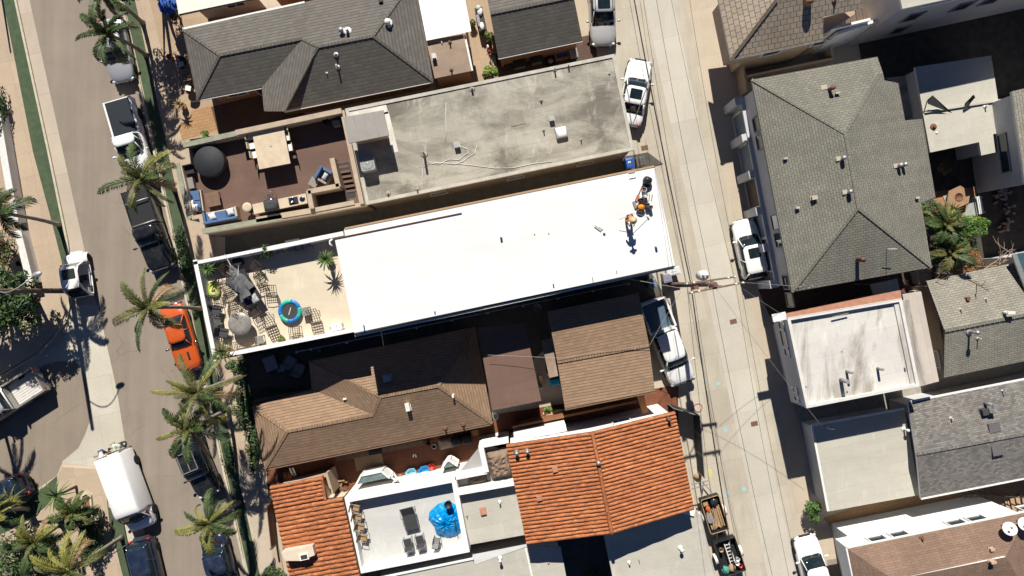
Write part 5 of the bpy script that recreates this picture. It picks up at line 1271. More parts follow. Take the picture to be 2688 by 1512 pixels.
# loaded trailers
def trailer(label, c0, c1, L, W, rim, cargo):
    t = place('trailer', label, 'trailer', c0, c1, L, .6); x0, x1, w = -L / 2, L / 2, W / 2
    q = MB(); q.box((0, 0, .52), (L, W, .06))
    for s in (-1, 1): q.box((0, s * w, .80), (L, .05, .55))
    q.box((x0, 0, .8), (.05, W, .55)); q.box((x1, 0, .8), (.05, W, .55)); q.build('box', BLACKP, t)
    q = MB(); q.tube([(p.x, p.y, 1.09) for p in rrect(x0, x1, w, 3, .15, .15)] + [rrect(x0, x1, w, 3, .15, .15)[0] + Vector((0, 0, 1.09))], .035, 6); q.build('top_rail', rim, t)
    for s in (-1, 1):
        wheel(t, -.1, s * (w + .16), .33, .2)
        q = MB(); q.loft([[Vector((-.1 + .42 * math.cos(a), s * (w + .04 + .26 * k), .36 + .40 * math.sin(a))) for k in (0, 1)] for a in [R(10 + 16 * j) for j in range(11)]], 0, caps=False); q.build('mudguard', PVC, t)
    q = MB(); q.bar((x1, -.4, .48), (x1 + .95, 0, .48), .07, .07); q.bar((x1, .4, .48), (x1 + .95, 0, .48), .07, .07); q.build('drawbar', GALV, t)
    return t, x0, x1, w
def load(name, label, cat, t, loc, mb, m):
    o = mb.build(name, m); o.location = (Vector(t.location) + Matrix.Rotation(t.rotation_euler.z, 3, 'Z') @ Vector(loc)); o.rotation_euler = (0, 0, t.rotation_euler.z)
    return tag(o, label, cat)
t, x0, x1, w = trailer('open black utility trailer full of planks and scrap, nearer the garage wall corner', (1884, 1388), (1858, 1303), 2.55, 1.35, CARDB, None)
rnd = random.Random(3)
q = MB()
for k in range(16): y = -.52 + k * .062; q.bar((-1.1 + rnd.uniform(0, .1), y, .62 + rnd.uniform(0, .25)), (.35 + rnd.uniform(-.2, .2), y + rnd.uniform(-.12, .12), .66 + rnd.uniform(0, .28)), .07, .035)
load('plank_pile', 'jumbled pile of thin wooden planks in the open utility trailer', 'planks', t, (0, 0, 0), q, WOODL)
q = MB(); q.ell((0, 0, 0), (.36, .30, .24), 14, 8, jit=.08); load('rubbish_bag', 'shiny black rubbish bag in the head of the open utility trailer', 'bag', t, (.8, -.28, .80), q, plain('black_bag', (.03, .032, .036), (.02, .021, .024), 4, .25, .5, 8))
q = MB(); q.box((0, 0, 0), (.36, .34, .30)); load('cardboard_box', 'brown cardboard box in the head of the open utility trailer', 'box', t, (.88, .36, .72), q, CARDB)
q = MB(); q.ell((0, 0, 0), (.26, .18, .12), 10, 6, jit=.15); load('orange_cloth', 'crumpled orange cloth among the planks in the open utility trailer', 'cloth', t, (.42, .30, .80), q, ORANGE)
q = MB(); q.prism(rrect(-.36, .36, .2, 3, .18, .18), 0, .06); load('grey_board', 'grey board lying on the planks in the open utility trailer', 'board', t, (-.2, .38, .9), q, GREYF)
t, x0, x1, w = trailer('black trailer at the bottom edge heaped with buckets, a ladder and netting', (1925, 1495), (1898, 1415), 2.5, 1.5, BLACKP, None)
q = MB()
for s in (-.17, .17): q.bar((-.75, s, 0), (.75, s, .1), .06, .04)
for k in range(6): q.bar((-.6 + k * .25, -.17, k * .017), (-.6 + k * .25, .17, k * .017), .05, .04)
load('step_ladder', 'short white ladder lying on the heaped trailer at the bottom edge', 'ladder', t, (.25, -.05, 1.0), q, PVC)
q = MB(); q.ell((0, 0, 0), (.34, .3, .2), 12, 6, jit=.2); load('netting', 'crumpled teal netting on the heaped trailer at the bottom edge', 'netting', t, (-.85, .62, .95), q, plain('teal_netting', (.08, .30, .24), (.05, .22, .18), 8, .8, .5, 20))
q = MB(); q.ell((0, 0, 0), (.32, .26, .22), 10, 6, jit=.12); load('sack', 'tan sack between the netting and the buckets on the heaped trailer', 'sack', t, (-.85, .1, .95), q, CARDB)
for i, (x, y, m, l) in enumerate(((-.35, -.45, PVC, 'white bucket beside the ladder on the heaped trailer'), (-.85, -.5, REDP, 'red and white bucket at the corner of the heaped trailer, bottom edge'), (-.62, -.34, PVC, 'upturned pale bucket between the sack and the red bucket on the heaped trailer'), (.65, .45, CARDB, 'tan bucket beside the head of the ladder on the heaped trailer'))):
    q = MB(); q.lathe((0, 0, 0), [(.12, 0), (.15, .32), (.155, .33), (.135, .33), (.11, .04), (.001, .04)], 14); load('bucket', l, 'bucket', t, (x, y, .78), q, m)
q = MB(); q.box((0, 0, .2), (.7, .5, .4)); q.box((0, 0, .42), (.5, .3, .06)); load('toolbox', 'grey crumpled tool bin standing between the two loaded trailers', 'bin', t, (1.75, .1, .0), q, DKGREY)
# ================================================================== plants
def frond(mb, base, az, el, L, droop, mi, rnd, lw=.55, nl=34, curl=0.0, wd=.075):
    pts = []; p = Vector(base); a = el; d = Vector((math.cos(az), math.sin(az), 0)); n = 10
    for k in range(n + 1):
        pts.append(p.copy()); st = L / n
        p = p + (d * math.cos(a) + Vector((0, 0, 1)) * math.sin(a)) * st
        a -= droop / n * (.6 + .9 * k / n); d = Matrix.Rotation(curl / n, 3, 'Z') @ d
    mb.tube(pts, [.04 * (1 - .8 * k / n) + .008 for k in range(n + 1)], 4, mi, caps=False)
    for k in range(nl):
        f = .10 + .9 * k / nl; i = min(n - 1, int(f * n)); t = f * n - i
        q = pts[i].lerp(pts[i + 1], t); tang = (pts[i + 1] - pts[i]).normalized()
        side = tang.cross(Vector((0, 0, 1))).normalized(); up = side.cross(tang)
        ll = lw * (math.sin(math.pi * min(1, .12 + f * .9)) ** .6) * rnd.uniform(.8, 1.1)
        for s in (-1, 1):
            dirn = (side * s * .9 + tang * rnd.uniform(.7, 1.05) + up * rnd.uniform(-.15, .2)).normalized()
            m = q + dirn * ll * .55; e = q + dirn * ll + Vector((0, 0, -ll * rnd.uniform(.3, .7)))
            w = tang * wd * .5
            mb.add([q - w * .6, q + w * .6, m + w, m - w, e], [(0, 1, 2, 3), (3, 2, 4)], mi)
def trunk(t, b, c, r0, r1, m, name='trunk', bend=.3):
    pts = []; rr = []; n = 14
    for k in range(n + 1):
        f = k / n; p = b.lerp(c, f); p = p + Vector((bend * math.sin(math.pi * f) * .4, bend * math.sin(math.pi * f) * .25, 0))
        pts.append(p); rr.append((r0 + (r1 - r0) * f + (.08 if k == 0 else 0)) * (1.06 if k % 2 else .97))
    q = MB(); q.tube(pts, rr, 9); q.build(name, m, t, world=True)
def palm(label, base, crown, z, n=13, L=2.8, seed=1, yellow=.25, dry=.15, name='palm_tree', r=.13, cat='palm', group='feathery palms along the street', nl=38, lw=.58):
    b = P(*base, 0.1); c = P(*crown, z); t = thing(name, label, cat, b, 0, group)
    trunk(t, b, c, r * 1.15, r * .8, BARK)
    rnd = random.Random(seed); q = MB()
    for k in range(5): frond(q, c + Vector((0, 0, .1)), k * 2.4, R(78), L * .5, R(60), 1 if k % 2 else 3, rnd, lw * .6, 16)
    for k in range(n):
        az = k * 2.39996 + rnd.uniform(-.25, .25)
        f = k / n; el = R(66 - 82 * f + rnd.uniform(-10, 10)); u = rnd.random()
        mi = 2 if (f > .8 and u < dry * 3.5) else (1 if u < yellow else (3 if u < yellow + .25 else 0))
        frond(q, c + Vector((0, 0, .1)), az, el, L * rnd.uniform(.8, 1.12) * (.8 if f < .15 else 1), R(95 + 35 * f) * rnd.uniform(.8, 1.1), mi, rnd, lw * (.5 if rnd.random() < .2 + .2 * f else rnd.uniform(.85, 1.1)), nl, rnd.uniform(-.35, .35))
    q.ell(c + Vector((0, 0, -.15)), (.22, .22, .4), 10, 6, 2)
    q.build('crown', [PALM_G, PALM_Y, PALM_D, PALM_O], t, world=True, uv=False, fix=False)
    return t
palm('topmost street palm, its crown over the silver coupe', (384, 145), (287, 92), 4.8, 13, 2.7, 11, 0.24)
palm('street palm whose crown hides the nose of the white pickup', (458, 498), (375, 470), 5.6, 14, 3.0, 23, 0.27)
palm('street palm leaning over the tail of the orange coupe', (525, 810), (392, 808), 6.8, 12, 3.0, 35, 0.24)
palm('tallest street palm with long tan and yellow fronds, below the orange coupe', (640, 985), (522, 1028), 7.0, 14, 3.4, 47, .42, .4)
palm('darker street palm just below the tall tan palm, over the four-wheel drive', (600, 1075), (500, 1122), 5.6, 12, 2.8, 59, 0.22)
palm('lowest street palm near the bottom edge, with one bright yellow frond', (628, 1318), (550, 1372), 5.2, 12, 2.5, 61, 0.27)
palm('palm at the left edge whose bare trunk crosses the west pavement', (155, 590), (2, 560), 6.6, 12, 2.4, 73, .05)
palm('palm leaning out of the bottom left shrubs, its trunk rooted in the corner verge', (320, 1410), (185, 1495), 6.4, 13, 3.2, 85, .35, .1)
palm('palm with olive fronds in the bottom left corner, above the dark shrubs', (160, 1375), (95, 1420), 4.0, 13, 2.6, 97, .3, .1)
palm('bushy green palm beside the brick planter, nearest the white van', (180, 1350), (190, 1345), 2.2, 18, 1.8, 99, .0, 0)
palm('palm cut by the left edge beside the dark blue car', (75, 1335), (-18, 1345), 5.0, 11, 2.2, 101, .4, .1)
palm('palm with a spray of fronds above the topmost street palm, cut by the top edge', (375, 60), (266, -20), 5.6, 11, 2.4, 113, .2)
palm('palm beyond the left edge, throwing a spiky shadow across the side street', (-40, 985), (-205, 1012), 6.6, 12, 2.8, 151, .1)

def leafball(mb, c, r, n, s, rnd, mi=0, mis=None, shell=.55, tilt=.8):
    for k in range(n):
        th = rnd.uniform(0, 2 * math.pi); ph = math.acos(rnd.uniform(-.35, 1)); rr = rnd.uniform(shell, 1.05) ** .8
        d = Vector((math.sin(ph) * math.cos(th), math.sin(ph) * math.sin(th), math.cos(ph)))
        p = c + Vector((d.x * r[0], d.y * r[1], d.z * r[2])) * rr
        nrm = (d + Vector((rnd.uniform(-tilt, tilt), rnd.uniform(-tilt, tilt), rnd.uniform(-.2, tilt)))).normalized()
        a = nrm.orthogonal().normalized(); a = Matrix.Rotation(rnd.uniform(0, 6.28), 3, nrm) @ a; b = nrm.cross(a)
        l = s * rnd.uniform(.6, 1.3); w = l * rnd.uniform(.35, .55)
        mb.add([p - a * l * .5, p + b * w * .5 + nrm * l * .08, p + a * l * .5, p - b * w * .5 + nrm * l * .08], [(0, 1, 2, 3)], mi if mis is None else rnd.choice(mis))
def shrub(name, label, cat, u, v, z, r, n, s, mats, seed=1, clumps=7, trunk_r=.05, group=None, stem=True, base=0.0):
    """crown of leaf clumps on short stems; (u, v) is where the crown shows, z its centre height"""
    c = P(u, v, z); t = thing(name, label, cat, (c.x, c.y, base), 0, group); rnd = random.Random(seed); q = MB()
    mis = list(range(len(mats)))
    cs = [Vector((0, 0, 0))]
    for k in range(clumps):
        a = k * 2.4 + rnd.uniform(-.4, .4); f = rnd.uniform(.35, .85); cs.append(Vector((math.cos(a) * r[0] * f, math.sin(a) * r[1] * f, rnd.uniform(-.45, .45) * r[2])))
    for k, o in enumerate(cs):
        sc = rnd.uniform(.38, .62) if k else .6
        leafball(q, c + o, (r[0] * sc, r[1] * sc, r[2] * sc * 1.05), int(n / len(cs)), s, rnd, mis=mis)
    q.build('foliage', mats, t, world=True, uv=False, fix=False)
    if stem:
        st = MB()
        for k, o in enumerate(cs[:5]): st.tube([Vector((c.x, c.y, base)), Vector((c.x + o.x * .4, c.y + o.y * .4, base + (z - base) * .5)), c + o], [trunk_r, trunk_r * .7, trunk_r * .3], 6)
        st.build('stem', BARKD, t, world=True, fix=False)
    return t
def rosette(name, label, cat, u, v, z, n, L, m, seed=1, wd=.11, base=0.0, fan=False, pot=None, group=None):
    """strap or fan leaves round a short stem"""
    c = P(u, v, z); t = thing(name, label, cat, (c.x, c.y, base), 0, group); rnd = random.Random(seed); q = MB()
    for k in range(n):
        az = k * 2.39996; el = R(80 - 85 * k / n); d = Vector((math.cos(az), math.sin(az), 0)); side = Vector((-d.y, d.x, 0)); p = c.copy(); pr = None; a = el
        for j in range(6):
            w = wd * (1 - (j / 5.2) ** 2) * .5 + .008; x, y = p - side * w, p + side * w
            if pr: q.add([pr[0], pr[1], y, x], [(0, 1, 2, 3)], rnd.randrange(len(m)) if j == 1 else 0)
            pr = (x, y); p = p + (d * math.cos(a) + Vector((0, 0, math.sin(a)))) * L / 5 * rnd.uniform(.85, 1.1); a -= R(14)
    q.build('foliage', m, t, world=True, uv=False, fix=False)
    s = MB(); s.tube([(c.x, c.y, base + .1), (c.x, c.y, z + .02)], [.11, .08], 8); s.build('stem', BARKD, t, world=True)
    if pot:
        s = MB(); s.lathe((c.x, c.y, base), [(.16, 0), (.24, .34), (.26, .36), (.22, .36), (.2, .28), (.001, .28)], 16); s.build('pot', pot, t, world=True)
    return t
CLAYPOT = plain('clay_pot_brown', (.36, .17, .09), (.28, .13, .07), 5, .85)
shrub('tree', 'dense round dark tree by the left edge, beside the side street corner', 'tree', 14, 800, 3.3, (2.2, 1.95, 1.5), 5200, .30, [LEAF_M, LEAF_D, LEAF_D], 5, 12, .16)
shrub('shrub', 'orange-tinged shrub behind the white wall at the left edge', 'shrub', 8, 660, 1.2, (.75, 1.5, .8), 1300, .22, [LEAF_D, LEAF_M, LEAF_R], 6, 8)
shrub('shrub', 'dark creeper spilling along the pavement at the left edge, above the white wall', 'shrub', -14, 295, .8, (.9, 2.3, .6), 1300, .22, [LEAF_D, LEAF_D, LEAF_M], 7, 9)
shrub('tree', 'dark tree beyond the top edge, shading the verge beside the topmost palms', 'tree', 338, -70, 4.6, (1.5, 1.9, 1.5), 2200, .3, [LEAF_D, LEAF_M], 56, 9, .14)
shrub('tree', 'dark tree beyond the left edge, just left of the dense round dark tree', 'tree', -78, 806, 3.6, (2.0, 1.8, 1.7), 3000, .32, [LEAF_D, LEAF_M], 55, 10, .16)
shrub('shrub', 'dark glossy shrubs filling the bottom left corner', 'shrub', 60, 1470, 1.6, (2.6, 2.2, 1.3), 3600, .26, [LEAF_D, LEAF_M, LEAF_D], 8, 14)
shrub('shrub', 'dark hedge between the brick planter and the corner pavement, bottom left', 'shrub', 236, 1420, .8, (.9, 2.2, .7), 1700, .24, [LEAF_D, LEAF_D], 10, 10)
rosette('spiky_plant', 'spiky plant with long arching leaves in the bottom left shrubs', 'plant', 150, 1300, 2.2, 26, 1.3, [LEAF_M, PALM_G], 4, .10)
rosette('spiky_plant', 'tall pointed plant standing in the shaded driveway at the left edge', 'plant', 30, 1310, 1.8, 20, 1.2, [PALM_O, PALM_G], 5, .10)
for u, v, l in ((470, 628, 'low dark hedge on the turf verge beside the black pickup'), (486, 700, 'low dark hedge on the turf verge just below the black pickup'), (598, 1195, 'low dark hedge on the turf verge beside the dark four-wheel drive')): shrub('hedge', l, 'hedge', u, v, .45, (.42, 1.25, .35), 900, .14, [LEAF_D, LEAF_D], int(u), 9)
# front gardens
shrub('flower_bed_shrub', 'leafy shrubs with pale flowers along the street end of the ribbed brown roof, upper part', 'shrub', 640, 1062, .9, (.7, 1.6, .7), 1700, .2, [LEAF_D, LEAF_M, LEAF_D], 11, 9)
shrub('flower_bed_shrub', 'dark leafy shrubs along the street end of the ribbed brown roof, lower part', 'shrub', 668, 1170, .8, (.65, 1.9, .6), 1700, .2, [LEAF_D, LEAF_D, LEAF_M], 12, 9)
shrub('flower_bed_shrub', 'shrub with whitish leaves outside the lower corner of the white deck parapet', 'shrub', 622, 960, .9, (.8, .6, .6), 900, .2, [LEAF_D, LEAF_M], 13, 6)
shrub('bougainvillea', 'shrub with red and green leaves between the pavement and the cream flat roof, top edge', 'shrub', 452, 32, 1.3, (.55, .8, .7), 900, .18, [LEAF_M, LEAF_D, LEAF_R], 14, 6)
shrub('bush', 'small bright green bush against the copper-capped parapet of the brown terrace', 'bush', 538, 354, .8, (.36, .3, .35), 320, .14, [LEAF_B, LEAF_M], 15, 4)
shrub('bush', 'pale yellow-green variegated bush against the stained grey roof, beside the bin yard', 'bush', 1289, 190, .9, (.6, .55, .6), 800, .2, [LEAF_Y, LEAF_Y, LEAF_B], 16, 6)
shrub('bush', 'small dark topiary ball beside the variegated bush', 'bush', 1273, 202, .5, (.24, .24, .3), 320, .09, [LEAF_D, LEAF_M], 17, 3)
shrub('bush', 'small yellowish bush at the west wall of the dark grey garage', 'bush', 1283, 97, .8, (.34, .38, .4), 380, .15, [LEAF_M, LEAF_Y], 18, 4)
shrub('bush', 'low bright green plants between the brown cover and the cream surfboard', 'bush', 1440, 1076, .5, (.42, .26, .35), 420, .14, [LEAF_B, LEAF_M], 19, 4)
shrub('bush', 'bright green bush at the alley corner of the cream flat roof', 'bush', 2130, 1337, .9, (.55, .8, .7), 1000, .2, [LEAF_B, LEAF_M, LEAF_D], 20, 6)
shrub('bush', 'shaded grey-green bush in the dark passage below the orange tiles', 'bush', 1560, 1508, .8, (.9, .5, .6), 800, .3, [LEAF_D, LEAF_M], 21, 6)
shrub('bush', 'dark green ground plants in the shaded strip north of the ribbed brown roof', 'bush', 735, 1026, .4, (1.6, .35, .35), 700, .16, [LEAF_D, LEAF_D], 22, 7)
shrub('bush', 'green bush cut by the bottom edge beside the orange west wing', 'bush', 722, 1508, .7, (.7, .5, .5), 600, .2, [LEAF_M, LEAF_D], 25, 5)
# east garden
shrub('bush', 'bright lime-green round bush in the garden east of the big grey hip roof', 'bush', 2548, 595, 2.0, (.95, .85, .8), 2200, .16, [LEAF_B, LEAF_B, LEAF_M], 23, 8)
shrub('bush', 'small dark clipped bush below the lime-green bush in the east garden', 'bush', 2540, 650, 1.3, (.6, .6, .6), 1100, .14, [LEAF_M, LEAF_D], 24, 6)
shrub('shrub', 'dark climbing shrub along the east eave of the big grey hip roof', 'shrub', 2432, 570, 2.4, (.5, 1.2, .9), 1500, .16, [LEAF_D, LEAF_M], 26, 7)
palm('dark feathery palm in the east garden, left of the lime-green bush', (2440, 590), (2478, 590), 3.4, 22, 1.9, 131, .05, 0, r=.1, group='dark palms in the east garden')
palm('dark feathery palm in the east garden, below the lime-green bush', (2455, 655), (2490, 660), 3.0, 22, 1.9, 143, .05, 0, r=.1, group='dark palms in the east garden')
rosette('spiky_plant', 'tan and green strap-leaved plant above the dark palms, beside the hexagonal fire table', 'plant', 2495, 555, 1.6, 26, .9, [PALM_O, PALM_G], 7, .07)
shrub('shrub', 'dry orange-brown creeper heaped against the roof edge below the dark garden palms', 'shrub', 2548, 700, 2.0, (.65, 1.3, .5), 1500, .15, [LEAF_R, LEAF_R, PALM_D], 27, 8)
shrub('shrub', 'orange leafed shrub in the shaded north end of the east garden', 'shrub', 2480, 443, 1.2, (.5, .5, .4), 300, .16, [LEAF_R, PALM_D], 28, 5)
def bare(label, u, v, z, segs, seed):
    c = P(u, v, z); t = thing('bare_branch', label, 'branches', (c.x, c.y, 0), 0); rnd = random.Random(seed); q = MB()
    def grow(p, d, L, r, k):
        pts = [p]; 
        for j in range(5): d = (d + Vector((rnd.uniform(-.35, .35), rnd.uniform(-.35, .35), rnd.uniform(-.1, .12)))).normalized(); pts.append(pts[-1] + d * L / 5)
        q.tube(pts, [r * (1 - .12 * j) for j in range(6)], 5)
        if k:
            for j in (2, 3, 4, 5):
                if rnd.random() < .75: grow(pts[j], (d + Vector((rnd.uniform(-1, 1), rnd.uniform(-1, 1), rnd.uniform(-.1, .2)))).normalized(), L * .55, r * .6, k - 1)
    for d in segs: grow(c, Vector((d[0], d[1], .05)).normalized(), d[2], .05, 2)
    q.tube([Vector((c.x, c.y, 0)), c], [.07, .055], 6); q.build('branches', TWIG, t, world=True, fix=False)
bare('bare pale branches below the dark garden palms, left of the dry creeper', 2490, 722, 2.6, [(-1, .1, 2.0), (-.8, -.5, 1.6), (1, .2, 1.8), (-.3, .5, 1.1)], 3)
bare('bare pale branches to the right of the dry orange-brown creeper', 2595, 700, 2.6, [(-.9, -.4, 1.5), (1, .3, 1.9), (.3, .8, 1.2)], 9)

# ================================================================== walls, poles and wires
t = thing('garden_wall', 'long white garden wall along the west pavement at the left edge', 'wall', P(40, 560))
q = MB()
for a, b in (((-8, 300), (40, 582)), ((46, 605), (80, 742))):
    A, B = P(*a, 1.0), P(*b, 1.0); q.bar(Vector((A.x, A.y, .5)), Vector((B.x, B.y, .5)), .42, 1.0)
q.build('wall', W_WHITE, t, world=True)
q = MB()
for a, b in (((-8, 300), (40, 582)), ((46, 605), (80, 742))): q.bar(P(*a, 1.03), P(*b, 1.03), .50, .06)
q.build('coping', PVC, t, world=True)
t = thing('planter', 'brick-edged planter bed with bare earth beside the white van', 'planter', P(222, 1310))
q = MB(); W = [P(u, v, .2) for u, v in ((212, 1300), (229, 1290), (240, 1300), (252, 1420), (222, 1440))]; ring(q, [Vector((p.x, p.y)) for p in W], .14, 0, .28); q.build('kerb', KERB, t, world=True); q = MB(); q.poly([Vector((p.x, p.y, .2)) for p in W]); q.build('soil', plain('orange_soil', (.24, .12, .06), (.16, .08, .04), 3, .95, .5, 40), t, world=True)

def pole(t, b, top, r0, r1, m=POLEW):
    q = MB(); q.tube([b.lerp(top, k / 8) for k in range(9)], [r0 + (r1 - r0) * k / 8 for k in range(9)], 12); q.build('pole', m, t, world=True)
# street lamp on a wooden pole, west kerb
b = P(186, 763, 0); T = P(186, 763, 0) + Vector((0, 0, 8.9))
t = thing('street_lamp', 'wooden pole with a curved street lamp arm, standing by the white runabout', 'street lamp', b); pole(t, b, T, .2, .13)
A = Vector((b.x, b.y, 7.0)); hd = P(92, 723, 7.0)
q = MB(); q.tube([A.lerp(hd, f) + Vector((0, 0, .5 * math.sin(math.pi * f * .9))) + Vector((.18, -.8, 0)) * (f * (1 - f) * 2.2) for f in [k / 12 for k in range(13)]], .035, 8); q.build('arm', GALV, t, world=True)
q = MB(); d = (hd - A).normalized(); q.ell(hd + d * .1, (.36, .19, .12), 14, 8, rz=math.atan2(d.y, d.x)); q.build('lamp_head', GALV, t, world=True)
t = thing('street_lamp', 'thin pole just outside the top left corner, throwing its shadow on the pavement', 'street lamp', P(4, -32)); pole(t, P(4, -32, 0), P(4, -32, 0) + Vector((0, 0, 4.3)), .09, .06, GALV)
b = P(335, 1428, 0); tp = P(335, 1428, 0) + Vector((0, 0, 2.4))
t = thing('sign_post', 'thin metal sign post in the corner verge beside the navy hatchback', 'sign post', b); q = MB(); q.tube([b, tp], .035, 8); q.build('post', GALV, t, world=True); q = MB(); q.box(tp - Vector((0, 0, .25)), (.03, .34, .46), ROW); q.build('sign_plate', PVC, t, world=True)

# utility pole in the alley
b = P(1760, 748, 0); T = Vector((b.x, b.y, 11.0))
t = thing('utility_pole', 'tall wooden utility pole with two crossarms and a white transformer in the alley', 'utility pole', b); pole(t, b, T, .19, .14)
a1 = Vector((math.cos(R(8)), math.sin(R(8)), 0)); a2 = Vector((math.cos(R(11)), math.sin(R(11)), 0))
ARMS = []
for nm, z, ax, l0, l1, off_ in (('crossarm', 10.75, a2, -1.45, 1.75, -.24), ('crossarm', 9.3, a1, -1.35, 1.75, .2)):
    c = Vector((b.x, b.y, z)) + Vector((0, off_, 0)); q = MB(); q.bar(c + ax * l0, c + ax * l1, .11, .13); q.bar(c + ax * -.6, Vector((b.x, b.y, z - .6)), .05, .05); q.bar(c + ax * .6, Vector((b.x, b.y, z - .6)), .05, .05); ao = q.build('crossarm', WOOD, t, world=True); ARMS.append((c, ax, l0, l1))
    for f in (l0 + .12, l0 + .55, l1 - .5, l1 - .1):
        q = MB(); q.lathe(c + ax * f + Vector((0, 0, .06)), [(.03, 0), (.07, .05), (.05, .1), (.07, .14), (.03, .2), (.001, .21)], 10); q.build('insulator', CERAM, ao, world=True)
q = MB(); c = Vector((b.x - .05, b.y + .55, 8.6)); q.lathe(c, [(.26, -.5), (.3, -.47), (.3, .42), (.24, .52), (.001, .56)], 18); tr = q.build('transformer', plain('transformer_paint', (.68, .68, .66), (.58, .58, .56), 4, .4), t, world=True)
q = MB()
for s in (-.12, .12): q.lathe(c + Vector((s, 0, .5)), [(.05, 0), (.08, .06), (.05, .12), (.08, .18), (.03, .26)], 10)
q.build('bushing', CERAM, tr, world=True)
q = MB(); q.bar(Vector((b.x, b.y + .15, 8.6)), c, .1, .3); q.build('bracket', GALV, t, world=True)
q = MB(); q.box((b.x + .5, b.y - .15, 9.0), (.5, .2, .34), R(8)); q.box((b.x - .75, b.y - .2, 9.6), (.3, .2, .4), R(8)); q.build('switch_box', RUSTP, t, world=True)
def wire(label, pts, r=.012, sag=.5, m=None, group='cables strung along the alley', bundle=1, name='cable', cat='cable'):
    W = [P(*p) for p in pts]; q = MB()
    for j in range(bundle):
        o = Vector((random.uniform(-.05, .05), random.uniform(-.05, .05), random.uniform(-.05, .05))) if bundle > 1 else Vector()
        L = []
        for a, c in zip(W, W[1:]):
            n = 14
            for k in range(n): f = k / n; L.append(a.lerp(c, f) + Vector((0, 0, -sag * 4 * f * (1 - f))) + o * math.sin(math.pi * f))
        L.append(W[-1]); q.tube(L, r, 5)
    o = q.build(name, m or WIRE, uv=False); tag(o, label, cat, group); return o
wire('thick black cable running down the alley past the west end of the crossarms', [(1640, -140, 7.4), (1813, 744, 8.0), (1955, 1650, 7.4)], .035, .45, bundle=2)
wire('thin black wire just west of the thick black cable in the alley', [(1628, -140, 8.2), (1804, 757, 9.4), (1915, 1650, 8.2)], .012, .5)
wire('thin black wire just east of the thick black cable in the alley', [(1668, -140, 8.2), (1820, 755, 9.4), (1975, 1650, 8.2)], .012, .5)
wire('thin wire over the middle of the alley, under the white transformer', [(1700, -140, 8.6), (1868, 744, 9.4), (2060, 1650, 8.6)], .012, .5)
wire('thin alley wire tied to the east end of the lower crossarm', [(1735, -140, 8.6), (1930, 737, 9.4), (2100, 1650, 8.6)], .010, .5)
wire('top wire tied to the west end of the upper crossarm', [(1660, -140, 9.8), (1808, 780, 10.9), (1990, 1650, 9.8)], .010, .5)
wire('top wire tied to the east end of the upper crossarm', [(1790, -140, 9.8), (1945, 752, 10.9), (2130, 1650, 9.8)], .010, .5)
wire('grey service cable from the utility pole to the eave of the white roof', [(1790, 757, 7.0), (1640, 730, 6.6)], .016, .15, WIREG, None)
wire('pale service cable crossing the brown metal cover towards the pole', [(1790, 760, 6.0), (1706, 905, 5.2), (1470, 940, 5.1), (1280, 932, 4.6)], .012, .1, WIREG, None)
wire('bundle of drop cables between the alley wires and the corner of the stained grey roof', [(1718, 150, 7.6), (1699, 226, 7.2), (1658, 335, 4.0)], .016, .12, WIREG, None, 4)
wire('thin service cable from the pole to the mast on the big grey hip roof', [(1935, 740, 9.3), (2098, 752, 6.3)], .010, .2, WIREG, None)
wire('thin service cable from the pole towards the white flat-roofed house', [(1945, 754, 10.8), (2070, 836, 5.3)], .010, .2, WIREG, None)
wire('thin service cable sloping over the alley to the cream flat roof', [(1880, 757, 9.0), (2160, 1122, 4.9)], .010, .3, WIREG, None)
# ================================================================== furniture and small things
def legs(t, pts, z, m, r=.02, name='leg'):
    for x, y in pts: q = MB(); q.tube([(x, y, 0), (x, y, z)], r, 6); q.build(name, m, t)
def grid_panel(mb, o, ux, uy, nx, ny, w=.022):
    """open iron grid spanned by the vectors ux and uy"""
    for i in range(nx + 1): mb.bar(o + ux * (i / nx), o + ux * (i / nx) + uy, w, w)
    for j in range(ny + 1): mb.bar(o + uy * (j / ny), o + uy * (j / ny) + ux, w, w)
def lounger(label, u, v, z, rz, m, L=1.9, W=.64, group=None, fill=None, back=.6):
    p = P(u, v, z + .3); t = thing('sun_lounger', label, 'sun lounger', (p.x, p.y, z), rz, group); V = Vector
    q = MB(); grid_panel(q, V((-L / 2, -W / 2, .34)), V((L * .62, 0, 0)), V((0, W, 0)), 7, 4, .03); q.build('seat', m, t)
    q = MB(); grid_panel(q, V((L * .12, -W / 2, .34)), V((L * .38 * math.cos(back), 0, L * .38 * math.sin(back))), V((0, W, 0)), 4, 4, .03); q.build('backrest', m, t)
    if fill:
        q = MB(); q.box((-L * .19, 0, .36), (L * .62, W * .92, .03)); d = V((math.cos(back), 0, math.sin(back))) * L * .36; q.bar(V((L * .13, 0, .36)), V((L * .13, 0, .36)) + d, W * .92, .03); q.build('sling', fill, t)
    for s in (-1, 1):
        q = MB(); q.tube([(.0, s * (W / 2 + .03), .34), (.05, s * (W / 2 + .05), .58), (.45, s * (W / 2 + .05), .58), (.5, s * (W / 2 + .03), .40)], .018, 6); q.build('armrest', m, t)
    legs(t, [(x, y) for x in (-L * .4, L * .35) for y in (-W / 2, W / 2)], .34, m); return t
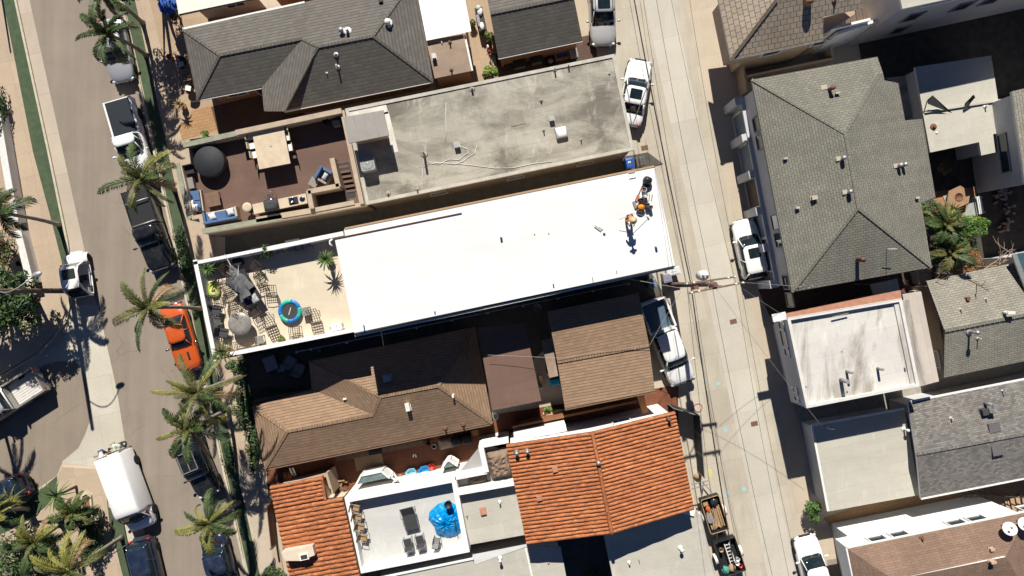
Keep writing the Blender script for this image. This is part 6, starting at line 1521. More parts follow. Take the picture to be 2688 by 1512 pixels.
def iron_chair(label, u, v, z, rz, m, group=None, fill=None, S=.54, cat='chair', name='garden_chair', arms=True):
    p = P(u, v, z + .4); t = thing(name, label, cat, (p.x, p.y, z), rz, group); V = Vector; h = S / 2
    q = MB(); grid_panel(q, V((-h, -h, .42)), V((S, 0, 0)), V((0, S, 0)), 5, 4, .024)
    if fill: q.box((0, 0, .45), (S * .9, S * .9, .06), mi=1)
    q.build('seat', [m, fill or m], t)
    q = MB(); grid_panel(q, V((-h, -h, .44)), V((-.16, 0, .48)), V((0, S, 0)), 3, 5, .024)
    if fill: q.bar(V((-h, 0, .46)), V((-h - .15, 0, .90)), S * .9, .05, 1)
    q.build('backrest', [m, fill or m], t)
    if arms:
        for s in (-1, 1): q = MB(); q.tube([(-h - .06, s * h, .66), (0, s * (h + .03), .67), (h, s * (h + .02), .64), (h + .02, s * h, .42)], .02, 6); q.build('armrest', m, t)
    legs(t, [(x, y) for x in (-h, h) for y in (-h, h)], .42, m); return t
def table(label, u, v, z, sx, sy, hh, rz, m, lm=None, name='table', cat='table', th=.05, group=None, round_=False):
    p = P(u, v, z + hh); t = thing(name, label, cat, (p.x, p.y, z), rz, group); q = MB()
    if round_: q.lathe((0, 0, hh), [(sx, -th), (sx + .01, -th / 2), (sx, 0), (sx * .5, .002), (.001, .002)], 28)
    else: q.box((0, 0, hh - th / 2), (sx, sy, th))
    q.build('table_top', m, t, bevel=0 if round_ else .008); lm = lm or m
    if round_: q = MB(); q.lathe((0, 0, 0), [(.3, 0), (.28, .04), (.07, .08), (.06, hh * .6), (.2, hh - th)], 14); q.build('pedestal', lm, t)
    else: legs(t, [(x, y) for x in (-sx * .43, sx * .43) for y in (-sy * .43, sy * .43)], hh - th, lm, .03)
    return t
def cushion(name, label, cat, u, v, z, rz, s, th, m, group=None, tilt=0.0):
    p = P(u, v, z); q = MB(); n = 8; top = []
    for k in range(n + 1):
        for j in range(n + 1):
            x, y = k / n * 2 - 1, j / n * 2 - 1; f = (1 - abs(x) ** 3) * (1 - abs(y) ** 3); pin = 1 - .10 * (1 - max(abs(x), abs(y)) ** 0) ; top.append((x, y, f))
    idx = lambda k, j: k * (n + 1) + j
    for sg in (1, -1): q.add([Vector((x * s[0] / 2 * (1 - .09 * (1 - abs(y)) if abs(x) > .95 else 1), y * s[1] / 2 * (1 - .09 * (1 - abs(x)) if abs(y) > .95 else 1), sg * th / 2 * f)) for x, y, f in top], [(idx(k, j), idx(k + 1, j), idx(k + 1, j + 1), idx(k, j + 1)) for k in range(n) for j in range(n)], 0, True)
    o = q.build(name, m); o.location = p; o.rotation_euler = (tilt, 0, rz); return tag(o, label, cat, group)
def bin_(label, u, v, m, lidm=None, z=0, hh=1.05, s=(.58, .66), rz=ROW, open_=False, name='wheelie_bin', cat='bin', group=None):
    p = P(u, v, hh); t = thing(name, label, cat, (p.x, p.y, z), rz, group); q = MB(); x, y = s[0] / 2, s[1] / 2
    q.loft([[Vector((a * f, b_ * f, zz)) for a, b_ in ((-x, -y), (x, -y), (x, y), (-x, y))] for f, zz in ((.78, .08), (1.0, hh - .06), (1.05, hh - .05), (1.05, hh - .02))], 0, closed=True, smooth=False); q.build('body', m, t, bevel=.02)
    q = MB()
    if open_: q.box((0, y + .02, hh * .66), (s[0] * 1.04, .05, s[1]))
    else:
        q.loft([[Vector((a * f, b_ * f, zz)) for a, b_ in ((-x, -y), (x, -y), (x, y), (-x, y))] for f, zz in ((1.06, hh - .02), (1.04, hh + .02), (.7, hh + .055))], 0, closed=True, smooth=False); q.box((0, 0, hh + .06), (s[0] * .4, .06, .03))
    q.build('lid', lidm or m, t)
    M = Matrix.Rotation(R(90), 3, 'Y')
    for sx in (-1, 1): q = MB(); q.lathe((sx * x * .7, y * .8, .1), [(.03, -.03), (.1, -.03), (.1, .03), (.03, .03)], 12, axis=M); q.build('wheel', TYRE, t)
    return t
def ac(label, u, v, z, s=.9, h=.75, m=None):
    p = P(u, v, z + h); t = thing('air_conditioner', label, 'air conditioner', (p.x, p.y, z), ROW); m = m or GALV; q = MB(); q.prism(rrect(-s / 2, s / 2, s / 2, 3, .12, .12), .05, h); q.build('housing', m, t)
    q = MB(); q.lathe((0, 0, h), [(s * .40, -.08), (s * .40, .02), (s * .36, .02), (s * .36, -.08)], 24); q.build('fan_shroud', TRIMG, t)
    q = MB(); q.lathe((0, 0, h - .06), [(s * .36, 0), (.001, 0)], 24); q.build('fan_well', BLACKP, t)
    q = MB()
    for k in range(4): a = k * math.pi / 2; d = Vector((math.cos(a), math.sin(a), 0)); e = Vector((-d.y, d.x, .25)); q.add([d * .06 + Vector((0, 0, h - .03)) - e * .08, d * s * .34 + Vector((0, 0, h - .03)) - e * .12, d * s * .34 + Vector((0, 0, h - .03)) + e * .12, d * .06 + Vector((0, 0, h - .03)) + e * .08], [(0, 1, 2, 3)])
    q.lathe((0, 0, h - .03), [(.08, -.02), (.08, .03), (.001, .04)], 12); q.build('fan', GALV, t); return t
def pot(label, u, v, z, r, h, m, plant=None, seed=1, name='potted_plant', n=260, s=.16, cr=None):
    p = P(u, v, z + h); t = thing(name, label, 'plant pot', (p.x, p.y, z)); q = MB(); q.lathe((0, 0, 0), [(r * .7, 0), (r * .95, h * .6), (r, h), (r * .88, h), (r * .84, h * .8), (.001, h * .8)], 18); q.build('pot', m, t)
    if plant:
        q = MB(); rnd = random.Random(seed); cr = cr or r * 1.3; leafball(q, Vector((0, 0, h + cr * .5)), (cr, cr, cr * .8), n, s, rnd, mis=list(range(len(plant))), shell=.2); q.build('foliage', plant, t, uv=False, fix=False)
    return t
AX = lambda u0, v0, u1, v1: ang(u0, v0, u1, v1)

# ---- brown terrace of the grey-roofed house
Z = 2.7
p = P(548, 424, Z + .72); t = thing('round_spa', 'round black covered spa in the street corner of the brown terrace', 'spa', (p.x, p.y, Z)); q = MB(); q.lathe((0, 0, 0), [(1.0, 0), (1.04, .1), (1.02, .62)], 40); q.build('tub', BLACKP, t); q = MB(); q.lathe((0, 0, .62), [(1.05, 0), (1.06, .06), (1.02, .11), (.001, .14)], 40); q.bar((-1.0, 0, .128), (1.0, 0, .128), .03, .03); q.build('cover', plain('black_cover', (.022, .023, .028), (.016, .017, .021), 3, .7), t)
TR = AX(659, 345, 742, 329)
p = P(712, 388, Z + 1.05); t = thing('stone_table', 'large pale stone bar table in the middle of the brown terrace', 'table', (p.x, p.y, Z), TR); q = MB(); q.box((0, 0, 1.02), (2.15, 2.55, .07)); q.build('table_top', STONE, t, bevel=.01); q = MB(); q.box((0, 0, .49), (1.3, 1.7, .98)); q.build('base', TRIMB, t); q = MB(); q.lathe((0, .1, 1.05), [(.04, 0), (.04, .02), (.001, .025)], 10); q.build('umbrella_hole', TRIMD, t)
def barstool(label, u, v, rz):
    p = P(u, v, Z + .75); t = thing('bar_chair', label, 'bar chair', (p.x, p.y, Z), rz, 'bar chairs around the stone table'); q = MB(); q.box((0, 0, .74), (.44, .46, .08)); q.build('seat', WHITEF, t, bevel=.02); q = MB(); q.bar((-.24, 0, .76), (-.30, 0, 1.12), .46, .05); q.build('backrest', STONE, t); legs(t, [(x, y) for x in (-.2, .2) for y in (-.2, .2)], .72, TRIMB)
barstool('bar chair at the street side of the stone table, nearest the north parapet', 659, 358, TR + math.pi * 0); barstool('middle bar chair at the street side of the stone table', 664, 382, TR); barstool('bar chair at the street side of the stone table, farthest from the north parapet', 672, 406, TR)
barstool('bar chair at the alley side of the stone table, nearest the north parapet', 746, 338, TR + math.pi); barstool('middle bar chair at the alley side of the stone table', 752, 361, TR + math.pi); barstool('bar chair at the alley side of the stone table, farthest from the north parapet', 759, 388, TR + math.pi)
def sofa(label, u, v, rz, L, D, m, fm, backs=('b', 'l'), name='sofa', cat='sofa'):
    p = P(u, v, Z + .4); t = thing(name, label, cat, (p.x, p.y, Z), rz); q = MB(); q.box((0, 0, .16), (L, D, .3)); q.build('frame', fm, t); n = max(1, round(L / .75))
    for k in range(n): q = MB(); q.box((-L / 2 + (k + .5) * L / n, .02, .38), (L / n - .03, D - .2, .16)); q.build('seat_cushion', m, t, bevel=.04)
    if 'b' in backs: q = MB(); q.box((0, -D / 2 + .09, .55), (L, .18, .5)); q.build('backrest', m, t, bevel=.04)
    if 'l' in backs: q = MB(); q.box((-L / 2 + .09, .05, .5), (.18, D - .1, .36)); q.build('armrest', m, t, bevel=.04)
    if 'r' in backs: q = MB(); q.box((L / 2 - .07, 0, .45), (.14, D, .4)); q.build('armrest', fm, t)
    return t
sofa('blue sofa with two white cushions along the south parapet of the brown terrace', 581, 567, AX(545, 574, 628, 558), 2.35, .85, BLUEF, STONE, 'blr')
sofa('blue corner seat against the street parapet of the brown terrace', 513, 528, AX(509, 500, 517, 556) , 1.45, .85, BLUEF, STONE, '', 'corner_sofa')
for u, v, rz, l in ((557, 568, .4, 'white cushion at the street end of the blue sofa'), (605, 556, .3, 'white cushion at the alley end of the blue sofa'), (500, 536, .2, 'white cushion on the blue corner seat, nearer the parapet'), (511, 546, .1, 'white cushion on the blue corner seat, nearer the blue sofa')): cushion('cushion', l, 'cushion', u, v, Z + .56, rz, (.5, .5), .2, WHITEF, 'white cushions on the blue terrace seats', .15)
table('square dark coffee table in front of the blue terrace sofa', 558, 523, Z, .95, .98, .42, ROW, TRIMB, TRIMD, 'coffee_table', 'coffee table')
p = P(494, 482, Z + .4); t = thing('storage_box', 'grey wicker box between the blue corner seat and the black stool', 'box', (p.x, p.y, Z), ROW); q = MB(); q.box((0, 0, .21), (.72, .72, .42)); q.build('body', TRIMG, t); q = MB(); q.box((0, 0, .44), (.76, .76, .04)); q.build('lid', plain('grey_wicker', (.28, .255, .225), (.21, .19, .17), 14, .85, .5, 60), t)
table('small black side table against the street parapet beside the round spa', 495, 444, Z, .66, .66, .5, ROW, BLACKP)
table('tall round side table with a pale top beside the blue sofa', 648, 544, Z, .32, .32, .7, 0, STONE, TRIMD, round_=True)
sofa('blue armchair with a pale cushion by the stair wall of the brown terrace', 851, 461, R(60) + math.pi, .95, .9, BLUEF, plain('wicker_frame', (.34, .29, .24), (.27, .23, .19), 12, .85, .4, 60), 'blr', 'armchair', 'armchair'); cushion('cushion', 'pale rectangular cushion on the blue terrace armchair', 'cushion', 853, 463, Z + .6, R(60), (.5, .3), .16, plain('grey_cushion', (.52, .52, .5), (.44, .44, .43), 4, .9), None, .3)
table('slatted grey side table beside the blue terrace armchair', 823, 478, Z, .62, .58, .45, R(62), MATS['grey_wicker'], TRIMD)
p = P(735, 535, Z + .9); t = thing('outdoor_counter', 'long stone barbecue counter along the south parapet of the brown terrace', 'counter', (p.x, p.y, Z), AX(672, 549, 808, 521)); q = MB(); q.box((0, 0, .43), (3.6, .6, .86)); q.build('base', TRIMT, t); q = MB(); q.box((0, 0, .89), (3.7, .68, .06)); q.build('worktop', STONE, t, bevel=.01); q = MB(); q.box((.95, 0, .925), (.62, .5, .02)); q.build('hob', BLACKP, t); q = MB(); q.lathe((1.55, 0, .925), [(.2, 0), (.17, .01), (.001, .012)], 16); q.build('sink', CHROME, t)
p = P(710, 538, Z + 1.2); t = thing('grill', 'black covered barbecue grill on the stone counter of the brown terrace', 'grill', (p.x, p.y, Z + .92), AX(672, 549, 808, 521)); q = MB(); q.loft([[Vector((a * .48 * f, b_ * .34 * f, zz)) for a, b_ in ((-1, -1), (1, -1), (1, 1), (-1, 1))] for f, zz in ((1, 0), (1.02, .18), (.86, .36), (.5, .40))], 0, closed=True); q.build('cover', DKGREY, t); q = MB(); q.tube([(-.4, .38, .2), (.4, .38, .2)], .02, 6); q.build('handle', CHROME, t)
p = P(711, 517, Z + .5); t = thing('folding_cart', 'small chrome folding cart in front of the covered barbecue grill', 'cart', (p.x, p.y, Z), .2); q = MB(); grid_panel(q, Vector((-.25, -.2, .45)), Vector((.5, 0, 0)), Vector((0, .4, 0)), 4, 3, .02); q.build('basket', CHROME, t); q = MB(); q.tube([(-.25, -.2, .45), (-.4, .2, .95), (.4, .3, .95), (.25, -.2, .45)], .02, 6); q.build('handle', CHROME, t); legs(t, [(-.22, -.18), (.22, -.18), (-.22, .18), (.22, .18)], .45, CHROME)
p = P(767, 526, Z + 1.0); t = thing('tray', 'black tray with a pale pan on the barbecue counter beside the grill', 'tray', (p.x, p.y, Z + .936), AX(672, 549, 808, 521)); q = MB(); q.box((0, 0, .02), (.5, .42, .03)); q.build('plate', BLACKP, t); q = MB(); q.lathe((.02, .02, .035), [(.14, 0), (.17, .06), (.15, .06), (.12, .015), (.001, .015)], 16); q.build('pan', CHROME, t)
pot('round black planter in the shaded north corner of the brown terrace', 854, 318, Z, .22, .42, BLACKP); p = P(882, 322, Z + .6); t = thing('speaker_cabinet', 'small grey metal cabinet against the dividing wall of the brown terrace', 'cabinet', (p.x, p.y, Z), ROW); q = MB(); q.box((0, 0, .3), (.5, .36, .6)); q.build('body', TRIMG, t); q = MB(); q.box((0, -.19, .3), (.42, .02, .5)); q.build('door', GALV, t)
ac('air conditioning unit on the stained grey roof in the shadow of the sheet metal shed', 964, 429, 3.8, .95, .8, plain('ac_grey', (.30, .31, .30), (.24, .25, .24), 4, .5))

# ---- cream deck of the white-roofed house
Z = 4.5; IRON = plain('bronze_iron', (.095, .062, .040), (.06, .04, .026), 6, .6, .2); IRONB = plain('black_iron', (.03, .028, .027), (.02, .019, .018), 6, .6, .2); GCH = 'bronze iron chairs on the cream deck'
lounger('bronze sun lounger nearest the round glass table on the cream deck', 712, 856, Z, AX(700, 830, 724, 890) + math.pi, IRON, 2.0, .66); lounger('bronze sun lounger nearest the white cooler on the cream deck', 829, 846, Z, AX(820, 812, 838, 885) + math.pi, IRON, 2.0, .66)
iron_chair('bronze chair with its back to the south parapet, between the two sun loungers', 775, 870, Z, R(95), IRON, GCH, S=.62)
p = P(760, 817, Z + .32); t = thing('trampoline', 'mini trampoline with a teal and blue padded rim on the cream deck', 'trampoline', (p.x, p.y, Z)); q = MB(); q.lathe((0, 0, .27), [(.53, 0), (.001, -.01)], 36); q.build('mat', plain('trampoline_mat', (.05, .05, .052), (.04, .04, .042), 8, .8), t)
q = MB(); q.bar((-.07, -.24, .276), (.07, .24, .276), .045, .01); q.build('handle_bar', PVC, t)
for k in range(6):
    q = MB(); a0, a1_ = R(k * 60 + 22), R(k * 60 + 81.5); q.loft([[Vector((r * math.cos(a), r * math.sin(a), z)) for r, z in ((.52, .26), (.54, .31), (.64, .335), (.75, .31), (.78, .25))] for a in [a0 + (a1_ - a0) * j / 8 for j in range(9)]], 0); q.build('pad', TEAL if k % 2 else BLUEV, t)
for k in range(6): a = R(k * 60 + 22); q = MB(); q.tube([(.7 * math.cos(a), .7 * math.sin(a), 0), (.7 * math.cos(a), .7 * math.sin(a), .26)], .02, 6); q.build('leg', IRONB, t)
MOS = plain('mosaic_glass', (.30, .28, .25), (.17, .16, .145), 9, .35, .2)
table('round mosaic glass table in the south-west part of the cream deck', 629, 850, Z, .76, .76, .72, 0, MOS, IRONB, round_=True)
table('small glass side table beside the trampoline on the cream deck', 802, 818, Z, .50, .56, .45, ROW, MOS, IRON); table('second glass side table, between the sun lounger and the potted plant', 681, 892, Z, .52, .5, .45, ROW, MOS, IRON)
p = P(883, 858, Z + .4); t = thing('cooler', 'white plastic cooler with two handles near the edge of the white roof', 'cooler', (p.x, p.y, Z), ROW); q = MB(); q.box((0, 0, .19), (.70, .44, .36)); q.build('body', PVC, t, bevel=.03); q = MB(); q.box((0, 0, .41), (.74, .48, .06)); q.build('lid', PVC, t, bevel=.02); q = MB(); q.box((.04, 0, .445), (.05, .18, .02)); q.build('latch', TRIMG, t); q = MB(); q.bar((-.42, -.1, .3), (-.42, .1, .3), .1, .05); q.bar((.42, -.1, .3), (.42, .1, .3), .1, .05); q.build('handle', TRIMG, t)
iron_chair('bronze chair with a dark pattern at the alley end of the long deck table', 706, 763, Z, R(185), IRON, GCH, S=.66)
for u, v, a, l in ((592, 750, 20, 'bronze chair at the street side of the long deck table, near the avocado float'), (604, 783, 15, 'bronze chair at the street side of the long deck table, lower of the pair'), (628, 808, 60, 'bronze chair between the long deck table and the round mosaic table'), (670, 815, 120, 'bronze chair at the lower alley corner of the long deck table'), (682, 735, 200, 'bronze chair at the alley side of the long deck table, upper of the pair'), (600, 712, -40, 'bronze chair at the upper street corner of the long deck table'), (673, 703, 230, 'bronze chair behind the long deck table, toward the north parapet')): iron_chair(l, u, v, Z, R(a), IRON, GCH, S=.56)
ta = AX(600, 728, 668, 800)
p = P(644, 755, Z + .74); t = thing('long_table', 'long dark dining table under the folded parasol on the cream deck', 'table', (p.x, p.y, Z), R(-58)); q = MB(); q.box((0, 0, .71), (2.3, 1.15, .04)); q.build('table_top', plain('dark_glass_top', (.045, .045, .05), (.03, .03, .034), 4, .3), t); legs(t, [(x, y) for x in (-1.05, 1.05) for y in (-.5, .5)], .69, IRON, .03)
p = P(628, 742, Z + 1.1); t = thing('parasol', 'collapsed dark grey parasol lying across the long deck table', 'parasol', (p.x, p.y, Z + .80), R(-62)); q = MB(); rnd = random.Random(12)
secs = []
for k in range(11):
    f = k / 10; w = .08 + .46 * math.sin(math.pi * min(1, f * 1.15) * .8) ** 1.2; secs.append([Vector((-1.25 + 2.3 * f, w * math.cos(a) * rnd.uniform(.75, 1.15), .16 + .26 * max(-.5, math.sin(a)) * rnd.uniform(.6, 1.2))) for a in [j * math.pi / 5 for j in range(10)]])
q.loft(secs, 0, closed=True, smooth=False); q.add([(.2, -.2, .34), (1.2, -.62, .06), (1.1, .1, .3), (.4, .3, .36)], [(0, 1, 2, 3)]); q.add([(-.6, .2, .3), (.6, .75, .08), (.7, .3, .3), (-.3, .1, .38)], [(0, 1, 2, 3)]); q.build('canopy', plain('grey_parasol_cloth', (.15, .15, .15), (.085, .085, .09), 3, .9, .4, 12), t); q = MB(); q.tube([(-2.1, .0, .2), (1.2, 0, .2)], .028, 8); q.build('pole', GALV, t); q = MB(); q.tube([(-1.0, .5, .35), (.5, -.35, .45)], .018, 6); q.tube([(-1.0, -.4, .3), (.6, .4, .4)], .018, 6); q.build('rib', GALV, t)
cushion('seat_cushion', 'white patterned cushion on the alley end of the long deck table', 'cushion', 668, 784, Z + .86, .6, (.5, .62), .14, plain('patterned_cushion', (.5, .49, .46), (.16, .16, .16), 9, .9)); cushion('seat_cushion', 'black seat pad heaped against the folded parasol', 'cushion', 615, 748, Z + .95, .9, (.7, 1.15), .2, DKGREY)
p = P(561, 762, Z + .2); t = thing('avocado_float', 'lime green pool float shaped like half an avocado on the cream deck', 'pool float', (p.x, p.y, Z), R(-80)); q = MB(); q.ell((0, 0, .14), (.52, .40, .14), 20, 10); q.ell((-.32, 0, .13), (.34, .27, .12), 16, 8); q.build('body', LIME, t); q = MB(); q.ell((.08, 0, .22), (.30, .26, .09), 16, 8); q.build('flesh', plain('pale_lime', (.68, .72, .34), (.6, .64, .28), 4, .4), t); q = MB(); q.ell((.02, 0, .27), (.13, .13, .09), 14, 8); q.build('stone', plain('brown_stone', (.25, .13, .03), (.2, .1, .02), 4, .4), t)
DST = 'dark iron chairs along the street parapet of the cream deck'
for u, v, l in ((563, 790, 'dark iron chair just below the avocado float, by the street parapet'), (568, 816, 'dark iron chair heaped with gear by the street parapet, second below the avocado float'), (588, 874, 'dark iron chair beside the fan palm by the street parapet'), (582, 898, 'dark iron chair nearest the lower street corner of the cream deck')): iron_chair(l, u, v, Z, R(-12), IRONB, DST, S=.60, fill=DKGREY if '816' in str(v) or v == 874 else None)
table('square black mosaic table between the dark iron chairs by the street parapet', 568, 844, Z, .55, .55, .5, ROW, plain('dark_mosaic', (.12, .115, .11), (.07, .068, .065), 9, .4), IRONB)
p = P(645, 905, Z + .4); t = thing('garden_bench', 'bronze two-seat bench against the south parapet of the cream deck', 'bench', (p.x, p.y, Z), AX(610, 912, 680, 898)); q = MB(); grid_panel(q, Vector((-.75, -.2, .42)), Vector((1.5, 0, 0)), Vector((0, .5, 0)), 14, 3, .028); q.build('seat', IRON, t); q = MB(); grid_panel(q, Vector((-.75, -.2, .44)), Vector((1.5, 0, 0)), Vector((0, -.12, .5)), 14, 2, .028); q.build('backrest', IRON, t)
for s in (-1, 1): q = MB(); q.tube([(s * .76, -.25, .64), (s * .78, .3, .64), (s * .77, .32, .42)], .022, 6); q.build('armrest', IRON, t)
legs(t, [(x, y) for x in (-.72, .72) for y in (-.2, .3)], .42, IRON)
rosette('potted_palm', 'green cycad with stiff arching leaves beside the white roof edge', 'plant', 857, 683, Z + 1.15, 34, .78, [LEAF_M, PALM_O, PALM_Y], 3, .085, Z, pot=CLAYPOT); rosette('potted_palm', 'dark spiky potted plant in the north street corner of the cream deck', 'plant', 546, 707, Z + .9, 26, .62, [LEAF_M, PALM_G], 4, .07, Z, pot=BLACKP); rosette('fan_palm', 'yellowish fan palm in the lower street corner of the cream deck', 'plant', 586, 925, Z + 1.3, 28, .85, [PALM_O, PALM_Y, LEAF_M], 5, .09, Z, pot=CLAYPOT)
pot('leafy dark potted plant by the north parapet of the cream deck, beside a black chair', 702, 660, Z, .26, .45, BLACKP, [LEAF_D, LEAF_M], 6, n=500, cr=.48); pot('small clay pot with a yellowing plant beside the lower end of a sun lounger', 739, 890, Z, .2, .3, CLAYPOT, [LEAF_M, LEAF_Y], 7, n=120, s=.14)
iron_chair('black chair beside the leafy dark potted plant by the north parapet', 681, 668, Z, R(-80), IRONB, None, S=.56); iron_chair('black chair in the shade between the round black bin and the spiky potted plant', 582, 692, Z, R(-80), IRONB, None, S=.6)
p = P(621, 686, Z + .7); t = thing('bin', 'round black open bin in the shade of the north deck parapet', 'bin', (p.x, p.y, Z)); q = MB(); q.lathe((0, 0, 0), [(.24, 0), (.3, .6), (.32, .62), (.28, .62), (.26, .1), (.001, .08)], 20); q.build('body', BLACKP, t); q = MB(); q.lathe((0, 0, .62), [(.32, -.02), (.33, .01), (.29, .02)], 20); q.build('rim', BLACKP, t)
for u, v, l in ((733, 655, 'shaded square blue-grey table by the north deck parapet, nearer the leafy potted plant'), (805, 640, 'shaded square blue-grey table by the north deck parapet, nearer the white roof')): table(l, u, v, Z, .55, .5, .45, ROW, LAV, IRONB)
iron_chair('shaded chair by the north deck parapet, left of a pair between two square tables', 767, 648, Z, R(-78), IRONB, 'pair of shaded chairs by the north deck parapet', LAV, .52); iron_chair('shaded chair by the north deck parapet, right of a pair between two square tables', 784, 645, Z, R(-78), IRONB, 'pair of shaded chairs by the north deck parapet', LAV, .52)

# ---- walled deck of the orange-roofed house
Z = 2.45; CH2 = 'grey sling chairs on the walled deck'
t = lounger('wide charcoal sling lounger on the walled white deck', 1075, 1358, Z, AX(1085, 1400, 1070, 1340) + .0, GREYF, 1.7, .95, None, plain('charcoal_sling', (.045, .047, .05), (.034, .035, .038), 6, .8), .5)
iron_chair('charcoal sling chair at the foot of the wide lounger, nearer the street', 1071, 1424, Z, AX(1085, 1400, 1070, 1340), GREYF, CH2, MATS['charcoal_sling'], .56); iron_chair('charcoal sling chair at the foot of the wide lounger, nearer the blue tarp', 1102, 1416, Z, AX(1085, 1400, 1070, 1340), GREYF, CH2, MATS['charcoal_sling'], .56)
TN = 'tan chairs along the west wall of the walled deck'
for k, (u, v, l) in enumerate(((935, 1332, 'tan chair nearest the blue-shaded corner of the walled deck'), (941, 1356, 'second tan chair from the blue-shaded corner of the walled deck'), (948, 1382, 'third tan chair from the blue-shaded corner of the walled deck'), (955, 1410, 'tan chair farthest from the blue-shaded corner of the walled deck'))): iron_chair(l, u, v, Z, R(-12), plain('pale_tan_frame', (.36, .28, .2), (.28, .22, .16), 5, .7), TN, CARDB, .46)
p = P(1168, 1370, Z + .5); t = thing('tarpaulin', 'crumpled bright blue tarpaulin over a heap on the walled white deck', 'tarpaulin', (p.x, p.y, Z)); rnd = random.Random(21); q = MB(); n = 22; m_ = 16; V0 = []
OUT = [(-.62, -1.1), (.35, -1.28), (1.05, -.95), (1.15, -.1), (.95, .9), (.2, 1.3), (-.5, 1.12), (-1.12, .55), (-1.2, .0), (-.8, -.5)]
def rad(a):
    best = 1
    for i in range(len(OUT)):
        (x0_, y0_), (x1_, y1_) = OUT[i], OUT[(i + 1) % len(OUT)]; dx, dy = math.cos(a), math.sin(a); den = dx * (y1_ - y0_) - dy * (x1_ - x0_)
        if abs(den) < 1e-6: continue
        tt = (x0_ * (y1_ - y0_) - y0_ * (x1_ - x0_)) / den; s_ = (x0_ * dy - y0_ * dx) / den
        if tt > 0 and 0 <= s_ <= 1: best = tt
    return best
NA = 44
rings = []
for k in range(9):
    f = k / 8; row = []
    for j in range(NA): a = 2 * math.pi * j / NA; r_ = rad(a) * f; hh = (.62 * (1 - f ** 2.2)) + (0 if k in (0,) else rnd.uniform(-.07, .09) * (1.2 - f)) + .05 * math.sin(j * 1.9 + k) * (f < .97); row.append(Vector((r_ * math.cos(a), r_ * math.sin(a), max(.02, hh))))
    rings.append(row)
q.loft(rings, 0, closed=True, caps=False, smooth=False); q.build('cloth', TARPB, t); 
pot('black lidded kettle grill standing on the blue tarpaulin', 1176, 1326, Z + .55, .26, .5, BLACKP, name='kettle_grill'); iron_chair('black stool with a grey seat at the foot of the blue tarpaulin', 1146, 1420, Z, R(80), IRONB, None, GREYF, .42, 'stool', 'stool')
p = P(1190, 1372, Z + .9); t = thing('folded_parasol', 'thin dark folded parasol leaning along the east wall behind the blue tarpaulin', 'parasol', (p.x, p.y, Z), R(-78)); q = MB(); q.tube([(-.7, 0, .1), (0, .02, .3), (.8, 0, .5)], [.05, .11, .03], 8); q.build('canopy', DKGREY, t); q = MB(); q.tube([(-1.0, 0, .04), (.9, 0, .52)], .02, 6); q.build('pole', GALV, t)
p = P(1313, 1222, 3.2); t = thing('covered_furniture', 'heap of garden furniture under a taupe cover beside the orange tiles', 'covered furniture', (p.x, p.y, 2.4), ROW); q = MB(); rnd = random.Random(4)
def drape(mb, L, W_, H_, rnd, n=12):
    V_ = []
    for i in range(n + 1):
        for j in range(n + 1):
            x, y = i / n * 2 - 1, j / n * 2 - 1; e = max(abs(x), abs(y)); z = H_ * (1 if e < .62 else max(0, 1 - ((e - .62) / .38) ** 1.5)) * rnd.uniform(.86, 1.05); V_.append(Vector((x * L / 2 * (1 + rnd.uniform(-.03, .03)), y * W_ / 2 * (1 + rnd.uniform(-.03, .03)), max(.01, z))))
    mb.add(V_, [(i * (n + 1) + j, (i + 1) * (n + 1) + j, (i + 1) * (n + 1) + j + 1, i * (n + 1) + j + 1) for i in range(n) for j in range(n)], 0, False)
drape(q, 1.7, 1.95, .8, rnd); q.build('cover', TARPT, t); q = MB(); q.box((0, 0, .2), (1.1, 1.2, .4)); q.build('furniture', TRIMB, t)
p = P(1252, 1258, 2.9); t = thing('covered_furniture', 'low heap under a darker taupe cover on the landing beside the walled deck', 'covered furniture', (p.x, p.y, 2.42), ROW); q = MB(); drape(q, 1.3, .8, .4, rnd, 9); q.build('cover', plain('dark_taupe_tarp', (.15, .105, .075), (.11, .078, .056), 3, .85, .5, 8), t); q = MB(); q.box((0, 0, .1), (.8, .4, .2)); q.build('furniture', TRIMB, t)

# ---- terracotta patio
Z = .05
for u, v, sx, sy, l in ((955, 1215, 1.25, .95, 'larger tan mat lying on the terracotta patio'), (990, 1206, .8, .95, 'smaller tan mat lying beside the larger one on the terracotta patio')): p = P(u, v, Z); o = MB().box((0, 0, .012), (sx, sy, .02)).build('mat', CARDB); o.location = (p.x, p.y, Z + .002); o.rotation_euler = (0, 0, ROW); tag(o, l, 'mat')
p = P(886, 1282, .4); t = thing('firewood_pile', 'jumbled pile of firewood and broken pots at the street end of the terracotta patio', 'firewood', (p.x, p.y, Z)); rnd = random.Random(31); q = MB()
for k in range(34): a = rnd.uniform(0, 3.14); c = Vector((rnd.uniform(-.45, .45), rnd.uniform(-.75, .75), .08 + rnd.uniform(0, .4))); d = Vector((math.cos(a), math.sin(a), rnd.uniform(-.2, .2))) * rnd.uniform(.15, .32); q.bar(c - d, c + d, rnd.uniform(.06, .13), rnd.uniform(.06, .12), rnd.randrange(3))
q.build('logs', [WOOD, TRIMB, CARDB], t)
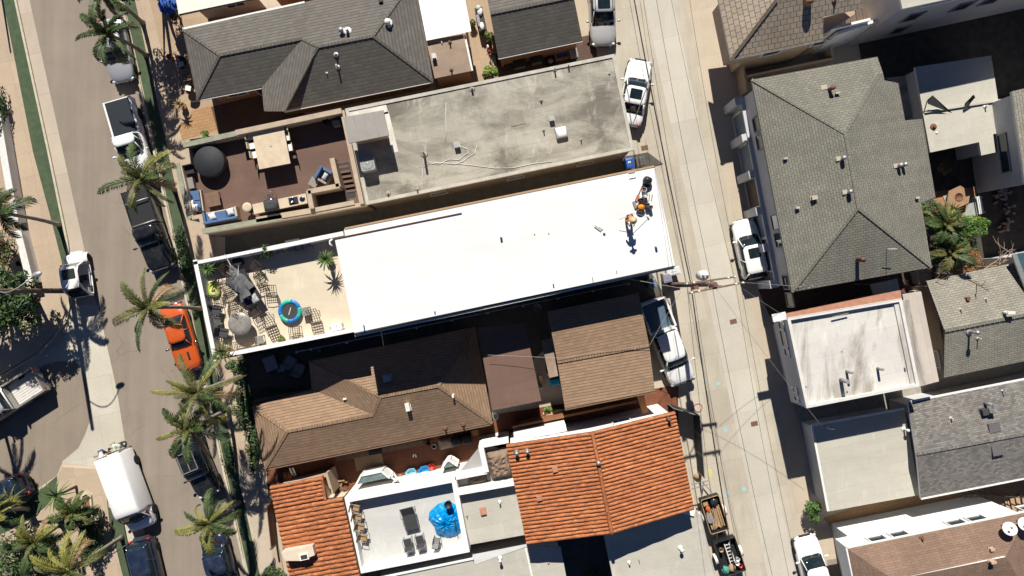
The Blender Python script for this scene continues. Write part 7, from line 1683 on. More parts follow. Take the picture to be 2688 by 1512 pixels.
for u, v, m, l, sc in ((1079, 1242, TEALW, 'pale blue plastic boat-shaped tub on the terracotta patio', 1.0), (1113, 1236, TARPB, 'bright blue plastic tub on the terracotta patio, beside the pale blue one', 1.05)):
    p = P(u, v, .4); t = thing('plastic_tub', l, 'tub', (p.x, p.y, Z), R(20) if m is TEALW else R(28)); q = MB(); S_ = lambda f: [Vector((x * f * sc, y * f * sc, 0)) for x, y in ((-.34, -.2), (-.1, -.3), (.3, -.27), (.38, 0), (.3, .25), (-.05, .32), (-.32, .2), (-.42, 0))]; q.loft([[p_ + Vector((0, 0, z)) for p_ in S_(f)] for f, z in ((.7, 0), (1, .32), (1.08, .34), (.98, .34), (.66, .06), (.2, .05))], 0, closed=True); q.build('tub', m, t); q = MB(); q.tube([(-.30 * sc, -.24 * sc, .35), (.30 * sc, -.26 * sc, .36)], .025, 6); q.build('rim', PVC, t)
p = P(1132, 1226, .3); o = MB().lathe((0, 0, 0), [(.2, 0), (.26, .2), (.27, .22), (.24, .22), (.2, .03), (.001, .03)], 18).build('bucket', REDP); o.location = (p.x, p.y, Z); tag(o, 'red plastic basin behind the bright blue tub on the terracotta patio', 'basin')
iron_chair('grey cushioned chair against the bay window on the terracotta patio', 1182, 1222, Z, R(102), TRIMG, None, GREYF, .8)
for u, v, l in ((1196, 1160, 'black covered chair nearest the tan canvas under the ribbed brown eave'), (1224, 1156, 'black covered chair nearest the orange box under the ribbed brown eave')): p = P(u, v, .8); t = thing('covered_chair', l, 'covered chair', (p.x, p.y, Z), ROW, 'black covered chairs on the terracotta patio'); q = MB(); q.loft([[Vector((x * .34 * f, y * .34 * f, z)) for x, y in ((-1, -.8), (0, -1), (1, -.8), (1, .8), (0, 1), (-1, .8))] for f, z in ((1, 0), (1.02, .5), (.9, .78), (.5, .84))], 0, closed=True); q.build('cover', BLACKP, t); legs(t, [(-.28, -.2), (.28, -.2), (.28, .2), (-.28, .2)], .1, TRIMD)
p = P(1170, 1166, .4); t = thing('canvas', 'crumpled tan canvas beside the black covered chairs on the terracotta patio', 'canvas', (p.x, p.y, Z), ROW); q = MB(); drape(q, 1.1, .8, .3, rnd, 8); q.build('cloth', plain('tan_canvas', (.34, .26, .2), (.26, .2, .15), 3, .9), t)
p = P(1246, 1137, .5); t = thing('storage_crate', 'yellow-orange crate under the eave corner of the ribbed brown roof', 'crate', (p.x, p.y, Z), ROW); q = MB(); q.box((0, 0, .2), (.5, .36, .4)); q.build('body', plain('amber_plastic', (.42, .22, .05), (.34, .17, .04), 4, .6), t); q = MB(); q.box((0, 0, .41), (.52, .38, .03)); q.build('lid', MATS['amber_plastic'], t)
p = P(1139, 1172, .1); o = MB().lathe((0, 0, 0), [(.13, 0), (.18, .02), (.18, .06), (.13, .06), (.13, 0)], 20).build('pet_bowl', GALV); o.location = (p.x, p.y, Z); tag(o, 'round grey rim of a pot lying on the terracotta patio', 'pot rim')
p = P(1124, 1163, .3); o = MB().lathe((0, 0, 0), [(.12, 0), (.17, .26), (.14, .26), (.1, .04), (.001, .04)], 16).build('flower_pot', BLACKP); o.location = (p.x, p.y, Z); tag(o, 'small black flower pot near the edge of the ribbed brown roof', 'pot')
t = thing('shelf_bench', 'low dark bench with an empty planter trough under the ribbed brown eave', 'bench', P(985, 1186, .3)); q = MB(); A, B = P(880, 1206, .4), P(1110, 1162, .4); q.bar(Vector((A.x, A.y, .35)), Vector((B.x, B.y, .35)), .35, .05); q.build('bench_top', WOOD, t, world=True); q = MB(); A, B = P(968, 1190, .5), P(1002, 1184, .5); q.bar(Vector((A.x, A.y, .46)), Vector((B.x, B.y, .46)), .3, .16); q.build('trough', BLACKP, t, world=True)
for k, f in enumerate((.02, .5, .98)): q = MB(); A, B = P(880, 1206, .4), P(1110, 1162, .4); c = A.lerp(B, f); q.box((c.x, c.y, .16), (.06, .3, .32), ROW); q.build('leg', WOOD, t, world=True)
for u, v, m, l in ((970, 1254, YELLOW, 'small yellow pot beside the white bay window on the terracotta patio'), (982, 1250, TRIMG, 'small grey pot beside the yellow pot on the terracotta patio'), (1050, 1250, CARDB, 'tan clay pot between the open casement and the pale blue tub')): pot(l, u, v, Z, .15, .24, m, [LEAF_M, LEAF_Y] if m is YELLOW else None, 5, 'flower_pot', 60, .1)
p = P(1087, 1195, .05)
for dx, l in ((-.05, 'left one of a pair of pale sandals lying on the terracotta patio'), (.12, 'right one of a pair of pale sandals lying on the terracotta patio')): o = MB().ell((0, 0, .03), (.06, .15, .03), 10, 6).build('sandal', PVC); o.location = (p.x + dx, p.y, Z + .005); o.rotation_euler = (0, 0, dx * 2); tag(o, l, 'sandal', 'sandals on the terracotta patio')
t = thing('garden_ladder', 'small white rung ladder leaning by the street end of the ribbed brown roof', 'ladder', P(768, 1246, .8)); q = MB(); A, B = P(764, 1228, 1.6), P(774, 1250, .3)
for d in (-.12, .12): q.bar(A + E1 * d, B + E1 * d, .05, .05)
for k in range(5): c = A.lerp(B, k / 4.2 + .03); q.bar(c - E1 * .12, c + E1 * .12, .045, .03)
q.build('rungs', PVC, t, world=True)
t = thing('orange_barrels', 'short stack of orange clay ridge tiles at the corner of the orange west wing', 'roof tiles', P(756, 1250, .3)); q = MB(); p = P(756, 1252, .5)
for k in range(3): q.tube([p + E1 * (k * .2 - .2) - E2 * .4 + Vector((0, 0, .1)), p + E1 * (k * .2 - .2) + E2 * .4 + Vector((0, 0, .1))], .11, 8)
q.build('tiles', R_BARREL, t, world=True)

# ---- gap between brown cover, garage and orange house
bin_('bright cyan bin beside the brown lean-to roof', 1457, 1003, CYANB, hh=.9, s=(.7, .46))
p = P(1461, 1082, .3); t = thing('surfboard', 'cream and tan surfboard lying below the garage eave', 'surfboard', (p.x, p.y, .4), R(5)); q = MB(); q.ell((0, 0, .06), (1.05, .24, .05), 24, 8); q.build('deck', plain('cream_board', (.66, .54, .30), (.58, .47, .26), 2, .4), t); q = MB(); q.ell((.55, 0, .075), (.48, .18, .045), 16, 6); q.build('tail_patch', plain('tan_board', (.34, .23, .12), (.28, .19, .1), 2, .5), t)
t = thing('timber_beam', 'thick orange timber beam between the garage roof and the orange tiles', 'beam', P(1688, 1060, 2.6)); q = MB(); q.bar(P(1678, 1032, 2.7), P(1694, 1083, 2.7), .42, .22); q.build('beam', plain('orange_timber', (.42, .17, .06), (.33, .13, .045), 3, .75), t, world=True); q = MB(); c = P(1686, 1058, 2.6); q.box((c.x, c.y, 1.3), (.2, .2, 2.6), ROW); q.build('post', MATS['orange_timber'], t, world=True)
t = thing('boundary_wall', 'long rust-brown boundary wall along the north side of the orange-roofed house', 'wall', P(1500, 1080)); q = MB(); A, B = P(1345, 1122, 1.8), P(1690, 1050, 1.8); q.bar(Vector((A.x, A.y, .9)), Vector((B.x, B.y, .9)), .16, 1.8); q.build('wall', plain('rust_wall', (.26, .11, .055), (.2, .085, .042), 2, .85), t, world=True)
p = P(1298, 1091, 2.8); t = thing('satellite_dish', 'small grey satellite dish at the corner of the ribbed brown roof', 'satellite dish', (p.x, p.y, 2.3), R(20)); M = Matrix.Rotation(R(50), 3, 'Y'); q = MB(); q.lathe((0, 0, .45), [(.001, 0), (.16, .02), (.32, .08), (.33, .075), (.16, .01), (.001, -.01)], 20, axis=M); q.build('reflector', GALV, t); q = MB(); q.tube([(0, 0, 0), (0, 0, .42)], .025, 6); q.tube([(0, 0, .4), (.3, 0, .75)], .015, 6); q.build('mount', TRIMG, t)
p = P(1420, 1018, .8); t = thing('garden_statue', 'small pale plastic figure-like ornament beside the brown metal cover', 'ornament', (p.x, p.y, .03)); q = MB(); q.lathe((0, 0, 0), [(.16, 0), (.12, .3), (.15, .5), (.08, .66), (.11, .78), (.06, .9), (.001, .93)], 14); q.build('figure', PVC, t); q = MB(); q.box((0, 0, .02), (.4, .4, .05)); q.build('plinth', CONCG, t)
t = thing('plank', 'tan plank leaning in the gap beside the brown metal cover', 'plank', P(1420, 1000, .5)); q = MB(); q.bar(P(1418, 985, .9), P(1424, 1012, .1), .25, .04); q.build('board', WOODL, t, world=True)
# black netted frame at the alley side of the orange house
t = thing('mesh_enclosure', 'black mesh fence panels on thin grey frames between the orange tiles and the alley', 'fence', P(1830, 1200)); q = MB(); A, B, C2 = P(1768, 1072, 1.9), P(1838, 1092, 1.9), P(1850, 1255, 1.9); q.bar(Vector((A.x, A.y, .95)), Vector((B.x, B.y, .95)), .05, 1.8); q.bar(Vector((B.x, B.y, .95)), Vector((C2.x, C2.y, .95)), .06, 1.8); q.build('mesh_panel', plain('black_mesh', (.025, .028, .032), (.018, .02, .023), 8, .8), t, world=True); q = MB()
for X, Y in ((A, B), (B, C2)): q.bar(Vector((X.x, X.y, 1.9)), Vector((Y.x, Y.y, 1.9)), .05, .05)
q.bar(P(1815, 1272, 1.9), P(1858, 1262, 1.9), .06, .05); q.bar(P(1815, 1284, 1.9), P(1858, 1272, 1.9), .06, .05); q.build('rail', GALV, t, world=True)
for X in (A, B, A.lerp(B, .5), B.lerp(C2, .33), B.lerp(C2, .66), C2): q = MB(); q.box((X.x, X.y, .97), (.06, .06, 1.94), ROW); q.build('post', GALV, t, world=True)
p = P(1833, 1251, .3); o = MB().ell((0, 0, .16), (.3, .22, .17), 12, 8, jit=.05).build('sandbag', CARDB); o.location = (p.x, p.y, .01); tag(o, 'tan sandbag at the foot of the black mesh fence in the alley', 'sandbag')
t = thing('hose', 'coil of red hose on the alley beside the black mesh fence', 'hose', P(1832, 1070, 0)); c = P(1832, 1070, 0); q = MB(); q.tube([c + Vector((.3 * math.cos(a) * (1 + .1 * math.sin(a * 3)), .3 * math.sin(a), .03 + .002 * k)) for k, a in enumerate([j * .5 for j in range(15)])], .018, 6); q.build('coil', REDP, t, world=True)

# ---- bins by the alley and the bin yard
bin_('blue recycling bin between the stained grey roof and the white roof', 1652, 428, BLUEB, hh=1.0, s=(.62, .7)); bin_('charcoal bin with a white emblem on its lid, right of the blue recycling bin', 1683, 424, TRIMG, plain('charcoal_lid', (.10, .095, .085), (.08, .075, .068), 5, .7), hh=1.0, s=(.66, .7)); p = P(1678, 423, 1.09); o = MB().box((0, 0, 0), (.2, .12, .008)).box((.02, -.0, .008), (.06, .06, .008), mi=1).build('lid_emblem', [PVC, TRIMD]); o.parent = bpy.data.objects['wheelie_bin.001']; o.location = (0, .05, 1.085)
bin_('white lidded bin at the alley corner of the white roof', 1768, 712, plain('white_bin', (.62, .62, .62), (.54, .54, .54), 4, .5), hh=1.0, s=(.95, .55)); bin_('lavender-grey bin below the white lidded bin, at the shadow edge', 1752, 729, LAV, hh=1.0); bin_('shaded blue-grey bin nearest the dark yard, west of the utility pole', 1712, 744, plain('slate_bin', (.17, .21, .27), (.13, .16, .21), 4, .5), hh=1.0)
WB = plain('grey_white_bin', (.42, .41, .40), (.35, .34, .33), 4, .6)
bin_('large grey barbecue cart with a black hood in the bin yard, nearer the variegated bush', 1362, 158, WB, BLACKP, hh=1.0, s=(.85, .95), name='grill_cart', cat='grill'); bin_('grey barbecue cart with a black hood in the bin yard, beside the tyre', 1407, 148, WB, BLACKP, hh=1.0, s=(.85, .85), name='grill_cart', cat='grill')
p = P(1445, 160, .6); t = thing('tyre_stack', 'stack of black tyres with a pale hub in the bin yard', 'tyres', (p.x, p.y, .03)); 
for k in range(3): q = MB(); q.lathe((0, 0, .1 + k * .2), [(.2, -.09), (.32, -.09), (.36, 0), (.32, .09), (.2, .09), (.2, -.09)], 20); q.build('tyre', TYRE, t)
q = MB(); q.lathe((0, 0, .58), [(.2, 0), (.14, .05), (.001, .06)], 16); q.build('hub', TRIMG, t)
p = P(1474, 140, .7); t = thing('wagon', 'orange-framed wagon with a blue liner in the bin yard', 'wagon', (p.x, p.y, .03), ROW); q = MB(); ring(q, [Vector(c) for c in ((-.5, -.4), (.5, -.4), (.5, .4), (-.5, .4))], .1, .25, .7); q.build('frame', plain('rust_orange', (.34, .15, .06), (.27, .12, .05), 4, .7), t); q = MB(); q.box((0, 0, .45), (.8, .6, .1)); q.build('liner', BLUEB, t)
for x in (-.35, .35):
    for y in (-.4, .4): q = MB(); q.lathe((x, y, .15), [(.02, -.03), (.14, -.03), (.14, .03), (.02, .03)], 12, axis=Matrix.Rotation(R(90), 3, 'X')); q.build('wheel', TYRE, t)
bin_('dark bin in the alley corner of the bin yard, right of the orange wagon', 1506, 140, BLACKP, TRIMG, hh=.9); bin_('low dark crate at the west end of the bin yard', 1333, 164, TRIMD, hh=.5, s=(.6, .8), name='crate', cat='crate')
p = P(1262, 50, .8); t = thing('cluttered_shelf', 'dark shelf cart heaped with pale towels and mint bags, west of the dark grey garage', 'cart', (p.x, p.y, .02), R(-78)); q = MB(); q.box((0, 0, .4), (1.7, .55, .8)); q.build('frame', DKGREY, t); q = MB(); q.ell((-.5, .05, .88), (.34, .2, .14), 12, 6, jit=.1); q.ell((.55, -.02, .87), (.3, .17, .12), 12, 6, jit=.08); q.build('towel', WHITEF, t); q = MB(); q.ell((-.75, 0, .9), (.22, .2, .16), 10, 6, jit=.15); q.build('bag', plain('mint_bag', (.42, .58, .50), (.35, .49, .42), 4, .6), t); q = MB(); q.box((.1, -.18, .86), (.8, .2, .12)); q.build('box', LAV, t)
p = P(1288, 130, .6); t = thing('bicycle', 'red and white bicycle leaning below the west wall of the dark grey garage', 'bicycle', (p.x, p.y, .02), R(-72)); M = Matrix.Rotation(R(62), 3, 'X')
for x in (-.5, .5): q = MB(); q.lathe((x, .08, .31), [(.29, -.02), (.325, -.02), (.325, .02), (.29, .02), (.29, -.02)], 22, axis=M); q.build('wheel', TYRE, t)
q = MB(); q.tube([(-.5, .08, .31), (-.1, .02, .33), (.38, -.12, .72), (-.2, -.1, .72), (-.5, .08, .31)], .022, 6); q.tube([(.38, -.14, .78), (.5, .08, .31)], .022, 6); q.tube([(-.1, .02, .33), (-.2, -.12, .80)], .022, 6); q.build('frame', REDP, t); q = MB(); q.ell((-.2, -.14, .84), (.13, .07, .04), 10, 6); q.build('saddle', PVC, t); q = MB(); q.tube([(.36, -.42, .84), (.4, -.15, .82), (.36, .12, .80)], .018, 6); q.build('handlebar', CHROME, t)
pot('bushy plant in a pot beside the post of the white corrugated cover', 1240, 62, .02, .2, .35, CLAYPOT, [LEAF_M, LEAF_Y], 9, n=220)

# ---- front yard of the dark grey hip house
def wicker(label, u, v, rz):
    p = P(u, v, .6); t = thing('wicker_chair', label, 'wicker chair', (p.x, p.y, .125), rz, 'round-backed wicker chairs by the front wall'); q = MB(); q.lathe((0, 0, .36), [(.34, 0), (.36, .05), (.001, .06)], 18); q.build('seat', DKBRN, t); q = MB(); q.loft([[Vector((.36 * math.cos(a), .36 * math.sin(a), .42)), Vector((.44 * math.cos(a), .44 * math.sin(a), .62)), Vector((.47 * math.cos(a), .47 * math.sin(a), .82 - .25 * abs(math.cos(a / 2)) ** 4))] for a in [R(70 + 20 * k) for k in range(12)]], 0, caps=False); q.build('backrest', DKBRN, t); q = MB(); q.box((.06, 0, .45), (.4, .36, .09)); q.build('seat_cushion', WHITEF, t); legs(t, [(.25, .2), (.25, -.2), (-.25, .2), (-.25, -.2)], .37, DKBRN)
wicker('wicker chair with a white cushion nearest the top, by the dark grey hip roof', 478, 168, R(190)); wicker('wicker chair with a white cushion at the lower corner of the dark grey hip roof', 496, 232, R(170))
table('small dark table between the two wicker chairs', 490, 203, .125, .55, .5, .45, ROW, TRIMB, DKBRN)
pot('clay urn with orange flowers on the tan paving, left of the wicker chairs', 444, 148, .125, .2, .5, CLAYPOT, [LEAF_R, LEAF_M], 8, n=90, s=.1, cr=.16)
rosette('potted_palm', 'dark arching potted plant on the tan paving below the wicker chairs', 'plant', 472, 275, .9, 22, .55, [PALM_D, LEAF_D], 9, .08, .125, pot=CLAYPOT)
p = P(437, 8, 2.2); t = thing('parasol', 'blue parasol at the top edge beside the red-leaved shrub', 'parasol', (p.x, p.y, .1)); q = MB(); q.lathe((0, 0, 2.0), [(.75, -.12), (.38, .06), (.001, .18)], 8, smooth=False); q.build('canopy', plain('blue_canvas', (.03, .10, .40), (.022, .08, .32), 3, .8), t); q = MB(); q.tube([(0, 0, 0), (0, 0, 2.1)], .025, 6); q.build('pole', GALV, t)

# ---- shaded yard below the white roof
iron_chair('shaded blue-grey chair with a tan back in the dark yard south of the cream deck', 763, 948, .03, R(60), TRIMG, None, LAV, .7); iron_chair('shaded reclining chair in the dark yard, beside the grey rail corner', 785, 968, .03, R(70), TRIMG, None, GREYF, .75)
p = P(708, 955, .7); t = thing('patio_sofa', 'shaded mauve-grey outdoor seat in the dark yard south of the cream deck', 'seat', (p.x, p.y, .03), R(20)); q = MB(); q.box((0, 0, .25), (1.0, 1.15, .5)); q.build('base', TRIMD, t); q = MB(); q.box((0, 0, .54), (.92, 1.05, .1)); q.build('seat_cushion', LAV, t, bevel=.04)
table('shaded pale blue square stool in the dark yard, turned like a diamond', 757, 958, .03, .5, .5, .4, R(45), plain('shade_blue', (.22, .30, .36), (.18, .25, .3), 4, .8), TRIMD, 'stool', 'stool'); table('shaded pale blue square stool in the dark yard, beside the mauve-grey seat', 737, 966, .03, .55, .55, .4, R(10), MATS['shade_blue'], TRIMD, 'stool', 'stool')
pot('shaded round pot by the second post of the grey pipe rail', 832, 923, .03, .25, .4, TRIMG, [LEAF_D], 3, n=60); pot('shaded round bin by the middle of the grey pipe rail', 1412, 808, .03, .3, .6, TRIMG, None)

# ---- deck over east: garden of the house on the right
p = P(2518, 517, .6); t = thing('fire_table', 'hexagonal stone fire table with a round burner in the east garden', 'fire table', (p.x, p.y, .03), R(25)); q = MB(); hx = [Vector((.92 * math.cos(R(60 * k)), .80 * math.sin(R(60 * k)))) for k in range(6)]; q.prism([h_ * .8 for h_ in hx], 0, .45); q.build('base', TRIMB, t); q = MB(); q.prism(hx, .45, .53); q.build('table_top', plain('tan_stone_top', (.36, .22, .13), (.29, .175, .1), 3, .6), t, bevel=.01); q = MB(); q.lathe((0, 0, .532), [(.30, 0), (.30, .03), (.26, .03), (.26, .005), (.001, .004)], 20); q.build('burner', RUSTP, t)
sheet('garden_terrace', [(2440, 505), (2560, 490), (2580, 590), (2470, 610)], .04, plain('terracotta_terrace', (.38, .19, .10), (.3, .15, .08), 2, .85))
for pts, l in ((((2474, 514), (2494, 508), (2488, 528), (2484, 540)), 'grey-green mat on the terrace left of the hexagonal fire table'), (((2548, 520), (2562, 515), (2566, 566), (2528, 570)), 'grey-green mat on the terrace right of the hexagonal fire table')):
    q = MB(); W = [P(u, v, .05) for u, v in pts]; q.prism(W, .045, .09); o = q.build('terrace_mat', plain('grey_green_mat', (.33, .36, .33), (.28, .31, .28), 3, .9)); tag(o, l, 'mat')
t = thing('bench', 'white slatted bench at the right side of the fire table terrace', 'bench', P(2572, 540, .4)); q = MB()
for d in (0, .13, .26): q.bar(P(2564 , 516, .45) + E1 * d, P(2572, 562, .45) + E1 * d, .09, .04)
q.build('seat', PVC, t, world=True)
for v_ in (520, 558): q = MB(); c = P(2570 + (v_ - 520) * .2, v_, .3); q.box((c.x, c.y, .22), (.35, .06, .43), ROW); q.build('leg', PVC, t, world=True)
rnd = random.Random(77)
for i, (u, v, l) in enumerate(((2638, 498, 'stack of pinkish bricks in the shaded right-hand yard, topmost'), (2630, 520, 'small heap of pinkish bricks below the topmost stack in the shaded right-hand yard'), (2656, 560, 'long stack of pale blocks in the shaded right-hand yard'), (2642, 596, 'square crate of reddish bricks in the shaded right-hand yard, lowest'))):
    p = P(u, v, .4); t = thing('brick_stack', l, 'bricks', (p.x, p.y, .03), rnd.uniform(-.2, .4)); q = MB()
    for k in range(16): q.box((rnd.uniform(-.4, .4), rnd.uniform(-.35, .35) * (2 if i == 2 else 1), .06 + rnd.uniform(0, .3)), (.22, .12, .10), rnd.uniform(-.5, .5), rnd.randrange(2))
    q.build('bricks', [plain('pink_brick', (.42, .24, .17), (.33, .18, .13), 4, .9), CONCG], t)
ac('cream air conditioning unit in the gap below the big grey hip roof', 2427, 728, .05, .95, .85, plain('ac_cream', (.50, .45, .37), (.42, .38, .31), 4, .55))
p = P(2450, 795, .7); t = thing('motor_scooter', 'black motor scooter in the narrow gap beside the grey-green gable roof', 'scooter', (p.x, p.y, .03), R(80))
for x in (-.6, .6): wheel(t, x, 0, .26, .14)
q = MB(); q.loft([[Vector((x, s * w_, z)) for s, z in ((-1, z0), (-1, z1), (1, z1), (1, z0))] for x, w_, z0, z1 in ((-.8, .12, .5, .7), (-.5, .2, .35, .75), (0, .18, .25, .5), (.35, .2, .25, .5), (.5, .18, .3, .95))], 0); q.build('body', BLACKP, t); q = MB(); q.box((-.4, 0, .8), (.7, .28, .08)); q.build('seat', DKGREY, t); q = MB(); q.tube([(.45, -.34, 1.02), (.5, 0, .98), (.45, .34, 1.02)], .02, 6); q.build('handlebar', CHROME, t)
p = P(2420, 770, .8); t = thing('white_cabinet', 'white boxes stacked behind the streaked side roof, below the cream air conditioner', 'boxes', (p.x, p.y, .03), ROW); q = MB(); q.box((0, .1, .4), (1.0, .4, .8)); q.build('lower_box', PVC, t); q = MB(); q.box((-.1, .1, .95), (.7, .36, .3)); q.build('upper_box', W_WHITE, t)
for u, v, l in ((2470, 895, 'tan boards piled in the gap beside the grey-green gable roof'), (2466, 990, 'small orange-brown plank at the lower end of the gap beside the gable roof')):
    p = P(u, v, .6); t = thing('board_pile', l, 'boards', (p.x, p.y, .03), R(20)); q = MB()
    for k in range(3): q.box((0, 0, .05 + k * .06), (.8 - k * .1, .34, .05), k * .1)
    q.build('boards', WOODL, t)
# satellite dishes on the brown roof
for u, v, l in ((2628, 1378, 'white satellite dish on the brown hip roof, left of the pair'), (2668, 1366, 'white satellite dish with an orange stain on the brown hip roof, right of the pair')):
    b_ = BRH.at(u, v); t = thing('satellite_dish', l, 'satellite dish', b_, R(125)); M = Matrix.Rotation(R(28), 3, 'Y'); q = MB(); q.lathe((0, 0, .75), [(.001, 0), (.2, .02), (.42, .1), (.43, .09), (.2, .01), (.001, -.02)], 24, axis=M); q.build('reflector', DISH, t); q = MB(); q.tube([(0, 0, 0), (0, 0, .75)], .035, 8); q.build('mast', GALV, t); q = MB(); q.tube([(-.2, 0, .65), (.25, 0, 1.15)], .015, 6); q.box((.27, 0, 1.17), (.1, .1, .12)); q.build('feed_arm', TRIMG, t)
    if 'orange' in l: q = MB(); q.ell((-.08, .05, .79), (.14, .11, .02), 10, 4); q.build('stain', plain('orange_stain', (.6, .34, .1), (.5, .28, .08), 4, .7), t)
# things on the pavement at the left
pot('black urn on the pale paving at the left edge, beside the white wall', 48, 692, .11, .2, .45, BLACKP, None)
p = P(8, 735, .5); t = thing('flower_planter', 'planter with blue and orange flowers cut by the left edge', 'planter', (p.x, p.y, .11)); q = MB(); q.box((0, 0, .2), (.7, .5, .4)); q.build('box', CERAM, t); q = MB(); leafball(q, Vector((0, 0, .5)), (.35, .25, .18), 120, .12, rnd, mis=[0, 1, 2]); q.build('flowers', [BLUEF, ORANGE, LEAF_M], t, uv=False, fix=False)
# street end of the orange house
t = thing('gate', 'rusty brown gate and post in front of the orange west wing', 'gate', P(712, 1420)); q = MB(); A, B = P(700, 1330, 1.2), P(712, 1440, 1.2); q.bar(Vector((A.x, A.y, .6)), Vector((B.x, B.y, .6)), .05, 1.2); q.build('panel', RUSTP, t, world=True); q = MB()
for X in (A, B): q.box((X.x, X.y, .65), (.14, .14, 1.3), ROW)
q.build('post', TRIMB, t, world=True)
pot('orange pot in the flower bed by the lower corner of the ribbed brown roof', 668, 1156, .12, .26, .4, ORANGE, None); rosette('spiky_plant', 'tan dry strap-leaved plant in the flower bed below the orange pot', 'plant', 658, 1182, .5, 18, .5, [PALM_D, PALM_O], 10, .1)
# ================================================================== people
def skinned(name, verts, edges, mats, parent, sub=1):
    me = bpy.data.meshes.new(name); me.from_pydata([v[0] for v in verts], edges, []); o = bpy.data.objects.new(name, me); COL.objects.link(o); o.parent = parent
    sk = o.modifiers.new('skin', 'SKIN'); sk.use_smooth_shade = True
    for i, v in enumerate(verts): r_ = v[1]; me.skin_vertices[0].data[i].radius = (r_, r_) if not isinstance(r_, tuple) else r_
    me.skin_vertices[0].data[0].use_root = True
    sb = o.modifiers.new('sub', 'SUBSURF'); sb.levels = sb.render_levels = sub
    dg = bpy.context.evaluated_depsgraph_get(); nm = bpy.data.meshes.new_from_object(o.evaluated_get(dg)); o.modifiers.clear(); o.data = nm; nm.name = name; bpy.data.meshes.remove(me)
    nm.materials.clear(); nm.materials.append(mats)
    for p in nm.polygons: p.use_smooth = True
    return o
def person(label, u, v, z, rz, tilt, hands, shirt, trousers, hat=None, hatm=None, skin=SKIN, knees=.08, sleeves=.5, twist=0, brim=.24):
    """tilt: forward lean of the trunk in degrees; hands: (left, right) positions in the body's own frame (x forward, y left)"""
    p = P(u, v, z); t = thing('person', label, 'person', (p.x, p.y, z), rz); V = Vector; a = R(tilt); fw = V((math.sin(a), 0, math.cos(a))); pel = V((-.10 * math.sin(a), 0, .90 - knees))
    chest = pel + fw * .34; neck = pel + fw * .54; hn = R(tilt * .75); hd = V((math.sin(hn), 0, math.cos(hn))); head0 = neck + hd * .10; head1 = neck + hd * .20; top = neck + hd * .29; face = V((math.cos(hn), 0, -math.sin(hn)))
    VV = [(pel, .13), (pel + fw * .17, .12), (chest, (.15, .12)), (neck - fw * .03, .075), (neck + hd * .03, .052), (head0, .075), (head1, .095), (top, .06), (head0 + face * .10 + hd * .02, .02)]; E = [(0, 1), (1, 2), (2, 3), (3, 4), (4, 5), (5, 6), (6, 7), (5, 8)]
    SH = [(pel + fw * .0, .145), (pel + fw * .17, .14), (chest, (.165, .14)), (neck - fw * .05, .085)]; SE = [(0, 1), (1, 2), (2, 3)]; TR_ = [(pel + fw * .04, .145)]; TE = []
    for s, hnd in ((1, V(hands[0])), (-1, V(hands[1]))):
        sh = chest + fw * .12 + V((0, s * .19, 0)); d = hnd - sh; L = min(d.length, .58); wr = sh + d.normalized() * L; mid = (sh + wr) / 2; bend = math.sqrt(max(0, .30 ** 2 - (L / 2) ** 2)); el = mid + V((-.4, s * .5, -.6)).normalized() * bend; dr = (wr - el).normalized(); i = len(VV)
        VV += [(sh, .062), (el, .043), (wr, .030), (wr + dr * .07, (.040, .020))]; E += [(2, i), (i, i + 1), (i + 1, i + 2), (i + 2, i + 3)]
        sd = dr.cross(V((0, 0, 1)))
        sd = sd.normalized() if sd.length > .1 else V((0, 1, 0))
        for k, (o_, fl) in enumerate(((-.03, .060), (-.01, .072), (.01, .068), (.03, .052))):
            j = len(VV); q0 = wr + dr * .095 + sd * o_; VV += [(q0, .009), (q0 + dr * fl * .5 + V((0, 0, -.006)), .0085), (q0 + dr * fl * .9 + V((0, 0, -.022)), .007)]; E += [(i + 3, j), (j, j + 1), (j + 1, j + 2)]
        j = len(VV); VV += [(wr + dr * .04 + sd * -.045 * s, .010), (wr + dr * .085 + sd * -.065 * s, .008)]; E += [(i + 3, j), (j, j + 1)]
        k = len(SH); SH += [(sh, .078), (sh.lerp(el, sleeves * 2 if sleeves < .5 else 1), .062)]; SE += [(2, k), (k, k + 1)]
        if sleeves > .6: SH += [(wr, .045)]; SE += [(k + 1, k + 2)]
        hip = pel + V((0, s * .10, -.06)); st = V((.05 * s, s * .14, .08)); kn = (hip + st) / 2 + V((.04 + knees * 1.6, s * .02, .02)); i = len(VV)
        VV += [(hip, .095), (kn, .062), (st, .045), (st + V((.15, s * .02, -.04)), (.045, .03))]; E += [(0, i), (i, i + 1), (i + 1, i + 2), (i + 2, i + 3)]
        k = len(TR_); TR_ += [(hip, .112), (kn, .082), (st + V((0, 0, .03)), .068)]; TE += [(0, k), (k, k + 1), (k + 1, k + 2)]
    skinned('body', VV, E, skin, t)
    if shirt: skinned('shirt', SH, SE, shirt, t)
    skinned('trousers', TR_, TE, trousers, t)
    q = MB(); c = head1 + hd * .03; q.ell(c - face * .015, (.105, .10, .10), 14, 8); q.build('hair', HAIR, t)
    q = MB()
    for s in (-1, 1): q.ell(head0 + hd * .06 + face * .088 + V((0, s * .035, 0)), (.012, .016, .010), 8, 6)
    q.build('eyes', HAIR, t)
    if hat:
        M = Matrix.Rotation(hn, 3, 'Y'); q = MB(); q.lathe(head1 + hd * .03, ([(brim, -.02), (brim * .8, .0), (.115, .01), (.10, .10), (.001, .12)] if hat == 'brim' else [(.11, -.02), (.112, .03), (.09, .10), (.001, .12)]), 20, axis=M)
        if hat == 'cap': q.box(head1 + hd * .02 + face * .14, (.14, .14, .015), M=M)
        q.build('hat', hatm, t)
    return t
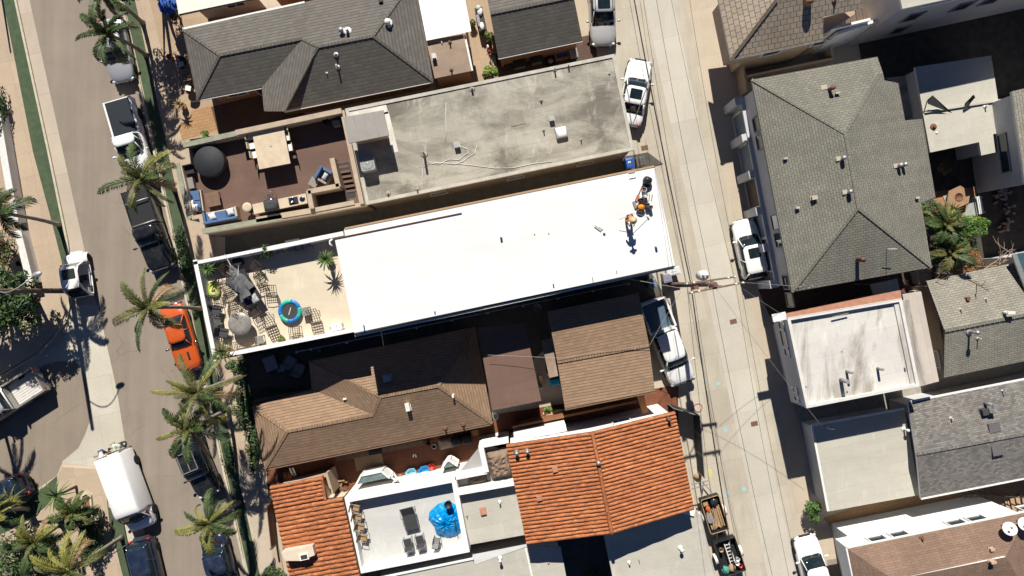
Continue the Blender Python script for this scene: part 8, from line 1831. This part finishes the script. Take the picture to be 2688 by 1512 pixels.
ORSH = plain('orange_shirt', (.62, .22, .03), (.52, .17, .022), 5, .9); NAVYT = plain('dark_trousers', (.05, .055, .07), (.035, .04, .05), 5, .9); GREYT = plain('grey_white_shirt', (.56, .56, .56), (.44, .44, .44), 5, .9); JEAN = plain('blue_jeans', (.07, .12, .20), (.05, .09, .15), 5, .9); MINT = plain('mint_shirt', (.42, .66, .58), (.34, .56, .49), 5, .9); STRAW = plain('straw_hat', (.66, .52, .30), (.55, .43, .24), 10, .8, .4)
ZW = 7.0
person('roofer in an orange shirt and pale hat, holding a long pole', 1648, 574, ZW + .01, R(-75), 28, ((.50, .12, .85), (.42, -.22, .95)), ORSH, NAVYT, 'brim', STRAW, SKIND, .04, .85)
t = thing('roof_roller', 'long thin paint roller pole held by the roofer on the white roof', 'roller', P(1650, 570, ZW)); q = MB(); q.tube([P(1625, 577, ZW + .55), P(1663, 560, ZW + 1.0), P(1701, 569, ZW + .12)], .014, 6); q.build('pole', WIREG, t, world=True); q = MB(); a, b = P(1699, 566, ZW + .07), P(1703, 573, ZW + .07); q.tube([a, b], .05, 8); q.build('roller', WHITEF, t, world=True)
person('person in a grey-white shirt bending into the back of the white van', 283, 1182, .01, R(-62), 62, ((.62, .22, .72), (.60, -.15, .80)), GREYT, JEAN, 'cap', TRIMD, SKIN, .10, .5)
person('person in a mint green top with bare arms behind the white van', 331, 1163, .01, R(195), 45, ((.45, .30, .75), (.50, -.25, .9)), MINT, NAVYT, None, None, SKIND, .10, .2)
t = thing('surfboard', 'long pale board sticking out behind the white van', 'board', P(262, 1198, .8)); q = MB(); a, b = P(246, 1200, .85), P(300, 1188, .85); q.bar(a, b, .16, .05); q.build('deck', CARDB, t, world=True); q = MB(); q.bar(a.lerp(b, .7) + Vector((0, 0, .05)), b + Vector((0, 0, .05)), .1, .05); q.build('grip', BLACKP, t, world=True)
# roofing materials on the white roof
def onroof(name, label, cat, u, v, mb, m, rz=0.0, dz=0.0): p = P(u, v, ZW); o = mb.build(name, m); o.location = (p.x, p.y, ZW + .005 + dz); o.rotation_euler = (0, 0, rz); return tag(o, label, cat)
onroof('rubbish_bag', 'black rubbish bag at the alley end of the white roof, nearest the alley corner', 'bag', 1697, 476, MB().ell((0, 0, .26), (.30, .27, .28), 14, 9, jit=.1), plain('black_bag_roof', (.035, .04, .042), (.02, .023, .025), 4, .3, .5, 8)); onroof('rubbish_bag', 'flat dark bag below the black rubbish bag on the white roof', 'bag', 1696, 487, MB().ell((0, 0, .14), (.28, .2, .15), 12, 7, jit=.12), MATS['black_bag_roof'])
def pail(label, u, v, m, inner, r=.17, h=.38): p = P(u, v, ZW + h); t = thing('pail', label, 'pail', (p.x, p.y, ZW + .005), 0, 'pails on the white roof'); q = MB(); q.lathe((0, 0, 0), [(r * .85, 0), (r, h), (r * 1.05, h), (r * .92, h), (r * .8, .06), (.001, .06)], 18); q.build('pail', m, t); q = MB(); q.lathe((0, 0, h * .7), [(r * .9, 0), (.001, .01)], 18); q.build('contents', inner, t); q = MB(); q.tube([(r * math.cos(a), r * .9 * math.sin(a) * .5 + .05, h + .02 + .06 * math.sin(a)) for a in [k * .35 for k in range(10)]], .008, 5); q.build('handle', GALV, t)
pail('white pail with dark contents just below the black bags on the white roof', 1692, 497, PVC, TRIMB, .15); pail('white pail heaped with white coating beside the dark-filled pail', 1695, 512, PVC, W_WHITE, .16); pail('dark stained pail beside the orange cloth basket on the white roof', 1700, 538, TRIMG, TRIMB, .14); pail('small stained pail at the corner of the pail group, nearest the alley edge', 1709, 544, TRIMG, CARDB, .12); pail('red-brown stained pail between the white pails and the orange basket', 1684, 526, plain('red_brown_pail', (.22, .07, .045), (.15, .05, .03), 8, .7), TRIMD, .17)
p = P(1682, 545, ZW + .3); t = thing('basket', 'black basket heaped with orange cloth on the white roof', 'basket', (p.x, p.y, ZW + .005)); q = MB(); q.lathe((0, 0, 0), [(.2, 0), (.26, .24), (.28, .26), (.24, .26), (.2, .06), (.001, .05)], 20); q.build('basket', TRIMB, t); q = MB(); q.ell((.03, .02, .30), (.22, .19, .11), 14, 8, jit=.14); q.build('cloth', plain('orange_yellow_cloth', (.66, .28, .02), (.5, .16, .02), 9, .9), t)
q = MB(); q.tube([(0, .5, .05), (.0, -.1, .05)], .03, 6); q.box((0, -.32, .05), (.16, .42, .07)); onroof('broom', 'brush with a pinkish head leaning among the pails on the white roof', 'brush', 1677, 508, q, plain('pink_brush', (.42, .19, .15), (.3, .13, .1), 6, .8), R(-22))
q = MB(); q.box((0, 0, .06), (.16, .46, .1)); onroof('grey_pad', 'flat blue-grey pad under the edge of the orange cloth basket', 'pad', 1666, 538, q, LAV, R(20), -.0)
for u, v, l in ((1704, 518, 'thin dark stick lying beside the white pail on the white roof, nearer the pails'), (1711, 518, 'thin dark stick lying on the white roof, nearer the alley edge')): q = MB(); q.bar((0, -.2, .03), (0, .2, .03), .05, .04); onroof('stick', l, 'stick', u, v, q, TRIMG, R(-8))
p = P(1573, 602, ZW); t = thing('sealant_roll', 'small patch of grey sealant tools lying in the middle of the white roof', 'tools', (p.x, p.y, ZW + .005), R(-35)); q = MB(); q.box((-.1, 0, .03), (.5, .14, .05)); q.box((.05, .1, .02), (.3, .08, .04)); q.build('scraper', plain('pale_tool_grey', (.42, .41, .38), (.34, .33, .3), 8, .8), t); q = MB(); q.lathe((.36, 0, .04), [(.08, 0), (.08, .08), (.001, .08)], 14); q.build('tin', PVC, t)
